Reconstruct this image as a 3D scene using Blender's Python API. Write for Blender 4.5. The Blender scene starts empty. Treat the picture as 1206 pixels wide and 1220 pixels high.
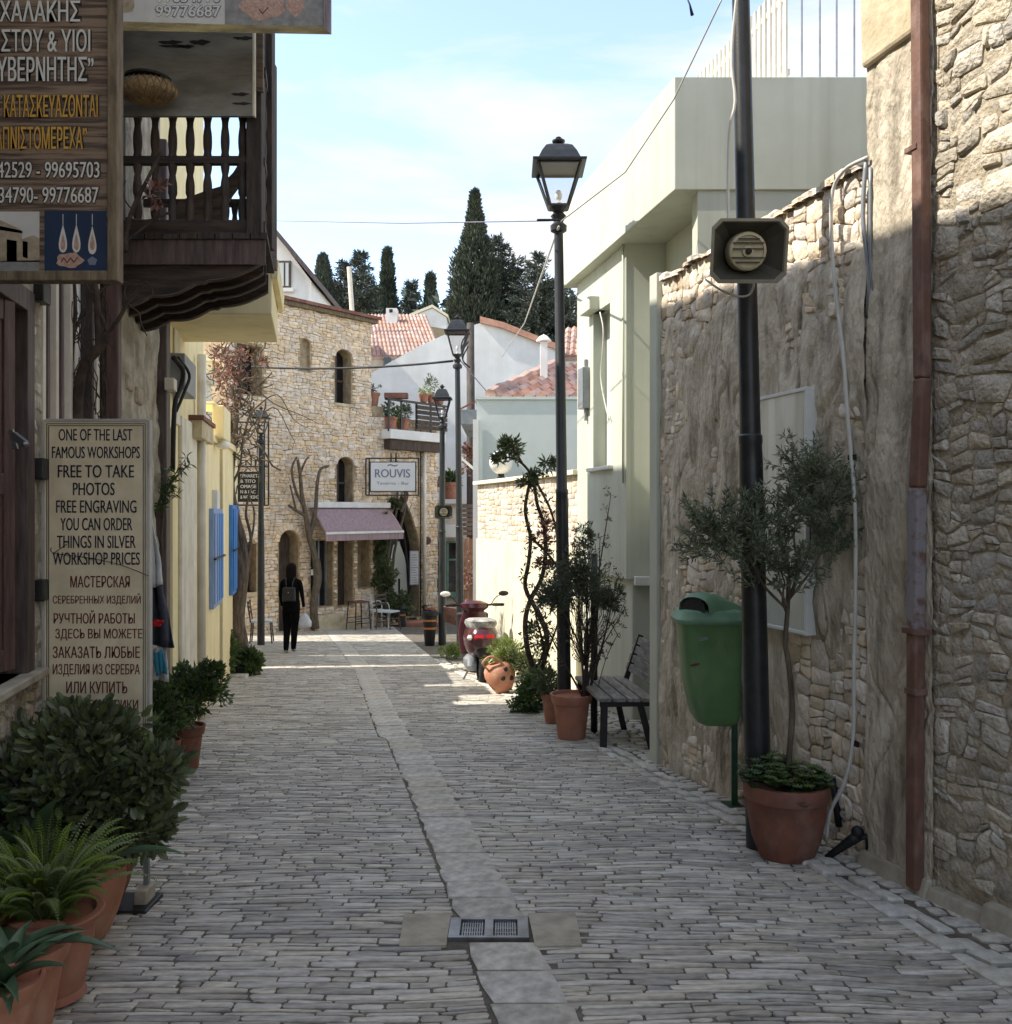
import bpy, bmesh, math, random
from mathutils import Vector, Matrix, noise
R = math.radians
rng = random.Random(7)
C = bpy.context.scene.collection
scene = bpy.context.scene
F = 1100.0
CAMZ = 1.6

# ---------------------------------------------------------------- camera
cam = bpy.data.objects.new('camera', bpy.data.cameras.new('camera'))
C.objects.link(cam)
cam.location = (0, 0, CAMZ)
cam.rotation_euler = (R(90), 0, 0)
cam.data.sensor_fit = 'HORIZONTAL'
cam.data.sensor_width = 36
cam.data.lens = 36 * F / 1206
cam.data.clip_start = 0.05
cam.data.clip_end = 3000
scene.camera = cam

# ---------------------------------------------------------------- sky and sun
SUN_EL, SUN_DIR = R(47.5), Vector((1.0, 0.12, 0)).normalized()   # plan direction the light travels in
world = bpy.data.worlds.new('World')
scene.world = world
world.use_nodes = True
nt = world.node_tree
nt.nodes.clear()
def nd(nt, t, **k):
    n = nt.nodes.new(t)
    for a, b in k.items(): setattr(n, a, b)
    return n
sky = nd(nt, 'ShaderNodeTexSky', sky_type='NISHITA')
sky.sun_disc = False
sky.sun_elevation = SUN_EL
sky.sun_rotation = math.atan2(-SUN_DIR.x, -SUN_DIR.y)
sky.altitude = 300; sky.air_density = 1.0; sky.dust_density = 0.3; sky.ozone_density = 2.6
bg = nd(nt, 'ShaderNodeBackground'); bg.inputs['Strength'].default_value = 0.15
out = nd(nt, 'ShaderNodeOutputWorld')
tc = nd(nt, 'ShaderNodeTexCoord')
mp = nd(nt, 'ShaderNodeMapping'); mp.inputs['Scale'].default_value = (1.0, 1.0, 4.6); mp.inputs['Location'].default_value = (0.35, 0.2, 0.1)
n1 = nd(nt, 'ShaderNodeTexNoise'); n1.inputs['Scale'].default_value = 2.3; n1.inputs['Detail'].default_value = 9; n1.inputs['Roughness'].default_value = 0.55; n1.inputs['Distortion'].default_value = 0.35
rp = nd(nt, 'ShaderNodeValToRGB')
rp.color_ramp.elements[0].position = 0.43; rp.color_ramp.elements[0].color = (0.10, 0.10, 0.10, 1)
rp.color_ramp.elements[1].position = 0.60; rp.color_ramp.elements[1].color = (0.88, 0.88, 0.88, 1)
mx = nd(nt, 'ShaderNodeMix', data_type='RGBA')
mx.inputs['B'].default_value = (1.85, 1.8, 1.74, 1)
nt.links.new(tc.outputs['Generated'], mp.inputs['Vector'])
nt.links.new(mp.outputs[0], n1.inputs['Vector'])
nt.links.new(n1.outputs['Fac'], rp.inputs[0])
nt.links.new(rp.outputs[0], mx.inputs['Factor'])
tn = nd(nt, 'ShaderNodeMix', data_type='RGBA', blend_type='MULTIPLY'); tn.inputs['Factor'].default_value = 1; tn.inputs['B'].default_value = (.89, .80, .73, 1)
nt.links.new(sky.outputs[0], tn.inputs['A']); nt.links.new(tn.outputs['Result'], mx.inputs['A'])
nt.links.new(mx.outputs['Result'], bg.inputs['Color'])
nt.links.new(bg.outputs[0], out.inputs[0])

sl = bpy.data.lights.new('sun', 'SUN')
sl.energy = 2.0; sl.angle = R(0.53); sl.color = (1.0, 0.93, 0.82)
so = bpy.data.objects.new('sun', sl); C.objects.link(so)
d = Vector((SUN_DIR.x * math.cos(SUN_EL), SUN_DIR.y * math.cos(SUN_EL), -math.sin(SUN_EL)))
so.rotation_euler = d.to_track_quat('-Z', 'Y').to_euler()
so.location = (-20, 0, 25)

scene.view_settings.view_transform = 'Standard'
scene.view_settings.look = 'None'
scene.view_settings.gamma = 1
scene.view_settings.use_curve_mapping = False
scene.view_settings.exposure = 2.0
scene.cycles.max_bounces = 8
scene.cycles.transparent_max_bounces = 12

# ---------------------------------------------------------------- helpers
def P(px, py, Y):
    "point of the place seen at a photograph pixel and a depth"
    return Vector(((px - 603) / F * Y, Y, CAMZ + (610 - py) / F * Y))
def gz(Y): return -0.06 * min(max(Y, -10), 26)
def G(px, Y): return Vector(((px - 603) / F * Y, Y, gz(Y)))

class MB:
    def __init__(s): s.v = []; s.f = []; s.r = []; s.m = []; s.rnd = 0.5; s.mi = 0
    def add(s, vs, fs):
        o = len(s.v)
        s.v += [tuple(p) for p in vs]
        for f in fs: s.f.append([i + o for i in f])
        s.r += [s.rnd] * len(fs); s.m += [s.mi] * len(fs)
        return s
    def hexa(s, p):   # 8 corners: bottom 4 (ring), top 4
        return s.add(p, [(0,3,2,1),(4,5,6,7),(0,1,5,4),(1,2,6,5),(2,3,7,6),(3,0,4,7)])
    def box(s, x0, x1, y0, y1, z0, z1):
        return s.hexa([(x0,y0,z0),(x1,y0,z0),(x1,y1,z0),(x0,y1,z0),(x0,y0,z1),(x1,y0,z1),(x1,y1,z1),(x0,y1,z1)])
    def fbox(s, fr, u0, u1, v0, v1, n0, n1):
        g = fr.P
        return s.hexa([g(u0,v0,n1),g(u1,v0,n1),g(u1,v0,n0),g(u0,v0,n0),g(u0,v1,n1),g(u1,v1,n1),g(u1,v1,n0),g(u0,v1,n0)])
    def bar(s, a, b, w, h, up=(0,0,1)):
        a = Vector(a); b = Vector(b); d = (b - a).normalized()
        x = d.cross(Vector(up))
        if x.length < 1e-3: x = d.cross(Vector((1,0,0)))
        x.normalize(); y = x.cross(d).normalized()
        x *= w / 2; y *= h / 2
        return s.hexa([a-x-y, a+x-y, b+x-y, b-x-y, a-x+y, a+x+y, b+x+y, b-x+y])
    def tube(s, pts, rad, n=8, cap=True):
        pts = [Vector(p) for p in pts]
        if not hasattr(rad, '__len__'): rad = [rad] * len(pts)
        vs = []; fs = []; px = None
        for i, p in enumerate(pts):
            t = (pts[min(i+1, len(pts)-1)] - pts[max(i-1, 0)])
            if t.length < 1e-7: t = Vector((0,0,1))
            t.normalize()
            if px is None:
                px = t.cross(Vector((0.13, 0.31, 0.94)))
                if px.length < 0.05: px = t.cross(Vector((1,0,0)))
            px = px - t * px.dot(t); px.normalize()
            py = t.cross(px)
            for k in range(n):
                a = 2 * math.pi * k / n
                vs.append(p + (px * math.cos(a) + py * math.sin(a)) * rad[i])
        for i in range(len(pts) - 1):
            for k in range(n):
                k2 = (k + 1) % n
                fs.append((i*n+k, i*n+k2, (i+1)*n+k2, (i+1)*n+k))
        if cap:
            fs.append(tuple(range(n))[::-1]); fs.append(tuple((len(pts)-1)*n + k for k in range(n)))
        return s.add(vs, fs)
    def lathe(s, prof, c=(0,0,0), n=24, axis='Z', cap=True):
        vs = []; fs = []
        for r, z in prof:
            for k in range(n):
                a = 2 * math.pi * k / n
                q = (r*math.cos(a), r*math.sin(a), z)
                if axis == 'Y': q = (q[0], -q[2], q[1])
                if axis == 'X': q = (q[2], q[0], q[1])
                vs.append((c[0]+q[0], c[1]+q[1], c[2]+q[2]))
        for i in range(len(prof) - 1):
            for k in range(n):
                k2 = (k+1) % n
                fs.append((i*n+k, i*n+k2, (i+1)*n+k2, (i+1)*n+k))
        if cap:
            fs.append(tuple(range(n))[::-1]); fs.append(tuple((len(prof)-1)*n+k for k in range(n)))
        return s.add(vs, fs)
    def loft(s, rings, n=20, e=0.5, cap=True):
        "rings (cx,cy,cz,hx,hy): superellipse sections stacked in z"
        vs = []; fs = []
        for cx, cy, cz, hx, hy in rings:
            for k in range(n):
                a = 2*math.pi*k/n; ca, sa = math.cos(a), math.sin(a)
                vs.append((cx + hx*math.copysign(abs(ca)**e, ca), cy + hy*math.copysign(abs(sa)**e, sa), cz))
        for i in range(len(rings)-1):
            for k in range(n):
                k2 = (k+1) % n
                fs.append((i*n+k, i*n+k2, (i+1)*n+k2, (i+1)*n+k))
        if cap:
            fs.append(tuple(range(n))[::-1]); fs.append(tuple((len(rings)-1)*n+k for k in range(n)))
        return s.add(vs, fs)
    def prism(s, pts, vec):
        pts = [Vector(p) for p in pts]; vec = Vector(vec); n = len(pts)
        return s.add(pts + [p + vec for p in pts], [tuple(range(n))[::-1], tuple(range(n, 2*n))] + [(i, (i+1)%n, n+(i+1)%n, n+i) for i in range(n)])
    def sphere(s, c, r, n=12, m=8, sc=(1,1,1)):
        prof = []
        vs = [(c[0], c[1], c[2]-r*sc[2])]; fs = []
        for i in range(1, m):
            t = math.pi*i/m - math.pi/2
            for k in range(n):
                a = 2*math.pi*k/n
                vs.append((c[0]+r*sc[0]*math.cos(t)*math.cos(a), c[1]+r*sc[1]*math.cos(t)*math.sin(a), c[2]+r*sc[2]*math.sin(t)))
        vs.append((c[0], c[1], c[2]+r*sc[2]))
        for k in range(n):
            fs.append((0, 1+(k+1)%n, 1+k)); fs.append((len(vs)-1, 1+(m-2)*n+k, 1+(m-2)*n+(k+1)%n))
        for i in range(m-2):
            for k in range(n):
                k2 = (k+1)%n
                fs.append((1+i*n+k, 1+i*n+k2, 1+(i+1)*n+k2, 1+(i+1)*n+k))
        return s.add(vs, fs)
    def xf(s, M, start=0):
        for i in range(start, len(s.v)): s.v[i] = tuple(M @ Vector(s.v[i]))
        return s

def origin_of(o):
    p = Vector((0,0,0))
    while o is not None:
        p += o.location; o = o.parent
    return p
def obj(name, mb, mats, parent=None, smooth=False, loc=None, bevel=0, recalc=False):
    me = bpy.data.meshes.new(name)
    off = origin_of(parent)
    if loc is not None: off = off + (Vector(loc) - off)
    me.from_pydata([(x-off.x, y-off.y, z-off.z) for x, y, z in mb.v], [], mb.f)
    if not isinstance(mats, (list, tuple)): mats = [mats]
    for m in mats: me.materials.append(m)
    if len(mats) > 1: me.polygons.foreach_set('material_index', mb.m)
    at = me.attributes.new('rnd', 'FLOAT', 'FACE'); at.data.foreach_set('value', mb.r)
    if recalc:
        bm = bmesh.new(); bm.from_mesh(me); bmesh.ops.recalc_face_normals(bm, faces=bm.faces); bm.to_mesh(me); bm.free()
    if smooth:
        me.polygons.foreach_set('use_smooth', [True]*len(me.polygons))
    me.update()
    o = bpy.data.objects.new(name, me); C.objects.link(o)
    o.parent = parent
    if loc is not None: o.location = Vector(loc) - origin_of(parent)
    if smooth == 'auto':
        me.set_sharp_from_angle(angle=R(38))
    if bevel:
        b = o.modifiers.new('bevel', 'BEVEL'); b.width = bevel; b.segments = 2; b.limit_method = 'ANGLE'; b.angle_limit = R(40)
    return o
def thing(name, label, cat, loc=(0,0,0), group=None):
    o = bpy.data.objects.new(name, None); C.objects.link(o)
    o.empty_display_size = 0.2
    o.location = loc; o['label'] = label; o['category'] = cat
    if group: o['group'] = group
    return o
def tag(o, label, cat, group=None):
    o['label'] = label; o['category'] = cat
    if group: o['group'] = group
    return o
def copy_tree(o, parent=None):
    c = o.copy(); C.objects.link(c); c.parent = parent
    for ch in list(o.children): copy_tree(ch, c)
    return c

class Frame:
    "P(u, v, n): u along the wall, v up (or along), n out of it"
    def __init__(s, O, U, N, V=(0,0,1)): s.O = Vector(O); s.U = Vector(U); s.N = Vector(N).normalized(); s.V = Vector(V)
    def P(s, u, v, n=0): return s.O + s.U*u + s.V*v + s.N*n
def yat(px, O, slope): return O / ((px - 603) / F - slope)
LF = Frame((-1.35,0,0), (-.198,1,0), (.981,.194,0)); ly = lambda px: yat(px, -1.35, -.198)
RF = Frame((3.3135,0,0), (-.277,1,0), (-.964,-.267,0)); ry = lambda px: yat(px, 3.3135, -.277)
GF = Frame((3.333,0,0), (-.217,1,0), (-.977,-.212,0)); gy = lambda px: yat(px, 3.333, -.217)
GP = Frame((3.196,0,0), (-.217,1,0), (-.977,-.212,0))
BF = Frame((4.386,0,0), (-.311,1,0), (-.955,-.297,0)); by = lambda px: yat(px, 4.386, -.311)
SA = Vector((-6.5, 21.5, 0))
SF = Frame(SA, (.6196,.7849,0), (.7849,-.6196,0))
def syd(px): return 23.485 / (.79 - (px - 603) / F)          # depth of the stone facade at a column
def su(px): return (syd(px) - 21.5) / .7849                   # position along it
def sz(px, py): return CAMZ + (610 - py) / F * syd(px)

# ---------------------------------------------------------------- materials
def lin(c): return tuple(((x/255)/12.92 if x/255 <= .04045 else ((x/255+.055)/1.055)**2.4) for x in c)
def mat(name, col, col2=None, rough=.8, scale=4, bump=.25, bscale=40, metal=0, rnd=.0, det=6, stretch=None, spec=.5, streak=None, contrast=(.35,.65), trans=0, dist=.01):
    m = bpy.data.materials.new(name); m.use_nodes = True
    t = m.node_tree; b = t.nodes['Principled BSDF']; L = t.links
    a = lin(col); c2 = lin(col2) if col2 else tuple(x*.62 for x in a)
    tcn = nd(t, 'ShaderNodeTexCoord'); mpn = nd(t, 'ShaderNodeMapping')
    if stretch: mpn.inputs['Scale'].default_value = stretch
    L.new(tcn.outputs['Object'], mpn.inputs['Vector'])
    n = nd(t, 'ShaderNodeTexNoise'); n.inputs['Scale'].default_value = scale; n.inputs['Detail'].default_value = det; n.inputs['Roughness'].default_value = .62
    L.new(mpn.outputs[0], n.inputs['Vector'])
    r = nd(t, 'ShaderNodeMapRange'); r.inputs['From Min'].default_value = contrast[0]; r.inputs['From Max'].default_value = contrast[1]
    L.new(n.outputs['Fac'], r.inputs['Value'])
    mxn = nd(t, 'ShaderNodeMix', data_type='RGBA'); mxn.inputs['A'].default_value = (*a, 1); mxn.inputs['B'].default_value = (*c2, 1)
    L.new(r.outputs[0], mxn.inputs['Factor'])
    last = mxn.outputs['Result']
    if rnd:
        at = nd(t, 'ShaderNodeAttribute', attribute_name='rnd'); oi = nd(t, 'ShaderNodeObjectInfo')
        ad = nd(t, 'ShaderNodeMath', operation='ADD'); fr = nd(t, 'ShaderNodeMath', operation='FRACT')
        L.new(at.outputs['Fac'], ad.inputs[0]); L.new(oi.outputs['Random'], ad.inputs[1]); L.new(ad.outputs[0], fr.inputs[0])
        h = nd(t, 'ShaderNodeHueSaturation')
        v = nd(t, 'ShaderNodeMapRange'); v.inputs['To Min'].default_value = 1-rnd; v.inputs['To Max'].default_value = 1+rnd*.8
        L.new(fr.outputs[0], v.inputs['Value']); L.new(v.outputs[0], h.inputs['Value'])
        m7 = nd(t, 'ShaderNodeMath', operation='MULTIPLY'); m7.inputs[1].default_value = 7.31
        f7 = nd(t, 'ShaderNodeMath', operation='FRACT'); L.new(fr.outputs[0], m7.inputs[0]); L.new(m7.outputs[0], f7.inputs[0])
        v2 = nd(t, 'ShaderNodeMapRange'); v2.inputs['To Min'].default_value = .65; v2.inputs['To Max'].default_value = 1.2
        L.new(f7.outputs[0], v2.inputs['Value']); L.new(v2.outputs[0], h.inputs['Saturation'])
        L.new(last, h.inputs['Color']); last = h.outputs['Color']
    if streak:
        n3 = nd(t, 'ShaderNodeTexNoise'); n3.inputs['Scale'].default_value = 1.0; n3.inputs['Detail'].default_value = 5
        mp3 = nd(t, 'ShaderNodeMapping'); mp3.inputs['Scale'].default_value = (streak[1], streak[1], streak[2])
        L.new(tcn.outputs['Object'], mp3.inputs['Vector']); L.new(mp3.outputs[0], n3.inputs['Vector'])
        r3 = nd(t, 'ShaderNodeMapRange'); r3.inputs['From Min'].default_value = .5; r3.inputs['From Max'].default_value = .72; r3.inputs['To Max'].default_value = streak[3]
        L.new(n3.outputs['Fac'], r3.inputs['Value'])
        m3 = nd(t, 'ShaderNodeMix', data_type='RGBA'); m3.inputs['B'].default_value = (*lin(streak[0]), 1)
        L.new(last, m3.inputs['A']); L.new(r3.outputs[0], m3.inputs['Factor']); last = m3.outputs['Result']
    L.new(last, b.inputs['Base Color'])
    b.inputs['Roughness'].default_value = rough; b.inputs['Metallic'].default_value = metal
    b.inputs['Specular IOR Level'].default_value = spec
    if bump:
        n2 = nd(t, 'ShaderNodeTexNoise'); n2.inputs['Scale'].default_value = bscale; n2.inputs['Detail'].default_value = 5
        L.new(mpn.outputs[0], n2.inputs['Vector'])
        bp = nd(t, 'ShaderNodeBump'); bp.inputs['Strength'].default_value = bump; bp.inputs['Distance'].default_value = dist
        L.new(n2.outputs['Fac'], bp.inputs['Height']); L.new(bp.outputs[0], b.inputs['Normal'])
    if trans:
        tr = nd(t, 'ShaderNodeBsdfTranslucent'); L.new(last, tr.inputs['Color'])
        ms = nd(t, 'ShaderNodeMixShader'); ms.inputs[0].default_value = trans
        L.new(b.outputs[0], ms.inputs[1]); L.new(tr.outputs[0], ms.inputs[2])
        L.new(ms.outputs[0], t.nodes['Material Output'].inputs['Surface'])
    return m
def glass(name, col, rough=.06):
    m = mat(name, col, col, rough=rough, bump=0); m.node_tree.nodes['Principled BSDF'].inputs['Specular IOR Level'].default_value = .8
    return m
def clear_glass(name):
    m = bpy.data.materials.new(name); m.use_nodes = True; t = m.node_tree
    tr = nd(t, 'ShaderNodeBsdfTransparent'); gl = nd(t, 'ShaderNodeBsdfGlossy'); gl.inputs['Roughness'].default_value = .08
    ms = nd(t, 'ShaderNodeMixShader'); ms.inputs[0].default_value = .14
    t.links.new(tr.outputs[0], ms.inputs[1]); t.links.new(gl.outputs[0], ms.inputs[2]); t.links.new(ms.outputs[0], t.nodes['Material Output'].inputs['Surface'])
    return m
M = {}
M['slate'] = mat('slate', (204,197,182), (154,148,136), rough=.6, scale=9, bump=.6, bscale=70, rnd=.33, dist=.005, stretch=(1,3,1))
M['slab'] = mat('slab', (206,200,185), (160,154,141), rough=.7, scale=16, bump=.5, bscale=80, rnd=.1, dist=.005)
M['kerb'] = mat('kerb', (206,202,190), (172,168,156), rough=.75, scale=14, bump=.5, bscale=60, rnd=.16, dist=.006)
M['joint'] = mat('joint', (116,109,97), (80,74,66), rough=.95, scale=6, bump=.6, bscale=60)
M['concrete'] = mat('concrete', (184,175,156), (152,144,128), rough=.9, scale=8, bump=.4, bscale=120, dist=.004)
M['earth'] = mat('earth', (125,112,92), (96,90,70), rough=.95, scale=.6)
M['rubble'] = mat('rubble', (206,196,178), (164,154,136), rough=.92, scale=11, bump=1, bscale=48, rnd=.26, dist=.02)
M['rubble_warm'] = mat('rubble_warm', (230,216,196), (202,184,160), rough=.92, scale=6, bump=.8, bscale=30, rnd=.22, dist=.02)
M['tavern_stone'] = mat('tavern_stone', (236,214,184), (212,186,154), rough=.92, scale=6, bump=.9, bscale=22, rnd=.17, dist=.03)
M['tavern_mortar'] = mat('tavern_mortar', (176,156,126), (134,116,90), rough=.95, scale=6, bump=.7, bscale=40)
M['mortar'] = mat('mortar', (192,180,158), (148,136,116), rough=.95, scale=9, bump=1, bscale=45, dist=.02)
M['mortar_warm'] = mat('mortar_warm', (214,200,178), (178,162,138), rough=.95, scale=6, bump=.7, bscale=40)
M['plaster_old'] = mat('plaster_old', (216,205,184), (178,166,146), rough=.93, scale=5.5, bump=1, bscale=30, streak=((98,88,74), 10, 1.8, .75), stretch=(1,1,.5), dist=.03)
M['plaster_grey'] = mat('plaster_grey', (188,180,162), (134,124,104), rough=.93, scale=5, bump=.8, bscale=30, streak=((100,94,80), 6, .9, .5), dist=.02)
M['stone_yellow'] = mat('stone_yellow', (206,192,162), (176,160,130), rough=.9, scale=6, bump=.6, bscale=30)
M['render_green'] = mat('render_green', (196,198,182), (186,188,172), rough=.85, scale=1.5, bump=.12, bscale=120, streak=((158,158,142), 6, .3, .42), dist=.004)
M['render_white'] = mat('render_white', (228,227,222), (212,210,204), rough=.85, scale=1.2, bump=.1, bscale=60, streak=((190,186,178), 2, .3, .3))
M['render_cream'] = mat('render_cream', (226,218,192), (214,206,178), rough=.85, scale=2, bump=.12, bscale=80, streak=((190,180,150), 5, .4, .3))
M['render_sage'] = mat('render_sage', (208,214,206), (196,204,196), rough=.85, scale=1.3, bump=.1, bscale=80)
M['yellow'] = mat('yellow', (240,226,182), (230,214,168), rough=.85, scale=2.5, bump=.15, bscale=70, streak=((206,184,130), 5, .35, .4), dist=.004)
M['offwhite'] = mat('offwhite', (228,222,206), (206,198,180), rough=.85, scale=4, bump=.25, bscale=60, streak=((170,160,140), 8, .5, .4), dist=.006)
M['iron'] = mat('iron', (40,42,44), (26,27,29), rough=.42, scale=12, bump=.08, bscale=90, spec=.5)
M['black'] = mat('black', (24,24,26), (14,14,15), rough=.6, scale=12, bump=.1)
M['rust'] = mat('rust', (120,86,70), (94,66,56), rough=.7, scale=6, bump=.25, bscale=60, streak=((176,150,136), 14, 6, .35), contrast=(.3,.7))
M['worn_zinc'] = mat('worn_zinc', (138,132,134), (112,84,74), rough=.7, scale=11, bump=.3, bscale=60, contrast=(.5,.62))
M['wood_dark'] = mat('wood_dark', (82,68,58), (44,36,31), rough=.75, scale=5, bump=.6, bscale=30, stretch=(4,4,.7), rnd=.25)
M['wood_dark_h'] = mat('wood_dark_h', (76,62,53), (40,32,28), rough=.75, scale=5, bump=.6, bscale=30, stretch=(.7,2,5), rnd=.25)
M['wood_lit'] = mat('wood_lit', (120,104,88), (72,60,50), rough=.8, scale=7, bump=.4, bscale=40, stretch=(.6,.6,5))
M['wood_brown'] = mat('wood_brown', (98,74,66), (60,45,41), rough=.6, scale=6, bump=.35, bscale=40, stretch=(6,6,.6), rnd=.2)
M['wood_frame'] = mat('wood_frame', (132,116,92), (88,74,56), rough=.8, scale=9, bump=.4, bscale=50, stretch=(3,3,.6))
M['wood_frame_h'] = mat('wood_frame_h', (176,160,110), (120,104,74), rough=.8, scale=6, bump=.3, bscale=50, stretch=(.8,3,4))
M['wood_sign'] = mat('wood_sign', (134,112,92), (74,58,47), rough=.6, scale=3.4, bump=.1, bscale=30, stretch=(.8,1,15), contrast=(.44,.58))
M['mauve'] = mat('mauve', (182,172,178), (116,98,102), rough=.8, scale=6, bump=.3, bscale=40, stretch=(6,6,.5), rnd=.15)
M['pale_blue'] = mat('pale_blue', (206,214,228), (176,184,200), rough=.6, scale=5, bump=.1, stretch=(4,4,.5))
M['board_grey'] = mat('board_grey', (150,147,138), (110,106,96), rough=.85, scale=2.6, bump=.35, bscale=18, streak=((84,76,64), 3, 7, .5), stretch=(.7,1,2.4))
M['wicker'] = mat('wicker', (166,134,84), (110,84,50), rough=.8, scale=30, bump=.8, bscale=90)
M['sign_cream'] = mat('sign_cream', (232,216,184), (214,198,164), rough=.55, scale=7, bump=.05, streak=((170,150,118), 9, 1.5, .35))
M['sign_edge'] = mat('sign_edge', (190,186,178), (160,156,150), rough=.5, bump=.05)
M['ink_navy'] = mat('ink_navy', (34,36,52), (30,32,46), rough=.6, bump=0)
M['ink_red'] = mat('ink_red', (110,48,42), (96,42,38), rough=.6, bump=0)
M['ink_white'] = mat('ink_white', (214,210,200), (200,196,186), rough=.6, bump=0)
M['ink_gold'] = mat('ink_gold', (206,160,66), (190,140,56), rough=.6, bump=0)
M['ink_black'] = mat('ink_black', (26,22,20), (22,20,18), rough=.6, bump=0)
M['ink_grey'] = mat('ink_grey', (120,122,140), (110,112,130), rough=.6, bump=0)
M['print_sky'] = mat('print_sky', (206,204,198), (188,184,176), rough=.6, bump=0)
M['print_wall'] = mat('print_wall', (176,160,136), (140,124,100), rough=.6, bump=0, scale=20)
M['print_blue'] = mat('print_blue', (26,48,78), (20,38,66), rough=.5, bump=0)
M['print_pink'] = mat('print_pink', (196,164,146), (160,124,108), rough=.5, bump=0, scale=60)
M['print_grey'] = mat('print_grey', (150,148,144), (120,118,116), rough=.5, bump=0, scale=20)
M['terracotta'] = mat('terracotta', (172,116,92), (148,96,76), rough=.75, scale=6, bump=.2, bscale=60, streak=((196,150,124), 5, 4, .4), dist=.005)
M['terracotta_dark'] = mat('terracotta_dark', (134,84,66), (104,68,56), rough=.8, scale=6, bump=.25, bscale=60, dist=.005, streak=((160,132,116), 7, 5, .4))
M['terracotta_pale'] = mat('terracotta_pale', (190,132,104), (164,110,84), rough=.8, scale=5, bump=.2, bscale=60, dist=.005, streak=((206,176,154), 8, 5, .5))
M['tile_roof'] = mat('tile_roof', (186,150,132), (152,118,104), rough=.85, scale=3, bump=.3, bscale=30, rnd=.22)
M['soil'] = mat('soil', (58,46,36), (38,30,24), rough=1, scale=20, bump=.6)
M['bark'] = mat('bark', (120,106,90), (72,62,52), rough=.95, scale=10, bump=1, bscale=30, stretch=(3,3,.6), dist=.02)
M['vine_bark'] = mat('vine_bark', (86,72,60), (52,43,37), rough=.95, scale=10, bump=.8, bscale=40, dist=.01)
M['leaf_dark'] = mat('leaf_dark', (112,122,80), (74,86,54), rough=.45, scale=3, bump=0, rnd=.45, trans=.2)
M['leaf_mid'] = mat('leaf_mid', (96,118,62), (64,86,42), rough=.5, scale=3, bump=0, rnd=.4, trans=.25)
M['leaf_fern'] = mat('leaf_fern', (132,150,70), (98,120,52), rough=.55, scale=3, bump=0, rnd=.3, trans=.3)
M['leaf_olive'] = mat('leaf_olive', (128,138,106), (86,98,72), rough=.5, scale=3, bump=0, rnd=.4, trans=.15)
M['leaf_grey'] = mat('leaf_grey', (104,110,86), (68,76,58), rough=.5, scale=3, bump=0, rnd=.45, trans=.15)
M['leaf_lime'] = mat('leaf_lime', (150,168,84), (112,134,60), rough=.5, scale=3, bump=0, rnd=.3, trans=.3)
M['leaf_red'] = mat('leaf_red', (156,112,98), (120,84,74), rough=.6, scale=3, bump=0, rnd=.5, trans=.25)
M['leaf_cypress'] = mat('leaf_cypress', (82,92,68), (52,60,46), rough=.8, scale=.6, bump=0, rnd=.5)
M['leaf_pine'] = mat('leaf_pine', (86,96,80), (56,64,56), rough=.8, scale=.6, bump=0, rnd=.5)
M['aloe'] = mat('aloe', (92,116,84), (64,88,66), rough=.4, scale=4, bump=.05, trans=.1)
M['bin_green'] = mat('bin_green', (104,142,92), (84,120,76), rough=.45, scale=3, bump=.06, streak=((140,150,120), 10, 4, .4))
M['bin_lid'] = mat('bin_lid', (116,152,120), (94,128,100), rough=.5, scale=4, bump=.06)
M['post_green'] = mat('post_green', (40,84,58), (28,60,42), rough=.5, scale=6, bump=.1)
M['beige'] = mat('beige', (150,144,126), (126,120,104), rough=.6, scale=5, bump=.06)
M['beige_pale'] = mat('beige_pale', (198,188,156), (176,166,136), rough=.5, scale=5, bump=.04)
M['hood_dark'] = mat('hood_dark', (84,82,72), (64,62,54), rough=.7, scale=5, bump=.05)
M['metal_grey'] = mat('metal_grey', (150,154,158), (124,128,132), rough=.45, scale=5, bump=.05, metal=.3)
M['steel'] = mat('steel', (150,150,150), (116,114,112), rough=.4, scale=8, bump=.1, metal=.8)
M['cable_pale'] = mat('cable_pale', (206,204,196), (184,180,170), rough=.5, bump=0)
M['white_metal'] = mat('white_metal', (226,226,222), (206,206,202), rough=.5, bump=.03)
M['glass_dark'] = glass('glass_dark', (26,28,32))
M['glass_pale'] = glass('glass_pale', (190,192,182), .25)
M['board_print'] = mat('board_print', (222,222,214), (184,182,172), rough=.12, scale=1.6, bump=0, stretch=(5,5,.5), contrast=(.4,.6))
M['print_pale'] = mat('print_pale', (200,202,192), (180,184,176), rough=.15, scale=3, bump=0)
M['glass_clear'] = clear_glass('glass_clear')
M['globe'] = mat('globe', (240,238,232), (232,230,224), rough=.3, bump=0)
M['blue'] = mat('blue', (92,142,204), (76,122,184), rough=.5, scale=6, bump=.15, bscale=60, stretch=(5,5,.5), rnd=.06)
M['awning'] = mat('awning', (166,144,146), (142,118,122), rough=.85, scale=20, bump=.1, stretch=(1,1,.05))
M['slat_grey'] = mat('slat_grey', (150,146,138), (104,100,94), rough=.8, scale=6, bump=.4, bscale=50, stretch=(5,.8,5), rnd=.15)
M['burgundy'] = mat('burgundy', (74,32,40), (60,24,32), rough=.22, bump=0, spec=.7)
M['red_lens'] = mat('red_lens', (190,24,28), (170,20,24), rough=.2, bump=0)
M['rubber'] = mat('rubber', (26,26,28), (18,18,20), rough=.85, bump=.1)
M['cloth_grey'] = mat('cloth_grey', (176,176,172), (90,90,88), rough=.9, scale=14, bump=.3)
M['cloth_brown'] = mat('cloth_brown', (110,76,66), (80,54,48), rough=.9, scale=14, bump=.3)
M['cloth_navy'] = mat('cloth_navy', (64,68,80), (50,54,64), rough=.95, scale=10, bump=.3)
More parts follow.
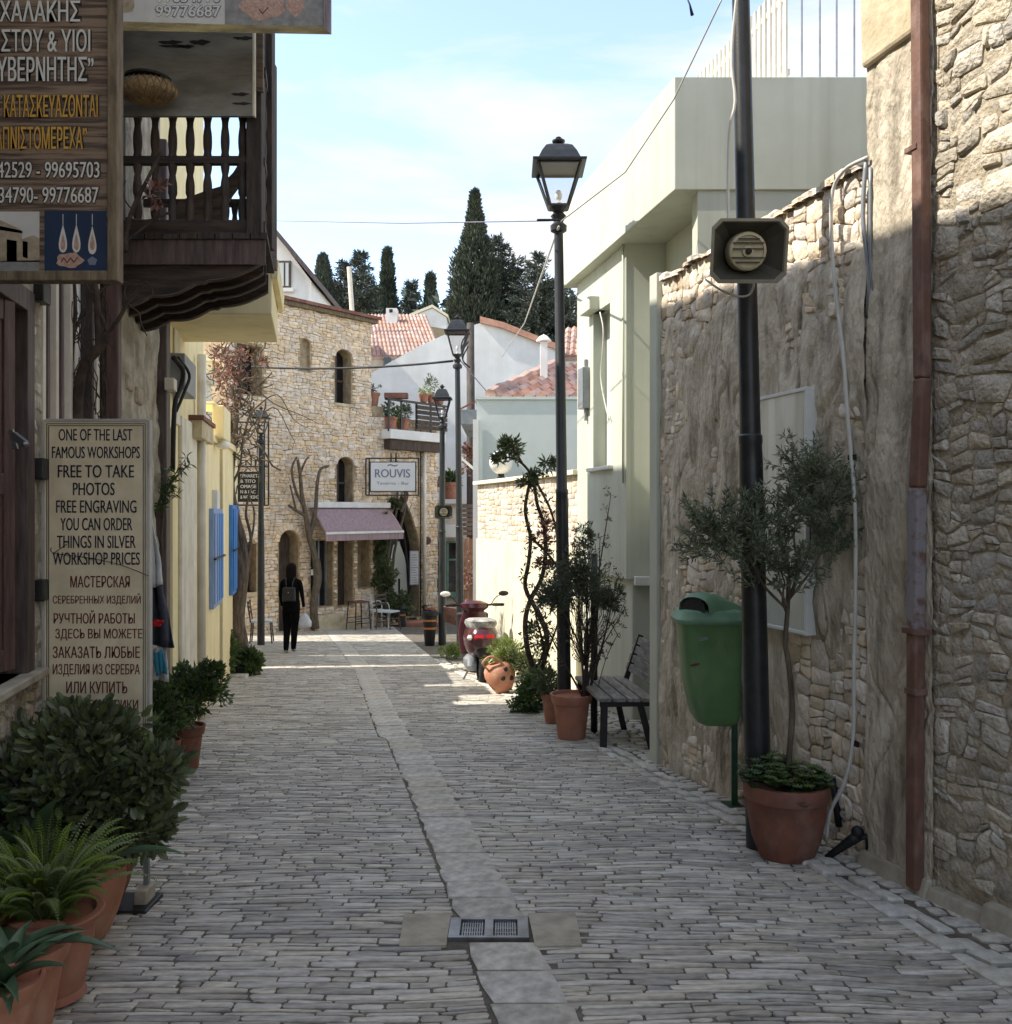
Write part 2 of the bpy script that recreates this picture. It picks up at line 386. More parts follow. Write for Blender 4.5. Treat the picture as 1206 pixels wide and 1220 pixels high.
M['cloth_white'] = mat('cloth_white', (210,212,210), (186,190,190), rough=.95, scale=8, bump=.3)
M['cloth_teal'] = mat('cloth_teal', (60,140,160), (50,110,140), rough=.95, bump=.1)
M['cloth_black'] = mat('cloth_black', (16,16,18), (10,10,11), rough=1, scale=10, bump=.2, spec=.1)
M['leather'] = mat('leather', (32,31,35), (24,23,26), rough=.5, scale=10, bump=.1)
M['hair'] = mat('hair', (30,22,20), (18,14,13), rough=.9, scale=30, bump=.4, stretch=(5,5,.6), spec=.1)
M['skin'] = mat('skin', (206,160,134), (196,150,124), rough=.6, bump=0)
M['bag_white'] = mat('bag_white', (226,228,232), (200,204,210), rough=.5, scale=12, bump=.6, bscale=20, trans=.3)
M['orange'] = mat('orange', (196,120,60), (170,100,50), rough=.6, bump=0)
M['teal_paint'] = mat('teal_paint', (120,160,148), (100,140,128), rough=.5, bump=.05)
M['fence_brown'] = mat('fence_brown', (140,96,66), (104,70,48), rough=.8, scale=5, bump=.3, stretch=(4,4,.6), rnd=.25)

def setk(o, k='structure'): o['kind'] = k; return o

# ---------------------------------------------------------------- pieces of stone
def split(x0, x1, y0, y1, wmin, wmax, hmin, hmax, out, r):
    w, h = x1-x0, y1-y0
    tw, th = r.uniform(wmin, wmax), r.uniform(hmin, hmax)
    if w <= tw and h <= th: out.append((x0,x1,y0,y1)); return
    if w/wmax > h/hmax and w > tw:
        c = x0 + w*r.uniform(.35,.65)
        split(x0,c,y0,y1,wmin,wmax,hmin,hmax,out,r); split(c,x1,y0,y1,wmin,wmax,hmin,hmax,out,r)
    elif h > th:
        c = y0 + h*r.uniform(.35,.65)
        split(x0,x1,y0,c,wmin,wmax,hmin,hmax,out,r); split(x0,x1,c,y1,wmin,wmax,hmin,hmax,out,r)
    elif w > tw:
        c = x0 + w*r.uniform(.35,.65)
        split(x0,c,y0,y1,wmin,wmax,hmin,hmax,out,r); split(c,x1,y0,y1,wmin,wmax,hmin,hmax,out,r)
    else: out.append((x0,x1,y0,y1))
def warp(u, v, amp, fq, seed):
    a = noise.noise_vector(Vector((u*fq, v*fq, seed)))
    b = noise.noise_vector(Vector((u*fq*2.7, v*fq*2.7, seed+9)))
    return u + amp*(a.x + .5*b.x), v + amp*(a.y + .5*b.y)
def cell_poly(c, gap, amp, fq, seed, r, mids=1, corner=.18):
    x0,x1,y0,y1 = c; w, h = x1-x0, y1-y0
    k = corner*min(w,h)
    pts = [(x0+k,y0),(x1-k,y0),(x1,y0+k),(x1,y1-k),(x1-k,y1),(x0+k,y1),(x0,y1-k),(x0,y0+k)]
    pts = [warp(p[0], p[1], amp, fq, seed) for p in pts]
    cx = sum(p[0] for p in pts)/8; cy = sum(p[1] for p in pts)/8
    o = []
    for p in pts:
        dx, dy = p[0]-cx, p[1]-cy; l = math.hypot(dx,dy) or 1
        s = max(.3, 1 - gap/l*r.uniform(.7,1.5))
        o.append((cx+dx*s, cy+dy*s))
    return o
def stone(mb, fr, poly, n0, h, r, inset=.16, us=1.0):
    n = len(poly); cx = sum(p[0] for p in poly)/n; cy = sum(p[1] for p in poly)/n
    tu, tv = r.uniform(-.12,.12)*h, r.uniform(-.12,.12)*h
    vs = [fr.P(p[0]/us, p[1], n0) for p in poly]
    vs += [fr.P(p[0]/us, p[1], n0 + h*.66) for p in poly]
    for p in poly:
        dx, dy = p[0]-cx, p[1]-cy; l = math.hypot(dx,dy) or 1
        vs.append(fr.P((cx+dx*(1-inset))/us, cy+dy*(1-inset), n0 + h*(1+r.uniform(-.08,.08)) + tu*dx/l + tv*dy/l))
    fs = []
    for k in range(2):
        for i in range(n):
            j = (i+1)%n; fs.append((k*n+i, k*n+j, (k+1)*n+j, (k+1)*n+i))
    fs.append(tuple(range(2*n,3*n)))
    mb.rnd = r.random()
    mb.add(vs, fs)
def seen_px(p):
    if p.y < .3: return None
    x = 603 + F*p.x/p.y; y = 610 - F*(p.z-CAMZ)/p.y
    return (x, y) if -20 < x < 1226 and -20 < y < 1240 else None
def lay_stones(parent, name, fr, polys, heights, m, r, n0=0, inset=.16, us=1.0, limit=300, minpx=9, smooth=True, rest='small_stones', mats=None):
    info = []
    for i, (poly, h) in enumerate(zip(polys, heights)):
        cx = sum(p[0] for p in poly)/len(poly); cy = sum(p[1] for p in poly)/len(poly)
        c = fr.P(cx/us, cy, n0); s = seen_px(c)
        w = max(p[0] for p in poly)-min(p[0] for p in poly)
        q = 0
        if s:
            xs = [seen_px(fr.P(p[0]/us, p[1], n0)) for p in poly]
            xs = [x for x in xs if x]
            if len(xs) > 2: q = max(max(x[0] for x in xs)-min(x[0] for x in xs), max(x[1] for x in xs)-min(x[1] for x in xs))
        info.append((q, i, c))
    info.sort(key=lambda t: -t[0])
    single = [t for t in info[:limit] if t[0] >= minpx]
    ids = {t[1] for t in single}
    for q, i, c in single:
        mb = MB(); stone(mb, fr, polys[i], n0, heights[i], r, inset, us)
        obj(name, mb, m, parent, smooth='auto' if smooth else False, loc=c)
    mb = MB()
    for i, poly in enumerate(polys):
        if i not in ids: stone(mb, fr, poly, n0, heights[i], r, inset, us)
    if mb.v:
        o = obj(rest, mb, m, parent, smooth='auto' if smooth else False); o['kind'] = 'stuff'
def rubble(parent, fr, u0, u1, v0, v1, size, m, r, us=1.0, gap=.008, amp=.03, fq=5, prd=(.012,.035), n0=0, keep=None, limit=300, minpx=9, seed=1.0, name='stone', inset=.16, trim=None, flat=False):
    cells = []; split(u0*us, u1*us, v0, v1, *size, cells, r)
    polys = []; hs = []
    for c in cells:
        p = cell_poly(c, gap, amp, fq, seed, r)
        if keep:
            cx = sum(q[0] for q in p)/8; cy = sum(q[1] for q in p)/8
            if not keep(cx/us, cy): continue
            q2 = []
            for q in p:
                x, y = q
                for _ in range(10):
                    if keep(x/us, y): break
                    x += (cx-x)*.18; y += (cy-y)*.18
                q2.append((x,y))
            p = q2
        p = [(min(max(q[0], u0*us), u1*us), min(max(q[1], v0), v1)) for q in p]
        polys.append(p); hs.append(r.uniform(*prd))
    lay_stones(parent, name, fr, polys, hs, m, r, n0=n0, us=us, limit=limit, minpx=minpx, inset=inset)

# ---------------------------------------------------------------- text
_k = [0]
def text_mb(s, ww, hh, off=0.0, spacing=1.0):
    cu = bpy.data.curves.new('lettering', 'FONT'); cu.body = s; cu.size = 1; cu.space_character = spacing; cu.resolution_u = 3
    cu.offset = off
    o = bpy.data.objects.new('lettering', cu); C.objects.link(o)
    dg = bpy.context.evaluated_depsgraph_get(); dg.update()
    me = bpy.data.meshes.new_from_object(o.evaluated_get(dg))
    vs = [tuple(v.co) for v in me.vertices]; fs = [tuple(p.vertices) for p in me.polygons]
    bpy.data.objects.remove(o); bpy.data.curves.remove(cu); bpy.data.meshes.remove(me)
    if not vs: return [], []
    x0 = min(v[0] for v in vs); x1 = max(v[0] for v in vs); y0 = min(v[1] for v in vs); y1 = max(v[1] for v in vs)
    return [((v[0]-x0)/(x1-x0)*ww, (v[1]-y0)/(y1-y0)*hh) for v in vs], fs
def write(mb, s, fr, u0, u1, v0, v1, n, off=0.0, grow=0.0):
    bold = (u1-u0)/len(s)*.07 if 0 < off < .03 else 0
    vs, fs = text_mb(s, u1-u0+2*grow-bold, v1-v0+2*grow, 0 if bold else off)
    mb.add([fr.P(u0-grow+x, v0-grow+y, n) for x, y in vs], fs)
    if bold: mb.add([fr.P(u0-grow+x+bold, v0-grow+y, n+.0002) for x, y in vs], fs)

# ---------------------------------------------------------------- foliage
def leaf(mb, p, d, up, L, Wd, r, fold=.25):
    d = d.normalized(); s = d.cross(up)
    if s.length < .05: s = d.cross(Vector((1,0,0)))
    s.normalize(); nrm = s.cross(d)
    b = p + d*L*.5
    mb.rnd = r.random()
    mb.add([p, b + s*Wd*.5 + nrm*Wd*fold, p + d*L - nrm*L*.1, b - s*Wd*.5 + nrm*Wd*fold], [(0,1,2),(0,2,3)])
def rdir(r):
    while 1:
        v = Vector((r.uniform(-1,1), r.uniform(-1,1), r.uniform(-1,1)))
        if .05 < v.length < 1: return v.normalized()
def crown(mb, c, rad, clumps, per, L, Wd, r, clump_r=.3, shell=.55, outward=.6, sites=None):
    c = Vector(c); tips = []
    for _ in range(clumps):
        d = rdir(r); q = r.uniform(shell, 1.0)
        cc = c + Vector((d.x*rad[0], d.y*rad[1], d.z*rad[2]))*q
        tips.append(cc)
        cr = clump_r*min(rad)*r.uniform(.6,1.3)
        for _ in range(int(per*r.uniform(.6,1.4))):
            e = rdir(r); p = cc + e*cr*r.random()**.5
            dd = (e*(1-outward) + d*outward + rdir(r)*.5 + Vector((0,0,.15)))
            leaf(mb, p, dd, rdir(r), L*r.uniform(.7,1.3), Wd*r.uniform(.7,1.3), r)
    return tips
def wiggle(a, b, n, amp, r):
    a = Vector(a); b = Vector(b); L = (b-a).length
    pts = [a]
    for i in range(1, n):
        t = i/n
        pts.append(a.lerp(b, t) + rdir(r)*amp*L)
    pts.append(b); return pts
def smooth_path(pts, k=4):
    pts = [Vector(p) for p in pts]; o = []
    for i in range(len(pts)-1):
        p0 = pts[max(i-1,0)]; p1 = pts[i]; p2 = pts[i+1]; p3 = pts[min(i+2,len(pts)-1)]
        for j in range(k):
            t = j/k
            o.append(.5*((2*p1)+(-p0+p2)*t+(2*p0-5*p1+4*p2-p3)*t*t+(-p0+3*p1-3*p2+p3)*t**3))
    o.append(pts[-1]); return o
def tap(n, a, b): return [a + (b-a)*i/(n-1) for i in range(n)]
# ================================================================ GROUND
mb = MB()
mb.add([(-400,-60,.6-.02),(400,-60,.6-.02),(400,-10,.6-.02),(-400,-10,.6-.02),(400,26,-1.56-.02),(-400,26,-1.56-.02),(400,900,-1.58),(-400,900,-1.58)],
       [(0,1,2,3),(3,2,4,5),(5,4,6,7)])
setk(obj('ground', mb, M['earth']))
# ---- street: joint bed, slates on edge, slab strip, kerb band, drain
def gp(x, y, n=0): return Vector((x, y, -0.06*y + n))
street = bpy.data.objects.new('street', None); C.objects.link(street); setk(street); street.location = (0,0,0)
def strip_x(Y):   # centre line of the slab strip
    pts = [(2.4,.30),(3.25,.12),(4.17,-.06),(6,-.42),(8.62,-.96),(8.64,-1.03),(14.4,-2.22),(18,-3.1),(26,-5.1)]
    for (a,xa),(b,xb) in zip(pts, pts[1:]):
        if Y <= b: return xa+(xb-xa)*(Y-a)/(b-a)
    return pts[-1][1]
def band_x(Y):    # pale kerb stones along the right side
    pts = [(2.4,2.18),(3.65,1.96),(4.8,1.74),(6.03,1.42),(7.52,1.05),(10.2,.44),(12,-.05),(15,-.95),(26,-3.2)]
    for (a,xa),(b,xb) in zip(pts, pts[1:]):
        if Y <= b: return xa+(xb-xa)*(Y-a)/(b-a)
    return pts[-1][1]
def left_x(Y): return -1.30 - .198*Y
mb = MB()
ys = [1.2+i*.4 for i in range(63)]
vs = []; fs = []
for i, y in enumerate(ys):
    vs += [gp(left_x(y)-(0 if y < 15 else (y-15)*.6), y, -.004), gp(3.6-.2*y + max(0,y-10)*.1, y, -.004)]
    if i: fs.append((2*i-2, 2*i-1, 2*i+1, 2*i))
mb.add(vs, fs)
setk(obj('joint_bed', mb, M['joint'], street))
r = random.Random(11)
FRG = Frame((0,0,0), (1,0,0), (0,0,1), (0,1,-.06))
polys = []; hs = []
def in_drain(x, y): return -.43 < x < .27 and 3.91 < y < 4.21
y = 2.5
def wob(x, y): return .09*noise.noise(Vector((x*.55, y*.35, 3.1))) + .05*noise.noise(Vector((x*1.6, y*1.0, 8.1)))
while y < 24.8:
    dy = r.uniform(.024, .054)*(1 if y < 9 else 1.0 + (y-9)*.05)
    xl = left_x(y)+.02 - (0 if y < 15 else (y-15)*.55)
    for seg in ((xl, strip_x(y)-.165), (strip_x(y)+.165, band_x(y)-.07)):
        x = seg[0] - r.uniform(0,.1)
        while x < seg[1]:
            w = (r.uniform(.08,.30) if r.random() < .85 else r.uniform(.3,.42))*(1 if y < 8 else 1.25); x1 = min(x+w, seg[1])
            if seg[1]-x1 < .05: x1 = seg[1]
            xm = (x+x1)/2
            if x1-x > .03 and not in_drain(xm, y+dy/2):
                g = r.uniform(.0015,.0055); e0 = r.uniform(-.005,.005); e1 = r.uniform(-.005,.005); k = r.uniform(.001,.010)
                q = [(x+g+k,y+g+e0),(xm,y+g-e1*.6),(x1-g-k,y+g+e1),(x1-g,y+dy*.5),(x1-g-k*.5,y+dy-g+e0),(xm,y+dy-g+e1*.5),(x+g+k*.6,y+dy-g-e0),(x+g,y+dy*.45)]
                tl, tr_ = (r.uniform(0,.4), 0) if r.random() < .5 else (0, r.uniform(0,.4)); ym = y+dy*.5
                q = [(a, ym+(b-ym)*(1-(tl if a < xm else tr_)*abs(a-xm)/max(.01,(x1-x)*.5))) for a,b in q]
                q = [(a+r.uniform(-.003,.003), b+wob(a,b)+r.uniform(-.0025,.0025)) for a,b in q]
                polys.append(q); hs.append(r.uniform(.004,.009)+(.003 if r.random()<.12 else 0))
            x = x1
    y += dy
lay_stones(street, 'paving_stone', FRG, polys, hs, M['slate'], r, n0=-.004, inset=.09, rest='small_paving', minpx=9)
# slab strip
polys = []; hs = []
y = 2.4
while y < 24.6:
    L = r.uniform(.12,.34)
    if 3.8 <= y < 4.2: y = 4.20; continue
    y1 = y+L
    if y < 3.80 and y1 > 3.78: y1 = 3.93
    a, b = strip_x(y), strip_x(y1-.01)
    if abs((b-a)) > .14: b = a
    j = lambda: r.uniform(-.018,.018)
    polys.append([(a-.15+j(),y+.006),(a+j(),y+.006+j()*.3),(a+.15+j(),y+.006),((a+b)/2+.15+j(),(y+y1)/2),(b+.15+j(),y1-.006),(b,y1-.006),(b-.15+j(),y1-.006),((a+b)/2-.15+j(),(y+y1)/2)])
    hs.append(r.uniform(.008,.012)); y = y1
lay_stones(street, 'paving_slab', FRG, polys, hs, M['slab'], r, n0=-.004, inset=.04, minpx=5, rest='small_slabs')
# pale kerb band (two courses) and rough margin to the wall
polys = []; hs = []; polys2 = []; hs2 = []
y = 2.4
while y < 16:
    L = r.uniform(.10,.24); y1 = y+L
    for k in range(2):
        a = band_x(y)-.065+k*.10; b = band_x(y1)-.065+k*.10; yo = r.uniform(-.05,.05)*k; w = r.uniform(.034,.05)
        j = lambda: r.uniform(-.013,.013)
        polys.append([(a-w+j(),y+yo+.014),(a+j(),y+yo+.008),(a+w+j(),y+yo+.016),((a+b)/2+w,(y+y1)/2+yo),(b+w+j(),y1+yo-.014),(b,y1+yo-.008),(b-w+j(),y1+yo-.015),((a+b)/2-w,(y+y1)/2+yo)])
        hs.append(r.uniform(.012,.032))
    y = y1
lay_stones(street, 'kerb_stone', FRG, polys, hs, M['kerb'], r, n0=-.004, inset=.14, minpx=7, rest='small_kerb_stones')
def wall_x(Y):
    return 3.3135-.277*Y if Y < 7.5 else (1.75-.02*(Y-7.5) if Y < 9.6 else (3.38-.217*Y if Y < 11.3 else 4.386-.311*Y))
cells = []; split(0, 1, 2.4, 15.5, .2, .5, .08, .2, cells, r)
cells = []
yy = 2.4
while yy < 15.5:
    dy = r.uniform(.06,.13); a = band_x(yy)+.10; b = wall_x(yy)-.0
    x = a
    while x < b-.02:
        w = r.uniform(.08,.22); x1 = min(x+w, b); cells.append((x,x1,yy,yy+dy)); x = x1
    yy += dy
polys = [cell_poly(c, .01, .035, 4, 5.0, r, corner=.25) for c in cells]
hs = [r.uniform(.0,.014) if c[2] < 7.4 else r.uniform(.006,.02) for c in cells]
lay_stones(street, 'cobble', FRG, polys, hs, M['slab'], r, n0=-.004, inset=.2, minpx=9, rest='small_cobbles')
# concrete surround and drain grate
mb = MB()
for x0,x1,y0,y1 in ((-.47,-.252,3.88,4.25),(.102,.32,3.88,4.26)):
    mb.hexa([gp(x0+.02,y0,-.01),gp(x1,y0+.01,-.01),gp(x1,y1,-.01),gp(x0,y1-.01,-.01),gp(x0+.02,y0,.009),gp(x1,y0+.01,.009),gp(x1,y1,.009),gp(x0,y1-.01,.009)])
setk(obj('concrete_patch', mb, M['concrete'], street), 'structure')
dr = thing('drain_grate', 'galvanised drain grate with two dark slotted panels in the paving slab strip', 'drain', gp(-.075,4.07))
def gbox(mb, x0,x1,y0,y1,n0,n1):
    mb.hexa([gp(x0,y0,n0),gp(x1,y0,n0),gp(x1,y1,n0),gp(x0,y1,n0),gp(x0,y0,n1),gp(x1,y0,n1),gp(x1,y1,n1),gp(x0,y1,n1)])
mb = MB(); x0,x1,y0,y1 = -.25,.10,3.955,4.18
for a in ((x0,x1,y0,y0+.02),(x0,x1,y1-.02,y1),(x0,x0+.05,y0+.02,y1-.02),(x1-.05,x1,y0+.02,y1-.02),(-.095,-.055,y0+.02,y1-.02)): gbox(mb, *a, -.02, .016)
obj('grate_frame', mb, M['steel'], dr, bevel=.002)
for xa, xb in ((x0+.055,-.1),(-.05,x1-.055)):
    g = MB()
    for k in range(9):
        xx = xa + (xb-xa)*(k+.2)/9; gbox(g, xx, xx+.006, y0+.02, y1-.02, -.02, .006)
    for k in range(4):
        yk = y0+.03+k*.048; gbox(g, xa, xb, yk, yk+.006, -.02, .004)
    obj('grate_panel', g, M['steel'], dr)
mb = MB(); gbox(mb, x0+.05,x1-.05,y0+.02,y1-.02,-.019,-.017); obj('drain_pit', mb, M['black'], dr)

# ================================================================ RIGHT: near rubble building
r = random.Random(21)
rb = thing('stone_building', 'tall near rubble stone building with plastered corner and yellow corner block on the right', 'building', RF.P(4.5, gz(4.5)))
mb = MB(); YE = 4.94
zt = 6.2
# core: rubble backing plane with thickness, plastered corner strip slightly proud
mb.fbox(RF, -3.5, 4.46, -.6, zt, -.6, -.019)
mb.fbox(RF, 4.46, YE, -.6, zt, -.6, -.012)
mb.hexa([RF.P(YE,-.6,-.012),RF.P(-3.5,-.6,-.6),RF.P(-3.5,-.6,-4),RF.P(YE,-.6,-4),RF.P(YE,zt,-.012),RF.P(-3.5,zt,-.6),RF.P(-3.5,zt,-4),RF.P(YE,zt,-4)])
obj('wall', mb, M['mortar'], rb)
rubble(rb, RF, -.5, 4.50, -.12, zt-.02, (.09,.27,.05,.17), M['rubble'], r, us=1.038, gap=.004, amp=.07, fq=4.5, prd=(.010,.034), n0=-.030, limit=300, minpx=12, seed=3.3, inset=.22)
# plastered corner pilaster (displaced grid)
def rough_sheet(name, fr, u0,u1,v0,v1, nu,nv, fn, m, parent, us=1.0):
    mb = MB(); vs = []; fs = []
    for j in range(nv+1):
        for i in range(nu+1):
            u = u0+(u1-u0)*i/nu; v = v0+(v1-v0)*j/nv
            vs.append(fr.P(u, v, fn(u*us, v)))
    for j in range(nv):
        for i in range(nu):
            a = j*(nu+1)+i; fs.append((a,a+1,a+nu+2,a+nu+1))
    mb.add(vs, fs); return obj(name, mb, m, parent, smooth=True)
def fbm(u, v, s, fq, o=4):
    t = 0; a = 1
    for k in range(o):
        t += a*noise.noise(Vector((u*fq, v*fq, s+k*3.3))); fq *= 2.1; a *= .52
    return t
def crack(u, v, s, fq):
    n = noise.noise(Vector((u*fq*1.6 + .5*noise.noise(Vector((u*6,v*3,s))), v*fq*.55, s)))
    return max(0, 1 - abs(n)*16)
rough_sheet('corner_plaster', RF, 4.47, YE+.012, -.5, zt, 60, 420, lambda u,v: .012+.012*fbm(u,v,2.2,4)-.022*crack(u,v,1.1,2.6)*max(0, noise.noise(Vector((u*2,v*1.2,4)))+.35), M['plaster_old'], rb, 1.038)
# corner block
mb = MB(); z0 = CAMZ+(610-82)/F*4.95
vs = []
mb.loft([(0,0,z0,.5,.5),(0,0,z0+.05,.52,.52),(0,0,z0+.5,.52,.52),(0,0,z0+.52,.5,.5)], n=4, e=1.0)
mb = MB()
mb.hexa([RF.P(4.50,z0,.04),RF.P(YE+.02,z0,.04),RF.P(YE+.02,z0,-.4),RF.P(4.50,z0,-.4),RF.P(4.50,z0+.9,.055),RF.P(YE+.03,z0+.9,.055),RF.P(YE+.03,z0+.9,-.4),RF.P(4.50,z0+.9,-.4)])
obj('corner_block', mb, M['stone_yellow'], rb, bevel=.02)
# plinth of rough cement at the foot
mb = MB()
u = 1.0
while u < 4.9:
    u1 = u+r.uniform(.3,.6); h = r.uniform(.05,.12)
    mb.hexa([RF.P(u,gz(u)-.05,.07),RF.P(u1,gz(u1)-.05,.07),RF.P(u1,gz(u1)-.05,-.03),RF.P(u,gz(u)-.05,-.03),RF.P(u,gz(u)+h,.03),RF.P(u1,gz(u1)+h*.9,.03),RF.P(u1,gz(u1)+h,-.03),RF.P(u,gz(u)+h,-.03)]); u = u1
obj('plinth', mb, M['concrete'], rb, bevel=.01)
# drainpipe
pu = ry(1103)
dp = MB(); zb = gz(4.5)+.02
def dpb(z0, z1, du, dn, w=.036, dd=.030):
    dn = (dn[0]-.03, dn[1]-.03)
    c0 = RF.P(pu+du[0], z0, dn[0]); c1 = RF.P(pu+du[1], z1, dn[1])
    ux = RF.U.normalized()*w; nx = RF.N*dd
    dp.hexa([c0-ux+nx, c0+ux+nx, c0+ux-nx, c0-ux-nx, c1-ux+nx, c1+ux+nx, c1+ux-nx, c1-ux-nx])
dpb(zb, 1.02, (.02,.015), (.075,.075))
dpb(1.72, 2.25, (0.0,-.03), (.075,.075))
dpb(2.25, zt, (-.03,.0), (.075,.08))
o = obj('drainpipe', dp, M['rust'], rb, bevel=.012)
dp = MB(); dpb(1.02, 1.72, (.015,0), (.076,.076), .037, .031); obj('zinc_sleeve', dp, M['worn_zinc'], o, bevel=.012)
for zz, ww in ((CAMZ-(752-610)/F*pu, .062),(CAMZ+(610-178)/F*pu, .042),(.72,.042)):
    b = MB(); c = RF.P(pu+.01, zz, .045); ux = RF.U.normalized()*ww; nx = RF.N*.038
    b.hexa([c-ux+nx-Vector((0,0,.014)), c+ux+nx-Vector((0,0,.014)), c+ux-nx-Vector((0,0,.014)), c-ux-nx-Vector((0,0,.014)), c-ux+nx+Vector((0,0,.014)), c+ux+nx+Vector((0,0,.014)), c+ux-nx+Vector((0,0,.014)), c-ux-nx+Vector((0,0,.014))])
    obj('bracket', b, M['rust'], o, bevel=.003)

# ================================================================ garden wall
gw = thing('garden_wall', 'crumbling plastered rubble garden wall behind the green litter bin and olive tree', 'wall', RF.P(6.2, gz(6.2)))
def gtop(u): return 3.47 + .03*noise.noise(Vector((u*3,0,1)))
mb = MB(); n = 40; vs = []; fs = []
for i in range(n+1):
    u = YE + (7.46-YE)*i/n; t = gtop(u)
    vs += [RF.P(u,-1.2,-.03),RF.P(u,t,-.03),RF.P(u,t,-.5),RF.P(u,-1.2,-.5)]
for i in range(n):
    for k in range(4): fs.append((4*i+k,4*i+(k+1)%4,4*i+4+(k+1)%4,4*i+4+k))
fs += [(0,1,2,3),(4*n+3,4*n+2,4*n+1,4*n)]
mb.add(vs, fs); obj('wall_core', mb, M['mortar'], gw, recalc=True)
rubble(gw, RF, YE+.02, 7.46, -.45, 3.46, (.10,.24,.07,.20), M['rubble_warm'], r, us=1.038, gap=.004, amp=.05, fq=5, prd=(.012,.034), n0=-.030, limit=300, minpx=9, seed=6.1, inset=.22)
def pl(u, v):
    top = max(0, (v - 2.98 - .16*noise.noise(Vector((u*2.2, 0, 7))))*5)
    low = max(0, (.35 - v - .06*u)*.9)
    n = fbm(u*1.0, v*.45, 4.4, 3.4, 5)
    hole = max(0, noise.noise(Vector((u*1.6, v*.8, 2.7)))-.12)*.16
    return .008 + .034*n - top*.06 - low*.035 - hole - .02*crack(u, v, 5.5, 2.2)
rough_sheet('wall_plaster', RF, YE+.005, 7.462, -.5, 3.42, 230, 300, pl, M['plaster_old'], gw, 1.038)
# cap of small stones and mortar
for k in range(26):
    u = YE+.03 + (7.4-YE)*k/26; mb = MB()
    L = (7.4-YE)/26
    q = cell_poly((u*1.038, (u+L)*1.038, -.42, .03), .006, .02, 4, 2.0, r)
    fr = Frame(RF.O + Vector((0,0,gtop(u)-.015)), RF.U, (0,0,1), RF.N)
    stone(mb, fr, q, 0, r.uniform(.02,.06), r, .15, 1.038)
    obj('cap_stone', mb, M['rubble_warm'], gw, smooth='auto', loc=RF.P(u, gtop(u), -.2))
# pale render post closing the wall
mb = MB(); mb.fbox(RF, 7.465, 7.60, -.9, CAMZ+(610-324)/F*7.45, -.45, .03)
tag(obj('end_pier', mb, M['render_green'], None, loc=RF.P(7.5,gz(7.5)), bevel=.006), 'narrow pale green rendered pier between the bench and the rubble wall', 'pier')
# pale cable down the wall
def wallp(px, py, n=.06):
    u = ry(px); return RF.P(u, CAMZ+(610-py)/F*u, n)
pts = [wallp(1040,188,.03), wallp(1012,205,.04), wallp(1000,240,.05), wallp(1003,330,.05), wallp(1012,420,.04), wallp(1020,500,.05), wallp(1028,600,.05), wallp(1029,700,.05), wallp(1027,800,.05), wallp(1026,880,.05), wallp(1018,930,.06), wallp(1006,965,.09), wallp(1001,1000,.09)]
mb = MB(); mb.tube(smooth_path(pts), .011, 8)
cb = tag(obj('wall_cable', mb, M['cable_pale'], None, smooth=True, loc=pts[-1]), 'thin pale cable hanging down the rubble wall beside the drainpipe', 'cable')
for py in (545, 885):
    b = MB(); c = wallp(1024 if py==545 else 1027, py, .045); b.bar(c-RF.U*.03, c+RF.U*.03, .012, .03); obj('clip', b, M['black'], cb)
mb = MB(); mb.tube(smooth_path([wallp(1036,190,.02),wallp(1034,260,.03),wallp(1038,330,.01),wallp(1035,380,.0)]), .012, 6)
mb.tube(smooth_path([wallp(1041,200,.02),wallp(1041,300,.02),wallp(1042,350,.0)]), .009, 6)
tag(obj('conduit', mb, M['metal_grey'], None, smooth=True, loc=wallp(1036,500)), 'pair of short grey conduits in the groove beside the plastered corner', 'conduit')
# black pipe fitting at the foot of the wall
pf = MB()
a = P(985,1036,5.02); b = P(1022,996,4.95)
a.z = gz(5.0)+.02
pf.tube([a, a.lerp(b,.35), a.lerp(b,.8), b], [.016,.02,.028,.03], 10)
pf.sphere((b.x+.0,b.y,b.z+.02), .034, 12, 8); pf.tube([b+Vector((-.03,.0,-.02)), b+Vector((.05,0,.0)), b+Vector((.06,0,-.07))], .018, 10)
tag(obj('pipe_fitting', pf, M['black'], None, smooth=True, loc=a), 'black plastic pipe elbow lying at the foot of the rubble wall', 'pipe')

# display board on the wall
db = thing('display_board', 'tall glossy information board mounted on the rubble wall behind the olive tree', 'board', wallp(940,750,.0))
u0, u1 = ry(974), ry(903); z0, z1 = CAMZ-(757-610)/F*u0, CAMZ+(610-461)/F*u0
mb = MB(); t = .022
mb.fbox(RF,u0,u1,z0,z0+t,.0,.075); mb.fbox(RF,u0,u1,z1-t,z1,.0,.075); mb.fbox(RF,u0,u0+t,z0+t,z1-t,.0,.075); mb.fbox(RF,u1-t,u1,z0+t,z1-t,.0,.075)
obj('board_frame', mb, M['white_metal'], db, bevel=.003)
mb = MB(); mb.fbox(RF,u0+t,u1-t,z0+.62,z1-t,.0,.066); obj('panel', mb, M['board_print'], db)
mb = MB(); mb.fbox(RF,u0+t,u1-t,z0+t,z0+.62,.0,.066); p2 = obj('panel', mb, M['print_pale'], db); p2['label'] = 'pale lower half of the board with a faded leaf print'
mb = MB()
for k in range(14):
    leaf(mb, RF.P(u0+.18+.2*r.random(), z0+.2+.2*r.random(), .068), Vector((0,.9,r.uniform(-.6,.9))), RF.N, .1, .03, r, 0)
obj('faded_print', mb, M['leaf_grey'], db)

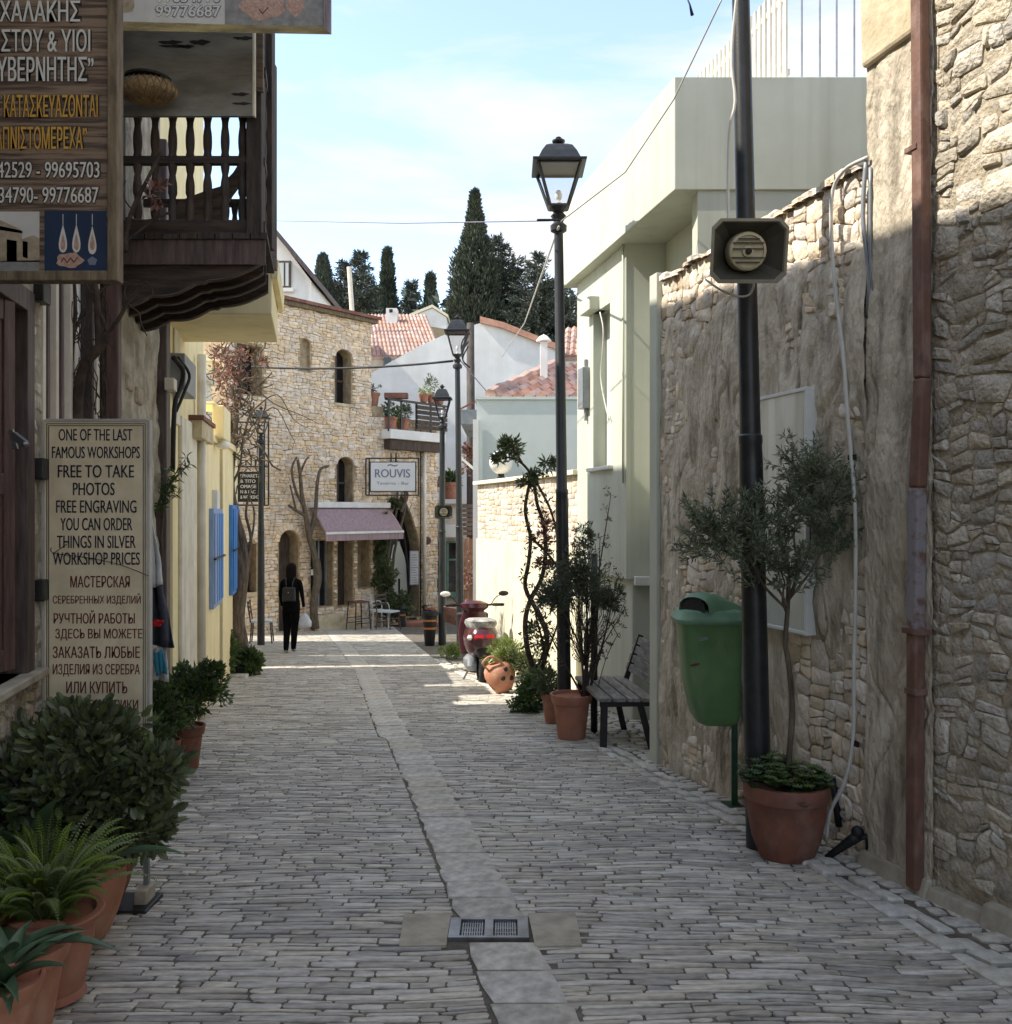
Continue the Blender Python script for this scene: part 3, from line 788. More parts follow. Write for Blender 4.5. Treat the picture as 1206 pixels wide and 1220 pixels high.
# ================================================================ lamp posts
def lantern(root, c, w, h, mt=None):
    "four-sided street lantern: c = bottom centre, w = hood width"
    mt = mt or M['iron']; x, y, z = c
    b = w*.17; t = w*.40; h1 = h*.16; h2 = h*.62
    fr = MB()
    fr.lathe([(b*.5,z-.02*h),(b*.9,z+h1*.35),(b*.55,z+h1*.6),(b*1.15,z+h1)], (x,y,0), 10)
    cor = [(-1,-1),(1,-1),(1,1),(-1,1)]
    for i,(a,bb) in enumerate(cor):
        fr.bar((x+a*b,y+bb*b,z+h1),(x+a*t,y+bb*t,z+h2), w*.045, w*.045, (bb,-a,0))
        a2,b2 = cor[(i+1)%4]
        fr.bar((x+a*t,y+bb*t,z+h2),(x+a2*t,y+b2*t,z+h2), w*.05, w*.05)
        fr.bar((x+a*b,y+bb*b,z+h1),(x+a2*b,y+b2*b,z+h1), w*.04, w*.04)
        m1 = Vector((x+(a+a2)/2*t*1.0, y+(bb+b2)/2*t, z+h2))
    # curl brackets under the cage
    o = obj('lantern_frame', fr, mt, root)
    hd = MB()
    def ring(hw, zz): return [(x-hw,y-hw,zz),(x+hw,y-hw,zz),(x+hw,y+hw,zz),(x-hw,y+hw,zz)]
    rr = [ring(w*.5,z+h2), ring(w*.51,z+h2+h*.03), ring(w*.40,z+h2+h*.05), ring(w*.33,z+h2+h*.15), ring(w*.25,z+h2+h*.23), ring(w*.17,z+h2+h*.26)]
    vs = [p for q in rr for p in q]; fs = [(3,2,1,0)]
    for k in range(len(rr)-1):
        for i in range(4): fs.append((4*k+i,4*k+(i+1)%4,4*k+4+(i+1)%4,4*k+4+i))
    fs.append(tuple(4*(len(rr)-1)+i for i in range(4)))
    hd.add(vs, fs)
    hd.lathe([(w*.07,z+h2+h*.255),(w*.06,z+h2+h*.29),(w*.12,z+h2+h*.31),(w*.13,z+h2+h*.335),(w*.05,z+h2+h*.35),(w*.06,z+h2+h*.37),(w*.01,z+h2+h*.385)], (x,y,0), 12)
    obj('hood', hd, mt, root, bevel=.004)
    for i in range(4):
        a,bb = cor[i]; a2,b2 = cor[(i+1)%4]; k = .97; g = MB()
        g.add([(x+a*b*k,y+bb*b*k,z+h1),(x+a2*b*k,y+b2*b*k,z+h1),(x+a2*t*k,y+b2*t*k,z+h2),(x+a*t*k,y+bb*t*k,z+h2)], [(0,1,2,3)])
        obj('pane', g, M['glass_clear'], root)
    g = MB(); g.lathe([(w*.06,z+h1),(w*.07,z+h1+.05*h),(w*.03,z+h1+.06*h)], (x,y,0), 10); g.sphere((x,y,z+h1+.14*h), w*.07, 10, 6, (1,1,1.6))
    obj('bulb', g, M['globe'], root)
def lamp(px, Y, ytop_pole, hood_px, ytop, label, rad=.075, foot=None, taper=.7, lean=0, name='street_lamp'):
    g = G(px, Y); root = thing(name, label, 'street lamp', g, 'black lantern street lamps along the lane')
    zt = CAMZ+(610-ytop_pole)/F*Y; x0 = g.x; x1 = g.x+lean
    mb = MB()
    pr = [(rad*1.5,g.z-.02),(rad*1.5,g.z+.12),(rad*1.15,g.z+.2),(rad*1.1,g.z+.8),(rad*1.25,g.z+.83),(rad,g.z+.9),(rad*.95,g.z+2.0)]
    if foot is False: pr = [(rad*1.1,g.z-.02),(rad*1.05,g.z+1.0),(rad*.98,g.z+2.2)]
    zz = g.z+2.3
    pr += [(rad*.93,zz),(rad*.98,zz+.01),(rad*.98,zz+.05),(rad*.86,zz+.06),(rad*taper,zt-.12),(rad*1.25,zt-.1),(rad*1.3,zt-.05),(rad*.8,zt-.02),(rad*.6,zt)]
    o0 = len(mb.v); mb.lathe(pr, (x0,g.y,0), 20)
    H = zt-g.z
    mb.v = [(x+(x1-x0)*(z-g.z)/H, y, z) for x,y,z in mb.v]
    obj('post', mb, M['iron'], root, smooth='auto')
    w = hood_px/F*Y; h = (ytop_pole-ytop)/F*Y
    lantern(root, (x1, g.y, zt), w, h)
    return root
lamp(905, 5.27, -420, 130, -700, 'thick black lamp post nearest the camera that carries the grey loudspeaker', rad=.068, foot=False, lean=-.15, taper=.62)
lamp(673, 8.92, 263, 62, 163, 'tall black lantern lamp standing in front of the pale green building', rad=.062, foot=False, lean=-.06)
lamp(549, 17.0, 432, 30, 375, 'black lantern lamp behind the scooter with a cable tied to its top', rad=.068, foot=False, lean=-.06)
lamp(527, 19.0, 505, 23, 458, 'lantern lamp on the square carrying a small round faced loudspeaker', rad=.075, foot=False)
lamp(311, 19.0, 522, 20, 484, 'black lantern lamp beside the left wooden chair and the blackboard sign', rad=.07, foot=False)

def horn(root_c, w, h, label, matr, cat='loudspeaker', tilt=14, yaw=0, small=False):
    root = thing('loudspeaker', label, cat, root_c)
    # local: mouth faces -Y, chamfered rectangle
    def ring(hw, hh, y, ch):
        return [(-hw+ch,y,-hh),(hw-ch,y,-hh),(hw,y,-hh+ch),(hw,y,hh-ch),(hw-ch,y,hh),(-hw+ch,y,hh),(-hw,y,hh-ch),(-hw,y,-hh+ch)]
    rings = [ring(w*.5,h*.5,0,w*.11), ring(w*.49,h*.49,.02*w,w*.11), ring(w*.36,h*.36,w*.45,w*.1), ring(w*.2,h*.22,w*.62,w*.07)]
    Mx = Matrix.Translation(root_c) @ Matrix.Rotation(R(yaw),4,'Z') @ Matrix.Rotation(R(-tilt),4,'X').inverted()
    mb = MB(); vs = [p for q in rings for p in q]; fs = []
    for k in range(3):
        for i in range(8): fs.append((8*k+i,8*k+(i+1)%8,8*k+8+(i+1)%8,8*k+8+i))
    fs.append(tuple(24+i for i in range(8))); mb.add(vs, fs)
    inn = [ring(w*.5,h*.5,0,w*.11), ring(w*.465,h*.455,-.004*w,w*.1), ring(w*.45,h*.44,w*.03,w*.1)]
    vs = [p for q in inn for p in q]; fs = []
    for k in range(2):
        for i in range(8): fs.append((8*k+8+i,8*k+8+(i+1)%8,8*k+(i+1)%8,8*k+i))
    mb.add(vs, fs); mb.xf(Mx); obj('horn_shell', mb, matr, root)
    mb = MB(); inn = [ring(w*.45,h*.44,w*.03,w*.1), ring(w*.2,h*.2,w*.4,w*.06)]
    vs = [p for q in inn for p in q]; fs = [(8+i,8+(i+1)%8,(i+1)%8,i) for i in range(8)] + [tuple(8+i for i in range(8))]
    mb.add(vs, fs); mb.xf(Mx); obj('horn_throat', mb, M['hood_dark'], root)
    mb = MB(); rd = h*.31
    mb.lathe([(rd,-.30*w),(rd,-.10*w),(rd*.95,-.07*w),(rd*.82,-.055*w),(rd*.8,-.075*w),(rd*.3,-.085*w),(rd*.28,-.05*w),(.001,-.05*w)], (0,0,0), 28, 'Y')
    for v in range(len(mb.v)): pass
    mb.xf(Mx); obj('driver_ring', mb, M['beige_pale'], root, smooth='auto')
    mb = MB()
    for zz, ww in ((-.55,.62),(-.32,.85),(.12,.8),(.42,.8),(.62,.55)):
        mb.box(-rd*ww,rd*ww,.045*w,.06*w, rd*zz-.012*h, rd*zz+.012*h)
    mb.xf(Mx); obj('grille_bar', mb, M['hood_dark'] if not small else M['black'], root)
    mb = MB(); mb.lathe([(rd*.16,-.06*w),(rd*.16,-.02*w),(rd*.1,-.01*w)], (0,0,0), 12, 'Y'); mb.xf(Mx); obj('driver_cone', mb, M['black'], root)
    mb = MB(); a = Mx @ Vector((0,w*.6,0)); mb.bar(a, a+Vector((0,.14 if not small else .06,0)), .05, .05); obj('bracket', mb, M['iron'], root)
    return root
hc = P(893, 299, 4.78)
horn(hc, .40, .325, 'large grey loudspeaker horn strapped to the nearest lamp post', M['beige'], tilt=13)
mb = MB(); a = P(879,334,4.95)
mb.tube(smooth_path([a+Vector((-.15,.1,.03)), a+Vector((-.08,.02,-.05)), a+Vector((.0,0,-.085)), a+Vector((.07,.02,-.07)), a+Vector((.1,.05,.0)), a+Vector((.07,.1,.06))]), .006, 6)
pole_top = [P(884,-60,5.12), P(872,60,5.12), P(876,120,5.1), P(869,160,5.1), P(868,262,5.08), P(874,275,5.08)]
mb.tube(smooth_path(pole_top), .008, 6)
tag(obj('speaker_cable', mb, M['cable_pale'], None, smooth=True, loc=a), 'thin pale cable looping down the nearest lamp post to the big loudspeaker', 'cable')
horn(P(528.5,610,18.75), .36, .27, 'small dark loudspeaker with pale round face on the lamp on the square', M['black'], tilt=0, small=True)

# ================================================================ litter bin
bx, byy = 1.30, 6.22
bz = gz(byy)
lb = thing('litter_bin', 'green plastic litter bin on a post against the rubble wall', 'litter bin', (bx+.11, byy, bz))
zb, ztp = P(0,862,byy).z, P(0,735,byy).z
cx = P(846,0,byy).x
rr = []
for t,(hx,hy,dx) in enumerate([(.02,.02,.045),(.10,.10,.04),(.135,.125,.035),(.155,.14,.028),(.17,.15,.015),(.185,.165,.0),(.205,.18,-.015),(.215,.19,-.02)]):
    z = [0,.012,.04,.1,.25,.45,.95,1][t]
    rr.append((cx+dx, byy-.02, zb+(ztp-zb)*z, hx, hy))
mb = MB(); mb.loft(rr, n=28, e=.42); obj('bin_body', mb, M['bin_green'], lb, smooth='auto')
mb = MB()
mb.loft([(cx-.02,byy-.02,ztp-.03,.225,.20),(cx-.02,byy-.02,ztp-.02,.232,.207),(cx-.02,byy-.02,ztp+.0,.232,.207),(cx-.02,byy-.02,ztp+.012,.222,.198),(cx-.018,byy-.02,ztp+.05,.2,.18),(cx-.015,byy-.02,ztp+.06,.17,.15)], n=28, e=.42)
obj('bin_lid', mb, M['bin_lid'], lb, smooth='auto')
# hooded mouth facing the street
mb = MB(); vs = []; fs = []
prof = [(-.165,.0),(-.150,.10),(-.13,.12),(-.09,.130),(-.04,.13),(.03,.115),(.1,.085),(.17,.05),(.19,.0)]
NN = 9
for k,(dx,hh) in enumerate(prof):
    for i in range(NN):
        a = math.pi*i/(NN-1); w = .13*(1 if k < 5 else 1+.04*(k-4))
        vs.append((cx-.02+dx*1.0, byy-.02-w*math.cos(a), ztp+.045+ (hh if k else 0)*math.sin(a)**.6))
for k in range(1,len(prof)-1):
    for i in range(NN-1):
        a = k*NN+i; fs.append((a,a+1,a+NN+1,a+NN))
mb.add(vs, fs); HM = Matrix.Translation((cx,byy-.02,0)) @ Matrix.Rotation(R(38),4,'Z') @ Matrix.Translation((-cx,-byy+.02,0)); mb.xf(HM); obj('bin_hood', mb, M['bin_lid'], lb, smooth=True)
mb = MB(); mb.add([(cx-.02-.162+.02*math.sin(math.pi*i/10), byy-.02-.105*math.cos(math.pi*i/10), ztp+.05+.095*math.sin(math.pi*i/10)) for i in range(11)], [tuple(range(11))]); mb.xf(HM); obj('bin_mouth', mb, M['black'], lb)
mb = MB(); mb.box(cx+.155,cx+.175,byy-.05,byy+.03,bz-.02,ztp-.02); mb.box(cx+.135,cx+.155,byy-.05,byy-.035,bz-.02,zb+.3); mb.box(cx+.10,cx+.20,byy-.08,byy+.05,bz-.01,bz+.012); obj('post', mb, M['post_green'], lb)
mb = MB(); mb.box(cx+.16,cx+.19,byy-.12,byy-.1,zb+.32,ztp-.03); obj('bracket', mb, M['metal_grey'], lb)
for (px,py,w,h,mm) in ((836,761,.085,.022,'metal_grey'),(828,792,.07,.018,'cloth_brown')):
    q = P(px,py,byy-.185); mb = MB()
    mb.add([(q.x+w*.5*math.cos(a), q.y+.014*0, q.z+h*.5*math.sin(a)+.006*math.cos(a)) for a in [2*math.pi*i/12 for i in range(12)]], [tuple(range(12))])
    mb.v = [(x, byy-.02-.182+ (.0 if abs(x-cx)<.1 else .012), z) for x,y,z in mb.v]
    obj('sticker', mb, M[mm], lb)

# ================================================================ pots
def pot_profile(kind, r, h):
    if kind == 'flower': return [(r*.62,0),(r*.64,.01),(r*.84,h*.78),(r*.92,h*.80),(r,h*.98),(r*1.0,h),(r*.9,h),(r*.86,h*.93),(0.001,h*.9)]
    if kind == 'round': return [(r*.62,0),(r*.65,.01),(r*.80,h*.25),(r*.90,h*.55),(r*.94,h*.76),(r*.96,h*.78),(r*.99,h*.80),(r*1.0,h*.97),(r*.97,h),(r*.88,h),(r*.85,h*.92),(.001,h*.9)]
    if kind == 'bell': return [(r*.60,0),(r*.66,h*.02),(r*.64,h*.06),(r*.60,h*.1),(r*.68,h*.3),(r*.78,h*.6),(r*.82,h*.82),(r*.86,h*.88),(r*.99,h*.95),(r*1.0,h*.985),(r*.97,h),(r*.84,h),(r*.8,h*.93),(.001,h*.9)]
    if kind == 'urn': return [(r*.5,0),(r*.55,h*.03),(r*.8,h*.3),(r*.98,h*.6),(r*.96,h*.8),(r*.86,h*.92),(r*.92,h*.96),(r*.9,h),(r*.78,h),(r*.76,h*.92),(.001,h*.88)]
def pot(root, c, kind, r_, h, m, soil=True):
    c = (c[0], c[1], c[2]+.012)
    mb = MB(); pr = pot_profile(kind, r_, h)
    mb.lathe([(a, c[2]+z) for a,z in pr], (c[0],c[1],0), 32, cap=False)
    mb.add([(c[0]+pr[0][0]*math.cos(2*math.pi*k/32), c[1]+pr[0][0]*math.sin(2*math.pi*k/32), c[2]) for k in range(32)], [tuple(range(32))])
    if kind == 'bell':   # fluted body
        nv = []
        for x,y,z in mb.v:
            t = (z-c[2])/h
            if .1 < t < .86:
                a = math.atan2(y-c[1], x-c[0]); k = 1+.035*math.cos(a*10)*math.sin(math.pi*(t-.1)/.76)
                x = c[0]+(x-c[0])*k; y = c[1]+(y-c[1])*k
            nv.append((x,y,z))
        mb.v = nv
    o = obj('pot', mb, m, root, smooth='auto')
    s = MB(); s.lathe([(r_*.84,c[2]+h*.86),(r_*.4,c[2]+h*.9),(.001,c[2]+h*.91)], (c[0],c[1],0), 20, cap=False); obj('soil', s, M['soil'], root)
    return o
# ================================================================ olive tree in pot
r = random.Random(31)
Y = 5.10; c = G(937, Y); ot = thing('potted_olive_tree', 'slim olive tree in a wide terracotta pot beside the nearest lamp post', 'potted tree', c)
h = .405; pot(ot, c, 'round', .232, h, M['terracotta_dark'])
tb = P(939, 915, Y); t1 = P(941,800,Y); t2 = P(938,735,Y); t3 = P(940,690,Y)
tb.x = c.x+.01
mb = MB(); pts = smooth_path([tb, P(944,850,Y), t1, P(936,765,Y), t2, t3]); mb.tube(pts, tap(len(pts), .017, .012), 8)
tips = []
cc = P(930,640,Y-.02)
crownspec = [(P(885,650,Y-.05),(.27,.2,.16),80),(P(978,595,Y),(.16,.15,.24),74),(P(985,650,Y+.02),(.12,.12,.10),26),(P(930,680,Y-.05),(.2,.16,.14),40),(P(858,635,Y),(.17,.12,.13),44),(P(965,560,Y),(.10,.1,.10),22),(P(925,620,Y-.05),(.18,.15,.12),30)]
lf = MB()
for (q, rad, n) in crownspec:
    for _ in range(n):
        d = rdir(r); s = q + Vector((d.x*rad[0], d.y*rad[1], d.z*rad[2]))*r.uniform(.3,1)
        up = (Vector((d.x*.9, d.y*.9, .7+d.z*.5))+rdir(r)*.45).normalized(); L = r.uniform(.09,.2)
        e = s + up*L
        mb.tube([s, e], [.0025,.001], 3, cap=False)
        k = int(L/.005)
        for i in range(k):
            p = s.lerp(e, i/k)
            leaf(lf, p, up*.8 + rdir(r), rdir(r), r.uniform(.03,.055), .010, r, .1)
    w = wiggle(t3.lerp(t2, r.random()), q, 4, .06, r); mb.tube(smooth_path(w,3), tap(len(smooth_path(w,3)), .009, .003), 5)
    for _ in range(5):
        d = rdir(r); e = q+Vector((d.x*rad[0], d.y*rad[1], d.z*rad[2]))*.8
        w = wiggle(q+rdir(r)*.03, e, 3, .08, r); mb.tube(w, tap(len(w), .004, .0015), 4)
obj('trunk', mb, M['bark'], ot, smooth=True)
obj('foliage', lf, M['leaf_olive'], ot)
lf = MB(); st = MB()
for _ in range(240):      # succulent rosettes round the foot
    a = r.uniform(0, 2*math.pi); rad = .235*r.random()**.5
    q = Vector((c.x+rad*math.cos(a)*1.05, c.y+rad*math.sin(a), c.z+h+r.uniform(-.02,.10)*(1.4-rad/.235) + (.07 if math.cos(a)<0 else .03)*r.random()))
    if abs(q.x-c.x) < .04 and q.y < c.y: q.z -= .05
    for k in range(9):
        aa = 2*math.pi*k/9+a; leaf(lf, q, Vector((math.cos(aa), math.sin(aa), .55)), Vector((0,0,1)), .036, .02, r, -.25)
obj('succulents', lf, M['leaf_mid'], ot)
# black post guard behind the pot
mb = MB(); mb.tube([P(992,925,5.25), P(1000,985,5.2)], .02, 8); mb.lathe([(.05,0),(.055,.03),(.03,.05)], tuple(P(990,940,5.3)), 12)
tag(obj('black_hose', mb, M['black'], None, smooth=True, loc=G(996,5.25)), 'short black rubber pipe leaning behind the olive tree pot', 'pipe')

# ================================================================ green building
gb = thing('green_building', 'pale green rendered house with overhanging flat roof behind the bench', 'house', GF.P(10, gz(10)))
zp0 = CAMZ+(610-226)/F*8; zp1 = CAMZ+(610-91)/F*8
xp8 = 3.196-.217*8
mb = MB()
# parapet block / roof slab
def pb(y0,y1,z0,z1,n_off,xr):   # block from the parapet plane to x=xr
    a = GP.P(y0,z0,n_off); b = GP.P(y1,z0,n_off)
    mb.hexa([a,(xr,y0,z0),(xr,y1,z0),b, a+Vector((0,0,z1-z0)),(xr,y0,z1),(xr,y1,z1),b+Vector((0,0,z1-z0))])
pb(8.0, 11.52, zp0, zp1, 0, 7.0)
obj('roof_parapet', mb, M['render_green'], gb, bevel=.008)
mb = MB()
# front wall right of the recess (visible above the garden wall)
mb.box(1.665, 7.0, 8.02, 8.25, -.9, zp0)
# recess side wall
mb.hexa([(1.90,8.25,-.9),(2.2,8.25,-.9),(2.2,9.6,-.9),(1.66,9.6,-.9),(1.90,8.25,zp0),(2.2,8.25,zp0),(2.2,9.6,zp0),(1.66,9.6,zp0)])
obj('recess_wall', mb, M['render_green'], gb)
# main street wall with window slot: pieces around the slot
zl = CAMZ-(690-610)/F*9.6   # ledge height
wy0, wy1 = gy(727), gy(707); wz0 = CAMZ-(0)/F*10+ (610-556)/F*gy(718); wz1 = CAMZ+(610-372)/F*gy(710)
y0, y1 = 9.6, 11.33
mb = MB()
def gwall(ya,yb,za,zb,n1=0,n0=-.9): mb.fbox(GF,ya,yb,za,zb,n0,n1)
gwall(y0,wy0,zl,zp0); gwall(wy1,y1,zl,zp0); gwall(wy0,wy1,zl,wz0); gwall(wy0,wy1,wz1,zp0)
gwall(y0,y1,-1.2,zl,-.07)
mb.box(1.25,1.9,9.61,9.9,zl,zp0)   # returns
obj('street_wall', mb, M['render_green'], gb)
mb = MB(); mb.box(1.31,2.0,9.64,9.9,-1.2,zl-.05); obj('lower_wall', mb, M['render_green'], gb)
mb = MB(); mb.box(1.27+.06,1.95,9.5,9.62,zl-.06,zl+.03); obj('ledge', mb, M['render_white'], gb, bevel=.006)
mb = MB(); mb.fbox(GF,wy0,wy1,wz0,wz1,-.2,-.16); wn = obj('window', mb, M['render_sage'], gb)
mb = MB(); mb.fbox(GF,(wy0*.45+wy1*.55)-.01,(wy0*.45+wy1*.55)+.02,wz0,wz1,-.155,-.13); obj('window_edge', mb, M['black'], wn)
mb = MB(); mb.fbox(GF,wy0-.1,wy1+.12,wz0-.04,wz0,-.15,.05); obj('sill', mb, M['render_white'], wn, bevel=.005)
mb = MB(); mb.fbox(GF,wy1-.22,wy1+.16,wz1-.0,wz1+.16,-.1,.12); obj('hood_box', mb, M['render_green'], gb, bevel=.01)
mb = MB(); mb.fbox(GF,gy(703),gy(697),CAMZ+(610-488)/F*11,CAMZ+(610-440)/F*11,.0,.09); obj('meter_box', mb, M['metal_grey'], gb, bevel=.006)
mb = MB(); mb.fbox(GF,gy(701),gy(700)+.01,CAMZ+(610-502)/F*11,CAMZ+(610-430)/F*11,.0,.04); obj('conduit', mb, M['metal_grey'], gb)
mb = MB()
q = lambda px,py,n=.03: GF.P(gy(px), CAMZ+(610-py)/F*gy(px), n)
mb.tube(smooth_path([q(718,372),q(722,392),q(721,420),q(719,450),q(724,480),q(729,500)]), .008, 6); obj('loose_cable', mb, M['cable_pale'], gb, smooth=True)
mb = MB(); mb.tube([GF.P(9.64,zp0,.02),GF.P(9.64,zl+1.0,.02)], .012, 6); obj('conduit', mb, M['render_green'], gb, smooth=True)
# railings on the roof: white picket panel and thin front bars
rl = thing('roof_fence', 'slanting picket fence panel standing on the flat roof of the pale green house', 'fence', (2.6,8.4,zp1))
for k in range(34):
    y = 8.36 + k*.094; a = Vector((2.53-.217*(y-8.36), y, zp1-.01)); mb = MB(); mb.box(a.x-.010,a.x+.010,a.y-.037,a.y+.037,a.z,a.z+1.06+.15*0); obj('picket', mb, M['offwhite'], rl)
for dz in (.2,.9):
    mb = MB(); mb.bar((2.55,8.33,zp1+dz),(2.55-.217*3.2,11.53,zp1+dz),.03,.05); obj('rail', mb, M['offwhite'], rl)
rl = thing('roof_railing', 'thin vertical metal bars rising from the front edge of the flat roof', 'railing', (2.9,8.2,zp1))
for px in (955.5,977,997,1018,1039,1060):
    a = P(px,90,8.25); mb = MB(); mb.tube([(a.x,8.25,zp1-.02),(a.x,8.25,zp1+1.35)], .0085, 6); obj('bar', mb, M['metal_grey'], rl)
mb = MB(); mb.bar((2.6,8.25,zp1+1.35),(3.5,8.25,zp1+1.35),.04,.03); obj('top_rail', mb, M['metal_grey'], rl)

# ================================================================ cream and stone boundary wall
r = random.Random(41)
bw = thing('boundary_wall', 'sunlit wall of cream render below and pale stone above behind the scooter', 'wall', BF.P(13.5, gz(13.5)))
ys0, ys1 = 11.34, 15.75
mb = MB(); mb.fbox(BF, ys0, ys1, -1.2, 2.06, -.25, -.03); obj('wall_core', mb, M['mortar_warm'], bw)
mb = MB(); mb.fbox(BF, ys0, ys1, -1.2, 1.15, -.2, .0); obj('lower_render', mb, M['render_cream'], bw)
mb = MB(); mb.fbox(BF, ys0-.02, ys1+.03, 2.06, 2.12, -.28, .05); obj('coping', mb, M['render_cream'], bw, bevel=.006)
rubble(bw, BF, ys0+.01, ys1-.02, 1.17, 2.05, (.14,.34,.09,.2), M['rubble_warm'], r, us=1.047, gap=.008, amp=.02, fq=4, prd=(.006,.014), n0=-.032, limit=200, minpx=5, seed=8.8, inset=.1)
mb = MB()
for yy in (15.72, 13.2): mb.fbox(BF, yy, yy+.012, -1.2, 1.15, -.01, .006)
obj('render_joint', mb, M['offwhite'], bw)
gl = thing('globe_lamp', 'white globe lamp on a short black base on top of the stone wall', 'lamp', BF.P(14.85,2.12,-.1))
c = BF.P(by(590),2.12,-.1)
mb = MB(); mb.lathe([(.06,0),(.07,.03),(.05,.05),(.05,.1)], tuple(c), 12); obj('lamp_base', mb, M['black'], gl)
mb = MB(); mb.sphere((c.x,c.y,c.z+.27), .19, 20, 14); obj('globe', mb, M['globe'], gl, smooth=True)

# ================================================================ bench
bn = thing('bench', 'black metal bench with four worn grey wooden seat slats beside the green house', 'bench', G(735,8.3))
Yn = 8.05; 
# bench faces the street (-X): seat runs along Y from 8.05 to 9.2
X0 = P(714,0,Yn).x; zg = gz(8.2); hs = P(0,832,Yn).z
th = .03
slw = .108
for k in range(4):
    xa = X0 + k*(slw+.018); mb = MB(); mb.hexa([(xa,Yn,hs-.035),(xa+slw,Yn,hs-.035),(xa+slw-.13,9.15,hs-.035),(xa-.13,9.15,hs-.035),(xa,Yn,hs),(xa+slw,Yn,hs),(xa+slw-.13,9.15,hs),(xa-.13,9.15,hs)])
    obj('seat_slat', mb, M['slat_grey'], bn, bevel=.006)
for k in range(4):
    zz = hs+.07+k*.088; xo = X0+.50+.0+k*.028
    mb = MB(); mb.hexa([(xo,Yn+.02,zz),(xo+.025,Yn+.02,zz),(xo+.025-.13,9.15,zz),(xo-.13,9.15,zz),(xo+.02,Yn+.02,zz+.07),(xo+.045,Yn+.02,zz+.07),(xo+.045-.13,9.15,zz+.07),(xo+.02-.13,9.15,zz+.07)])
    obj('back_slat', mb, M['slat_grey'], bn, bevel=.005)
for yy, dx in ((Yn+.05,0),(9.05,-.12)):
    zl_ = gz(yy)
    a = MB(); a.bar((X0+.04+dx,yy,zl_-.01),(X0+.05+dx,yy,hs-.035),.06,.06,(0,1,0)); obj('leg', a, M['black'], bn, bevel=.004)
    a = MB(); a.bar((X0+.47+dx,yy,zl_-.01),(X0+.36+dx,yy,hs-.04),.055,.06,(0,1,0)); obj('leg', a, M['black'], bn, bevel=.004)
    a = MB(); a.bar((X0+.01+dx,yy,hs-.06),(X0+.5+dx,yy,hs-.05),.05,.05,(0,1,0)); a.bar((X0+.47+dx,yy,hs-.06),(X0+.63+dx,yy,hs+.42),.05,.04,(0,1,0)); obj('frame', a, M['black'], bn, bevel=.004)

# ================================================================ plants by the second lamp
def simple_pot_plant(px, Y, kind, pr, ph, m, label, cat='potted plant', nm='potted_shrub', group=None, gx=None):
    c = G(px, Y) if gx is None else Vector((gx, Y, gz(Y))); t = thing(nm, label, cat, c, group); pot(t, c, kind, pr, ph, m); return t, c
r = random.Random(51)
t, c = simple_pot_plant(681, 8.62, 'flower', .20, .41, M['terracotta'], 'leggy dark evergreen shrub in the large terracotta pot at the second lamp post')
mb = MB(); lf = MB()
base = Vector((c.x+.12, c.y+.02, c.z+.38))
mains = [(P(728,590,8.75),.010),(P(735,690,8.6),.012),(P(745,725,8.7),.008),(P(700,700,8.6),.012),(P(655,700,8.5),.012),(P(690,650,8.7),.012),(P(715,640,8.7),.010),(P(640,720,8.6),.009)]
for e, rr in mains:
    mid = base.lerp(e, .45)+Vector((r.uniform(-.05,.09),r.uniform(-.05,.05),.05))
    pts = smooth_path([base+Vector((r.uniform(-.03,.03),r.uniform(-.03,.03),0)), mid, e]); mb.tube(pts, tap(len(pts), rr*1.3, .003), 6)
    for p in pts[len(pts)//3:]:
        for _ in range(3):
            q = p+rdir(r)*r.uniform(.03,.10); mb.tube([p,q],[.003,.001],3)
            for _ in range(6): leaf(lf, q+rdir(r)*.02, rdir(r)+Vector((0,0,.3)), rdir(r), r.uniform(.025,.05), .014, r)
for q, rad, n in ((P(695,685,8.6),(.28,.24,.26),90),(P(722,712,8.6),(.2,.15,.11),46),(P(665,712,8.5),(.24,.15,.13),50),(P(697,640,8.65),(.12,.1,.17),14)):
    crown(lf, q, rad, n, 30, .045, .013, r, .34, .1, .4)
    for _ in range(14):
        d = rdir(r); w = wiggle(base+Vector((0,0,.3)), q+Vector((d.x*rad[0],d.y*rad[1],d.z*rad[2])), 4, .06, r); mb.tube(w, tap(len(w), .005, .002), 4)
mb.tube(smooth_path([base+Vector((.1,0,-.02)), base+Vector((.2,.0,.35)), base+Vector((.32,0,.6)), P(738,760,8.6), P(728,742,8.6)]), .004, 4)
obj('stems', mb, M['vine_bark'], t, smooth=True); obj('foliage', lf, M['leaf_grey'], t)
mb = MB(); a = G(708,8.95); mb.tube([a, (a.x,a.y,CAMZ-(660-610)/F*8.95)], .035, 10)
tag(obj('black_stake', mb, M['iron'], None, smooth=True, loc=a), 'short black post inside the dark shrub left of the bench', 'post')
t, c = simple_pot_plant(659, 9.5, 'flower', .13, .30, M['terracotta'], 'low dark spiky plant in a small terracotta pot just behind the second lamp post')
lf = MB()
crown(lf, (c.x-.05,c.y,c.z+.42), (.2,.16,.12), 30, 26, .07, .016, r, .4, .1, .6)
obj('foliage', lf, M['leaf_dark'], t)
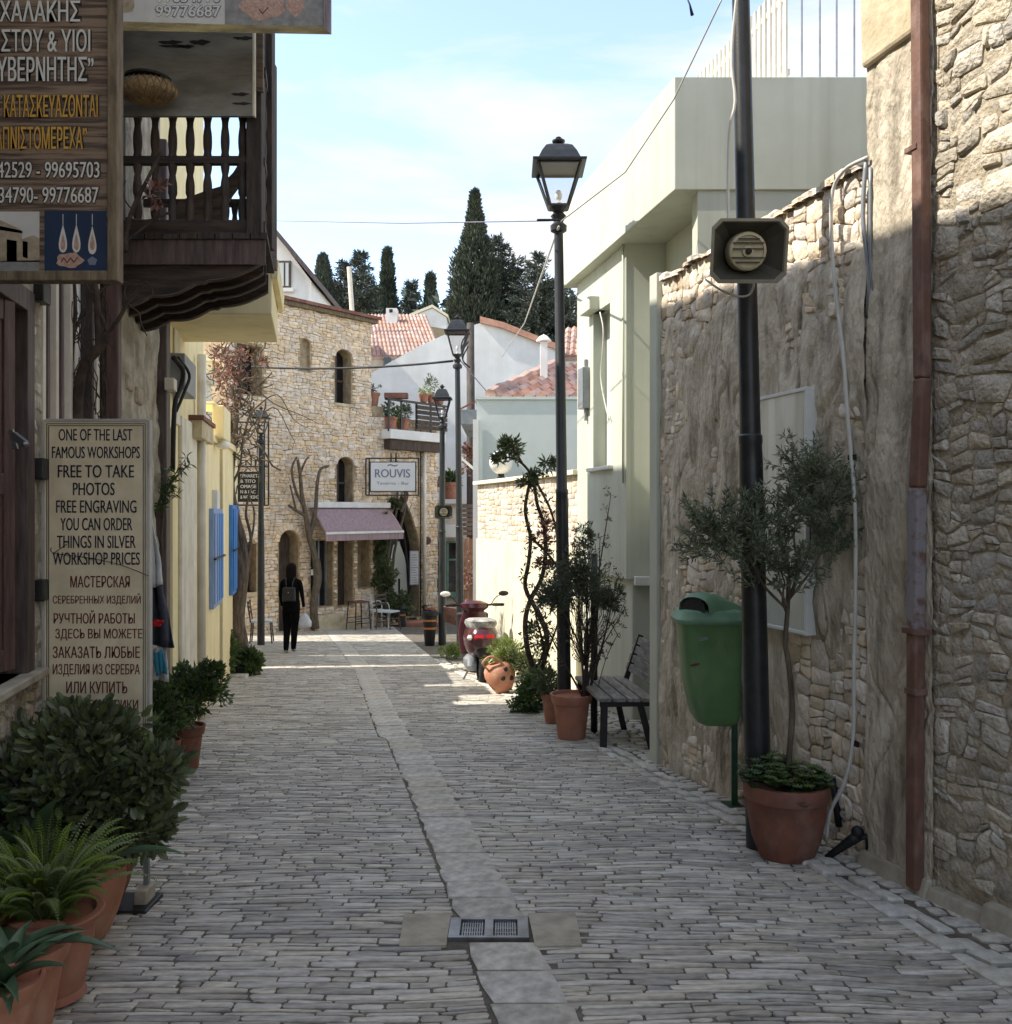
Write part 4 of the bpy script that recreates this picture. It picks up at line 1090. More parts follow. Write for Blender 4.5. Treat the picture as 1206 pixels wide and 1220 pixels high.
# climbing bougainvillea-like twisted stems against the lit wall
tv = thing('climbing_shrub', 'bare twisted climbing shrub with leafy tip rising against the sunlit cream wall', 'shrub', G(645,10.4))
mb = MB(); lf = MB(); Yv = 10.4
ln = [[(645,835),(636,800),(628,770),(626,740),(632,715),(645,690),(650,660),(648,625),(640,600),(637,575),(645,540),(632,560)][:10],
      [(640,830),(648,790),(652,760),(641,730),(626,700),(630,670),(632,640),(626,610),(629,585),(634,566)],
      [(634,566),(622,552),(608,545),(598,547)],[(622,552),(612,535),(606,528),(598,535)],
      [(634,566),(645,585),(657,610),(664,640),(668,680),(668,720)],[(648,790),(655,770),(664,745),(672,715)],[(636,800),(648,775),(640,740),(636,715)],
      [(632,640),(648,655),(662,672),(675,700)],[(634,566),(640,562),(648,566)]]
for pl_ in ln:
    pts = smooth_path([P(x,y,Yv+.05*math.sin(i*2.1)) for i,(x,y) in enumerate(pl_)]); mb.tube(pts, tap(len(pts), .034 if len(pl_) > 8 else .018, .018 if len(pl_) > 8 else .008), 6)
    for p in pts[::2]:
        if r.random() < .75:
            for _ in range(9): leaf(lf, p+rdir(r)*.045, rdir(r), rdir(r), .07, .024, r)
for q,n,rad in ((P(608,532,Yv),10,(.14,.1,.1)),(P(597,546,Yv),4,(.08,.06,.05)),(P(652,550,Yv),5,(.05,.05,.12)),(P(630,573,Yv),5,(.07,.05,.07)),(P(640,760,Yv),7,(.12,.1,.2)),(P(664,700,Yv),16,(.16,.1,.3))):
    crown(lf, q, rad, n, 24, .085, .026, r, .6, .2, .5)
obj('stems', mb, M['vine_bark'], tv, smooth=True); obj('foliage', lf, M['leaf_dark'], tv)
lf = MB(); crown(lf, P(648,645,Yv), (.12,.06,.36), 18, 20, .06, .024, r, .6, .2, .5); o = obj('dry_leaves', lf, M['leaf_red'], tv); o['label'] = 'withered orange brown leaves on the stems'
# round face-like clay urn with holes and sprawling plant
ur = thing('clay_urn', 'sunlit orange clay urn with round holes tipped beside the scooter wheel', 'urn', G(601,11.6))
c = G(601,11.75); mb = MB(); Mx = Matrix.Translation((c.x,c.y,c.z+.02)) @ Matrix.Rotation(R(-14),4,'Y')
mb.lathe([(.07,0),(.11,.02),(.17,.12),(.20,.22),(.195,.30),(.16,.36),(.13,.38),(.10,.375),(.09,.3),(.001,.28)], (0,0,0), 28, cap=False); mb.xf(Mx); obj('urn_body', mb, M['terracotta_pale'], ur, smooth='auto')
for a, z in ((-80,.20),(-45,.17),(-62,.30)):
    d = Vector((math.cos(R(a)), math.sin(R(a)), 0)); q = Mx @ Vector((d.x*.193, d.y*.193, z)); mb = MB(); mb.sphere(tuple(q), .032, 12, 8, (1,.5,1)); obj('hole', mb, M['black'], ur, smooth=True)
mb = MB(); mb.tube(smooth_path([Mx @ Vector(v) for v in ((-.13,-.12,.34),(-.17,-.16,.44),(-.06,-.17,.50),(.04,-.14,.42),(.06,-.12,.36))]), .014, 8); obj('urn_handle', mb, M['terracotta_pale'], ur, smooth=True)
lf = MB(); crown(lf, (c.x+.0,c.y+.05,c.z+.50), (.30,.2,.17), 46, 34, .07, .010, r, .45, .1, .9); obj('foliage', lf, M['leaf_lime'], ur)
lf = MB(); crown(lf, (c.x+.26,c.y-.1,c.z+.36), (.24,.2,.24), 50, 30, .05, .022, r, .4, .1, .6)
tag(obj('trailing_shrub', lf, M['leaf_dark'], None, loc=(c.x+.26,c.y,c.z)), 'dark bushy shrub between the orange urn and the second lamp post', 'shrub')
pt = thing('planter_shrub', 'leafy green shrub growing behind a low stone edging left of the small terracotta pot', 'shrub', G(632,10.4))
lf = MB(); q = G(634,10.2); crown(lf, (q.x,q.y,q.z+.22), (.22,.2,.2), 60, 26, .05, .026, r, .4, .1, .6); crown(lf, (q.x-.1,q.y,q.z+.1), (.2,.12,.1), 26, 26, .05, .026, r, .4, .1, .6); obj('foliage', lf, M['leaf_mid'], pt)
mb = MB()
a = G(616,10.45); mb.box(a.x,a.x+.36,a.y-.25,a.y-.10,a.z-.02,a.z+.09); obj('edging_stone', mb, M['slab'], pt, bevel=.02)
lf = MB(); q = G(537,16.2); crown(lf, (q.x,q.y,q.z+.13), (.17,.16,.13), 26, 26, .06, .03, r, .5, .1, .6)
tag(obj('weed_clump', lf, M['leaf_lime'], None, loc=q), 'small pale green weed clump at the foot of the lamp by the scooter', 'plant')

# ================================================================ scooter (seen from behind, slightly from its left)
sc_c = G(577,12.9)
sc = thing('scooter', 'burgundy motor scooter with grey covered seat parked against the sunlit wall', 'scooter', (0,0,0))
def T(prof, x, n=28, axis='X', c=(0,0,0)):
    mb = MB(); mb.lathe(prof, c, n, axis); return mb
def wheel(y, nm):
    mb = MB(); R1 = .235
    seg = 32
    vs = []; fs = []
    for i in range(seg):
        a = 2*math.pi*i/seg
        for k in range(8):
            b = 2*math.pi*k/8; rr = R1-.045+.05*math.cos(b)
            vs.append((.05*math.sin(b), y+rr*math.cos(a), R1+.005+rr*math.sin(a)))
    for i in range(seg):
        for k in range(8): fs.append((i*8+k, i*8+(k+1)%8, ((i+1)%seg)*8+(k+1)%8, ((i+1)%seg)*8+k))
    mb.add(vs, fs); w = obj('wheel', mb, M['rubber'], sc, smooth=True)
    mb = MB(); mb.lathe([(.16,-.03),(.16,.03),(.13,.035),(.05,.02),(.04,.05),(.001,.05)], (0,y,R1), 20, 'X'); obj('rim', mb, M['metal_grey'], w, smooth='auto')
wheel(.15,'rear'); wheel(1.38,'front')
mb = MB()  # tail body
mb.loft([(0,.40,.34,.10,.28),(0,.32,.42,.15,.36),(0,.28,.52,.18,.40),(0,.26,.62,.19,.42),(0,.27,.70,.17,.40),(0,.30,.75,.15,.38)], n=24, e=.7); obj('tail_body', mb, M['burgundy'], sc, smooth='auto')
mb = MB(); mb.loft([(0,.30,.75,.15,.38),(0,.30,.80,.17,.40),(0,.28,.84,.165,.39),(0,.27,.86,.13,.34)], n=24, e=.7); obj('seat', mb, M['cloth_grey'], sc, smooth='auto')
mb = MB(); mb.loft([(0,-.115,.60,.10,.02),(0,-.125,.63,.115,.03),(0,-.12,.67,.10,.02)], n=20, e=.6); obj('tail_light', mb, M['red_lens'], sc, smooth='auto')
for s in (-1,1):
    mb = MB(); mb.loft([(s*.15,-.06,.60,.022,.02),(s*.155,-.075,.63,.03,.03),(s*.15,-.06,.665,.02,.02)], n=12, e=.8); obj('indicator', mb, M['globe'], sc, smooth='auto')
mb = MB(); mb.loft([(0,-.02,.36,.06,.05),(0,.0,.48,.09,.10),(0,.05,.56,.1,.16)], n=16, e=.7); obj('rear_mudguard', mb, M['black'], sc, smooth='auto')
mb = MB(); mb.loft([(-.1,.28,.17,.05,.14),(-.12,.28,.24,.07,.18),(-.12,.30,.33,.07,.17),(-.1,.32,.38,.05,.12)], n=18, e=.7); obj('engine_cover', mb, M['metal_grey'], sc, smooth='auto')
mb = MB(); mb.tube([(.13,.5,.22),(.15,.2,.26),(.16,-.12,.34)], [.03,.055,.05], 14); obj('exhaust', mb, M['steel'], sc, smooth='auto')
mb = MB(); mb.loft([(0,.86,.25,.15,.30),(0,.86,.29,.17,.32),(0,.86,.32,.16,.31)], n=20, e=.5); obj('floorboard', mb, M['black'], sc, smooth='auto')
mb = MB(); mb.loft([(0,1.16,.28,.14,.06),(0,1.18,.45,.17,.08),(0,1.16,.65,.18,.09),(0,1.12,.82,.16,.10),(0,1.08,.94,.12,.08)], n=22, e=.7); obj('leg_shield', mb, M['burgundy'], sc, smooth='auto')
mb = MB(); mb.loft([(0,1.04,.92,.10,.07),(0,1.02,.98,.17,.10),(0,1.03,1.04,.16,.11),(0,1.05,1.08,.08,.07)], n=20, e=.8); obj('handlebar_cowl', mb, M['burgundy'], sc, smooth='auto')
mb = MB(); mb.tube(smooth_path([(-.34,.93,1.02),(-.2,1.0,1.02),(0,1.04,1.0),(.2,1.0,1.02),(.34,.93,1.02)]), .016, 8); obj('handlebar', mb, M['black'], sc, smooth=True)
for s in (-1,1):
    mb = MB(); mb.tube([(s*.33,.935,1.02),(s*.22,.99,1.02)], .022, 10); obj('grip', mb, M['rubber'], sc, smooth=True)
    mb = MB(); mb.tube(smooth_path([(s*.2,1.0,1.03),(s*.25,1.0,1.12),(s*.32,.97,1.17)]), .006, 6); a = obj('mirror_stem', mb, M['black'], sc, smooth=True)
    mb = MB(); mb.sphere((s*.34,.965,1.18), .055, 14, 8, (1.1,.3,.7)); obj('mirror', mb, M['globe' if s < 0 else 'black'], sc, smooth=True)
mb = MB(); mb.tube([(0,1.30,.7),(0,1.38,.24)], .03, 8); mb.loft([(0,1.38,.30,.06,.2),(0,1.38,.44,.075,.23),(0,1.36,.50,.05,.16)], n=18, e=.8); obj('front_mudguard', mb, M['burgundy'], sc, smooth='auto')
mb = MB(); mb.loft([(0,1.30,.62,.17,.14),(0,1.30,.66,.18,.15),(0,1.30,.88,.19,.16),(0,1.30,.9,.17,.14)], n=16, e=.4); obj('front_basket', mb, M['leather'], sc, smooth='auto')
mb = MB(); mb.tube([(-.1,.5,.2),(-.18,.5,.02)], .012, 6); mb.tube([(.1,.5,.2),(.18,.5,.02)], .012, 6); obj('stand', mb, M['steel'], sc)
sc.location = (sc_c.x, sc_c.y-.2, gz(13.1)+.005); sc.rotation_euler = (math.atan(-.06), 0, R(9)); sc.scale = (1.28, 1.0, 1.04)
# ================================================================ LEFT: workshop house
r = random.Random(61)
def lz(px, py): return CAMZ+(610-py)/F*ly(px)
lh = thing('workshop_house', 'two storey old house on the near left with brown shutters and patchy plaster', 'house', LF.P(5, gz(5)))
Y1 = 7.62
mb = MB()
# openings: shuttered window (y 3.2..4.3), tall shop window (4.55..5.82)
def lwall(m_, ya,yb,za,zb,n1=0,n0=-.55): m_.fbox(LF,ya,yb,za,zb,n0,n1)
zs = lz(30,800)
lwall(mb,-4,3.0,-1,7.65); lwall(mb,3.0,4.22,-1,zs); lwall(mb,3.0,4.22,2.55,7.65); lwall(mb,4.22,4.44,-1,7.65)
lwall(mb,4.44,5.84,-1,.35); lwall(mb,4.44,5.84,3.1,7.65); lwall(mb,5.84,Y1,-1,7.65)
mb.fbox(LF,-4,Y1,-1,7.6,-5,-.56)
obj('wall', mb, M['plaster_grey'], lh)
rubble(lh, LF, 2.9, 4.62, -.3, zs-.03, (.12,.30,.08,.2), M['rubble'], r, us=1.02, gap=.01, amp=.03, fq=4, prd=(.02,.045), n0=-.02, limit=120, minpx=9, seed=2.3)
rubble(lh, LF, 4.27, 4.43, zs, 3.2, (.08,.16,.08,.18), M['rubble'], r, us=1.02, gap=.006, amp=.03, fq=4, prd=(.012,.03), n0=-.02, limit=60, minpx=8, seed=2.8)
rough_sheet('rough_plaster', LF, 5.86, Y1-.03, .4, 4.2, 70, 130, lambda u,v: .03+.028*fbm(u,v*.7,6.2,4)-.09*max(0,noise.noise(Vector((u*3,v*4,3.1)))-.28)*(1 if v<2.35 else .3), M['plaster_grey'], lh, 1.02)
mb = MB(); mb.fbox(LF,3.0,4.3,zs-.04,zs+.0,-.3,.07); obj('window_sill', mb, M['concrete'], lh, bevel=.008)
mb = MB(); mb.fbox(LF,3.0,4.22,zs,2.55,-.5,-.45); obj('pane', mb, M['glass_dark'], lh)
# brown shutter leaves standing half open
def shutter(hy, hn, ang, w, z0, z1, m, par, lab=None):
    "leaf hinged at (hy,hn), swinging by ang degrees away from the wall"
    dU = LF.U.normalized(); dr_ = (dU*math.cos(R(ang)) + LF.N*math.sin(R(ang)))
    nr = dr_.cross(Vector((0,0,1)))
    fr = Frame(LF.P(hy,0,hn), dr_, nr)
    mb = MB()
    st = .07
    for a,b in ((0,st),(w-st,w)): mb.fbox(fr,a,b,z0,z1,-.02,.02); mb.rnd = r.random()
    for z in (z0, (z0+z1)/2-.04, z1-.09): mb.fbox(fr,st,w-st,z,z+.09,-.017,.017)
    o = obj('shutter', mb, m, par, bevel=.004)
    if lab: o['label'] = lab
    n = max(2, int((w-2*st)/.09))
    for k in range(n):
        a = st+(w-2*st)*k/n; g = MB(); g.fbox(fr,a+.004,a+(w-2*st)/n-.004,z0+.02,z1-.02,-.008,.010); obj('plank', g, m, o)
    for z in (z0+.25, z1-.35):
        g = MB(); g.fbox(fr,-.02,w*.4,z,z+.035,.02,.028); g.tube([fr.P(0,z-.03,.024),fr.P(0,z+.07,.024)], .014, 8); obj('hinge', g, M['iron'], o)
    return o, fr
o, fr = shutter(4.20, .0, -152, .42, zs+.05, 2.5, M['wood_brown'], lh)
shutter(3.62, -.10, 18, .36, zs+.05, 2.5, M['wood_brown'], lh)
mb = MB()
for a,b,c_,d_ in ((4.12,4.22,zs,2.6),(3.0,4.22,2.5,2.6),(3.52,3.62,zs,2.5)): mb.fbox(LF,a,b,c_,d_,-.16,.03)
obj('window_frame', mb, M['wood_brown'], lh, bevel=.004)
mb = MB(); c = LF.P(3.86,lz(30,525),.05); mb.bar(c, c+Vector((.06,-.02,-.04)), .02, .03); mb.bar(c+Vector((-.01,0,.02)), c+Vector((.01,0,-.06)), .015, .02); mb.sphere(tuple(c+Vector((.06,-.02,-.04))), .015, 8, 6); obj('latch', mb, M['steel'], lh)
mb = MB(); mb.bar(fr.P(.2,lz(40,500),.03),fr.P(.2,lz(40,640),.03),.02,.016); obj('latch', mb, M['cable_pale'], lh)
# wide shop window with faded planks, pale panes and brown frame
for k,(a,b,m_) in enumerate(((4.45,4.50,'offwhite'),(4.50,4.56,'mauve'),(4.56,4.60,'wood_brown'),(4.60,4.67,'mauve'),(4.67,4.72,'offwhite'),(4.72,4.80,'mauve'),(4.80,4.84,'wood_brown'),(4.84,4.93,'mauve'),(4.93,4.98,'offwhite'),(4.98,5.06,'wood_brown'),(5.06,5.14,'offwhite'),(5.14,5.18,'wood_brown'),(5.18,5.50,'pale_blue'),(5.50,5.55,'wood_dark'),(5.55,5.62,'offwhite'),(5.62,5.80,'wood_brown'))):
    g = MB(); n1 = (.0,-.025,-.01,-.03)[k%4]; g.fbox(LF,a+.002,b-.002,.36,3.08,-.12,n1 if m_ != 'pale_blue' else -.09); obj('plank' if m_ != 'pale_blue' else 'pane', g, M[m_], lh, bevel=.003 if m_ != 'pale_blue' else 0)
for zz in (lz(60,360), lz(52,560), lz(55,700)):
    g = MB(); g.fbox(LF,4.30,4.42,zz-.05,zz+.05,-.01,.045); obj('hinge_block', g, M['iron'], lh, bevel=.006)
# beam ends in the plaster
for px, py in ((148,455),(160,472),(170,486)):
    yy = ly(px); g = MB(); z = lz(px,py); g.fbox(LF,yy-.10,yy+.09,z-.06,z+.06,-.1,.05); obj('beam_end', g, M['mortar'], lh, bevel=.02)
# rusty brown downpipe at the house corner
mb = MB(); mb.fbox(LF,7.40,7.58,-.5,4.6,.0,.09); obj('downpipe', mb, M['wood_brown'], lh, bevel=.01)
mb = MB(); mb.fbox(LF,5.70,5.80,2.05,4.6,.0,.08); obj('downpipe', mb, M['wood_brown'], lh, bevel=.01)
mb = MB(); mb.fbox(LF,7.30,7.46,lz(180,462),lz(180,448),.09,.16); obj('junction_box', mb, M['offwhite'], lh)

# ---------------------------------------------------------------- timber balcony
bl = thing('timber_balcony', 'dark weathered timber balcony with turned balusters above the workshop signs', 'balcony', LF.P(6, 3.4))
ZF = P(0,288,6.0).z     # top of the bracket level near the camera
XO = -1.59              # outer edge at the near end
def bo(y, x, z):        # balcony coordinate: y along street, x out to the street measured at Y=6
    return Vector((x - .198*(y-6.0), y, z))
YN, YF_ = 5.98, 6.80
xin = -2.56
# cantilever brackets with a wavy lower edge
def wavy(t):            # 0 at wall, 1 at outer end -> drop below ZF
    z = .40 - .27*t**1.1
    z += .030*abs(math.sin(math.pi*(t*3.3+.12))) if t < .62 else .028*math.sin(math.pi*(t-.62)/.38)
    return z
zo = P(0,312,6.0).z
for k, y in enumerate((YN, 6.22, 6.47, 6.74)):
    pts = []
    N = 34; drop0 = ZF-.02
    for i in range(N+1):
        t = i/N; x = xin+(XO+.0-xin)*t; pts.append((x, drop0-wavy(t)+.0))
    a = [bo(y, x, z) for x,z in pts] + [bo(y, XO, drop0), bo(y, xin, drop0)]
    mb = MB(); mb.prism(a, bo(y+.045,0,0)-bo(y,0,0)); b = obj('bracket', mb, M['wood_dark_h'], bl)
    mb = MB(); e = [bo(y-.006, x, z+.004) for x,z in pts]
    mb.tube(e, .0035, 5); obj('moulding', mb, M['wood_lit'], b, smooth=True)
# fascia boards, floor
mb = MB(); a,b_,c_,d_ = bo(YN-.03,xin,ZF-.16),bo(YN-.03,XO+.03,ZF-.16),bo(YN-.0,XO+.03,ZF-.16),bo(YN,xin,ZF-.16); up = Vector((0,0,.16))
mb.hexa([a,b_,c_,d_,a+up,b_+up,c_+up,d_+up]); obj('fascia', mb, M['wood_brown'], bl)
for k in range(9):
    x0 = xin+(XO+.05-xin)*k/9; x1 = xin+(XO+.05-xin)*(k+1)/9-.008; mb = MB(); z0 = ZF+.0; z1 = ZF+.035+r.uniform(-.004,.006)
    mb.hexa([bo(YN-.05,x0,z0),bo(YN-.05,x1,z0),bo(YF_,x1,z0),bo(YF_,x0,z0),bo(YN-.05,x0,z1),bo(YN-.05,x1,z1),bo(YF_,x1,z1),bo(YF_,x0,z1)]); obj('floor_board', mb, M['wood_dark'], bl)
def bbar(y0,x0,z0,y1,x1,z1,w,h,m='wood_dark_h',nm='rail'):
    mb = MB(); mb.bar(bo(y0,x0,z0), bo(y1,x1,z1), w, h); obj(nm, mb, M[m], bl, bevel=.003)
zr = P(0,193,6.0).z; zt = zr+.62
for z, w in ((ZF+.07,.07),(ZF+.115,.03),(zr,.05)):
    for y in (YN, YF_): bbar(y,xin,z,y,XO,z,.05,w)
    bbar(YN,XO,z,YF_,XO,z,.05,w)
zmid = CAMZ + (610-140)/F*5.98
ztop = 4.35
def baluster(x, y, z0, z1, rr=.026):
    c = bo(y,x,0); L = z1-z0; pr = []
    for i in range(17):
        t = i/16; k = .62+.38*abs(math.sin(math.pi*(t*2.5)))
        if abs(t-.5) < .06 or t < .06 or t > .94: k = 1.0
        pr.append((rr*k, z0+L*t))
    mb = MB(); mb.lathe(pr, (c.x,c.y,0), 10); obj('baluster', mb, M['wood_dark'], bl, smooth='auto')
for k in range(7):
    x = xin+.17+(XO-.12-xin-.17)*k/6
    baluster(x, YN, ZF+.12, zr-.02, .030); baluster(x, YN, zr+.02, zr+.55, .030)
for k in range(6): baluster(xin+.3+k*.14, YF_, ZF+.12, zr-.02, .026); 
for k in range(5):
    y = YN+.16+k*.15; baluster(XO, y, ZF+.12, zr-.02, .028); baluster(XO, y, zr+.02, zr+.55, .028)
bbar(YN,xin,zr+.58,YN,XO,zr+.58,.06,.06); bbar(YN,XO,zr+.58,YF_,XO,zr+.58,.06,.06)
for x,y,w in ((XO-.035,YN,.10),(XO+.02,YN+.3,.09),(XO,YF_,.10),(xin+.03,YN,.09),(XO+.0,6.6,.08)):
    c = bo(y,x,0); mb = MB(); mb.box(c.x-w/2,c.x+w/2,c.y-w/2,c.y+w/2,ZF+.03 if x>xin+.1 else ZF-.0,4.9); obj('post', mb, M['wood_dark'], bl, bevel=.006)
# broken scroll cut boards inside the railing
mb = MB(); yb = 6.2
poly = [(208,262),(212,240),(232,232),(248,226),(262,222),(278,205),(291,184),(300,192),(301,200),(288,216),(276,232),(268,246),(262,262),(250,266),(232,264)]
mb.prism([P(x,y,yb) for x,y in poly], (0,.03,0)); obj('scroll_board', mb, M['wood_lit'], bl)
# upper panel boards hiding the balusters
mb = MB(); c0 = P(136,138,5.86); c1 = P(301,36,5.86)
mb.box(c0.x,c1.x,5.86,5.885,c0.z,c1.z+.3); pn = obj('grey_board', mb, M['board_grey'], bl); pn['label'] = 'weathered grey board with flaking paint closing the top of the balcony'
mb = MB(); mb.box(c1.x+.001,c1.x+.014,5.855,5.89,c0.z,c1.z+.3); obj('board_edge', mb, M['offwhite'], bl)
for (x,y,w,h) in ((203,50,14,2.2),(222,55,9,2),(238,50,12,3),(208,54.5,18,1.6),(290,45,12,2),(288,123,11,1.5),(286,112,10,2)):
    a = P(x,y,5.855); mb = MB(); s = 5.86/F
    pts = [Vector((a.x+w*s*math.cos(t)*(1+.2*math.sin(3*t)), 5.857, a.z+h*s*math.sin(t)*(1+.3*math.cos(5*t)))) for t in [2*math.pi*i/14 for i in range(14)]]
    mb.prism(pts, (0,.002,0)); obj('flaked_hole', mb, M['ink_black'], bl)
mb = MB(); a = P(302,108,5.9); mb.box(a.x+.015,a.x+.06,5.90,5.93,a.z,a.z+.75); obj('trim_board', mb, M['wood_lit'], bl)
wk = thing('wicker_lampshade', 'shallow oval wicker basket lampshade hanging on the grey balcony board', 'lampshade', P(178,108,5.7))
c = P(177,108,5.66); mb = MB(); s = c.y/F
mb.sphere((c.x,c.y,c.z), 34*s, 28, 14, (1,.75,.46)); mb.v = [(x,y,min(z, c.z+13*s)) for x,y,z in mb.v]; obj('basket', mb, M['wicker'], wk, smooth='auto')
for sgn in (-1,1):
    for k in range(13):
        mb = MB(); pts = []
        for i in range(9):
            t = i/8; a = math.pi*(1.05+.9*((k/12)+ sgn*.10*(t-.5))); q = -.85+1.5*t; rr = 34*s*math.sqrt(max(0,1-q*q*.93))*1.01
            pts.append((c.x+rr*math.cos(a), c.y+rr*.75*math.sin(a), c.z+q*17*s))
        mb.tube(pts, .0032, 4); obj('wicker_strand', mb, M['wood_frame'], wk, smooth=True)
mb = MB(); mb.lathe([(26*s,c.z+12*s),(27*s,c.z+14*s),(22*s,c.z+15.5*s)], (c.x,c.y,0), 20); obj('rim', mb, M['ink_black'], wk)

# ---------------------------------------------------------------- signs
def board_frame(root, x0,x1,z0,z1,y, t, m, d=.05, sides='lrtb'):
    for nm, a in (('l',(x0,x0+t,z0,z1)),('r',(x1-t,x1,z0,z1)),('b',(x0+t,x1-t,z0,z0+t)),('t',(x0+t,x1-t,z1-t,z1))):
        if nm in sides:
            mb = MB(); mb.box(a[0],a[1],y-.012,y+d,a[2],a[3]); obj('frame_bar', mb, m if nm in 'lr' else M['wood_frame'] , root, bevel=.004)
sg = thing('wooden_sign', 'big hanging sign with white and gold lettering on printed wood above two pictures', 'sign', P(70,335,4.0))
Yg = 3.6; a = P(-22,335,Yg); b = P(141,-130,Yg)
board_frame(sg, a.x, b.x, a.z, b.z, Yg, 12/F*Yg, M['wood_frame'])
mb = MB(); mb.box(a.x+.02,b.x-.03,Yg+.005,Yg+.03,a.z+.02,b.z-.02); obj('board', mb, M['wood_sign'], sg)
SG = Frame((0,Yg,0),(1,0,0),(0,-1,0))
def line(root, fr, Yd, s, x0,y0,x1,y1, m, n=.0015, outline=None, off=0.0, grow=0.006):
    a = P(x0,y1,Yd); b = P(x1,y0,Yd)
    if outline:
        mb = MB(); write(mb, s, fr, a.x, b.x, a.z, b.z, n, off+.05, grow); obj('lettering', mb, outline, root)
        n += .0015
    mb = MB(); write(mb, s, fr, a.x, b.x, a.z, b.z, n, off); obj('lettering', mb, m, root)
SG = Frame((0,Yg+.004,0),(1,0,0),(0,-1,0))
for s,x0,y0,x1,y1,m_ in (("ΙΧΑΛΑΚΗΣ",-4,1,96,26,'ink_white'),("ΣΤΟΥ & ΥΙΟΙ",2,35,108,62,'ink_white'),("ΥΒΕΡΝΗΤΗΣ”",-3,68,112,97,'ink_white'),
    ("ΚΑΤΑΣΚΕΥΑΖΟΝΤΑΙ",5,113,117,140,'ink_gold'),("ΑΠΝΙΣΤΟΜΕΡΕΧΑ”",-5,151,104,178,'ink_gold'),("42529 - 99695703",-3,193,119,212,'ink_white'),("34790- 99776687",-1,223,118,242,'ink_white')):
    line(sg, SG, Yg+.004, s, x0,y0,x1,y1, M[m_], .0015, M['ink_black'], .014, .005)
def flat(root, pts, Yd, m, nm='picture', n=0.0):
    mb = MB(); mb.add([P(x,y,Yd-n) for x,y in pts], [tuple(range(len(pts)))]); return obj(nm, mb, m, root)
Yp = Yg+.003
pc = flat(sg, [(-60,252),(47,252),(47,324),(-60,324)], Yp, M['print_sky'])
for pts, m_ in (([(-60,262),(0,262),(24,273),(26,276),(26,312),(-60,312)],'print_wall'),([(26,285),(40,280),(47,284),(47,312),(26,312)],'print_wall'),([(-8,270),(0,269),(27,275),(27,278),(-8,273)],'ink_grey'),([(8,285),(20,287),(20,311),(8,311)],'ink_black'),([(27,287),(33,288),(33,308),(27,306)],'ink_grey'),([(-60,312),(47,310),(47,324),(-60,324)],'print_grey')):
    flat(sg, pts, Yp, M[m_], 'picture', .001)
flat(sg, [(53,251),(127,251),(128,324),(53,324)], Yp, M['print_blue'])
def blob(root, cx, cy, rx, ry, Yd, m, n, k=16, wob=.12, drop=False):
    pts = []
    for i in range(k):
        t = 2*math.pi*i/k; w = 1+wob*math.sin(5*t+cx)
        x = rx*math.cos(t); y = ry*math.sin(t)
        if drop: x *= (.55+.45*math.sin(t)) if math.sin(t) > -1 else 1
        pts.append((cx+x*w, cy+y*w))
    flat(root, pts, Yd, m, 'picture', n)
for cx in (75,91,110):
    blob(sg, cx, 284 if cx < 100 else 286, 7.5, 17, Yp, M['ink_white'], .001, drop=True, wob=0); blob(sg, cx, 288, 4.5, 10, Yp, M['print_pink'], .0017, drop=True, wob=0)
    flat(sg, [(cx-.4,255),(cx+.4,255),(cx+.4,268),(cx-.4,268)], Yp, M['ink_white'], 'picture', .001)
blob(sg, 83, 310, 16, 9, Yp, M['print_pink'], .002); blob(sg, 110, 311, 5.5, 5, Yp, M['ink_grey'], .002)
flat(sg, [(72,312),(76,306),(80,312),(84,306),(88,311),(92,306),(93,307),(88,313.5),(84,308.5),(80,314),(76,308.5),(73,313)], Yp, M['ink_red'], 'picture', .0026)
# second sign high over the lane
s2 = thing('hanging_sign', 'long sign with a pale wooden frame and phone number hanging high over the lane', 'sign', P(264,40,5.5))
Yh = 5.5; a = P(133,36,Yh); b = P(395,-150,Yh); t = 9/F*Yh
mb = MB(); mb.hexa([P(133,36,Yh-.02),P(395,41,Yh-.02),P(395,41,Yh+.04),P(133,36,Yh+.04),P(133,25,Yh-.02),P(386,32,Yh-.02),P(386,32,Yh+.04),P(133,25,Yh+.04)]); obj('frame_bar', mb, M['wood_frame_h'], s2)
mb = MB(); mb.hexa([P(386,32,Yh-.02),P(395,41,Yh-.02),P(395,41,Yh+.04),P(386,32,Yh+.04),P(386,-150,Yh-.02),P(395,-150,Yh-.02),P(395,-150,Yh+.04),P(386,-150,Yh+.04)]); obj('frame_bar', mb, M['mauve'], s2)
mb = MB(); mb.hexa([P(133,30,Yh),P(390,36,Yh),P(390,36,Yh+.03),P(133,30,Yh+.03),P(133,-150,Yh),P(390,-150,Yh),P(390,-150,Yh+.03),P(133,-150,Yh+.03)]); obj('board', mb, M['print_sky'], s2)
flat(s2, [(268,-70),(386,-70),(386,31.5),(268,29)], Yh, M['print_grey'], 'picture', .002)
flat(s2, [(133,-60),(160,-60),(160,8),(158,13),(133,18)], Yh, M['print_wall'], 'picture', .002); flat(s2, [(138,-5),(147,-6),(147,9),(138,10)], Yh, M['ink_grey'], 'picture', .003)
blob(s2, 313, 6, 27, 18, Yh, M['print_pink'], .003); blob(s2, 352, 4, 11, 15, Yh, M['print_pink'], .003)
flat(s2, [(309,10),(313,15),(319,8),(320,9),(313,17),(308,11)], Yh, M['ink_red'], 'picture', .004)
S2 = Frame((0,Yh-.001,0),(1,0,0),(0,-1,0))
line(s2, S2, Yh, "99634790", 187,-14,263,3, M['ink_white'], .002, M['ink_grey'], .01, .006)
line(s2, S2, Yh, "99776687", 186,7,263,20, M['ink_white'], .002, M['ink_grey'], .01, .006)
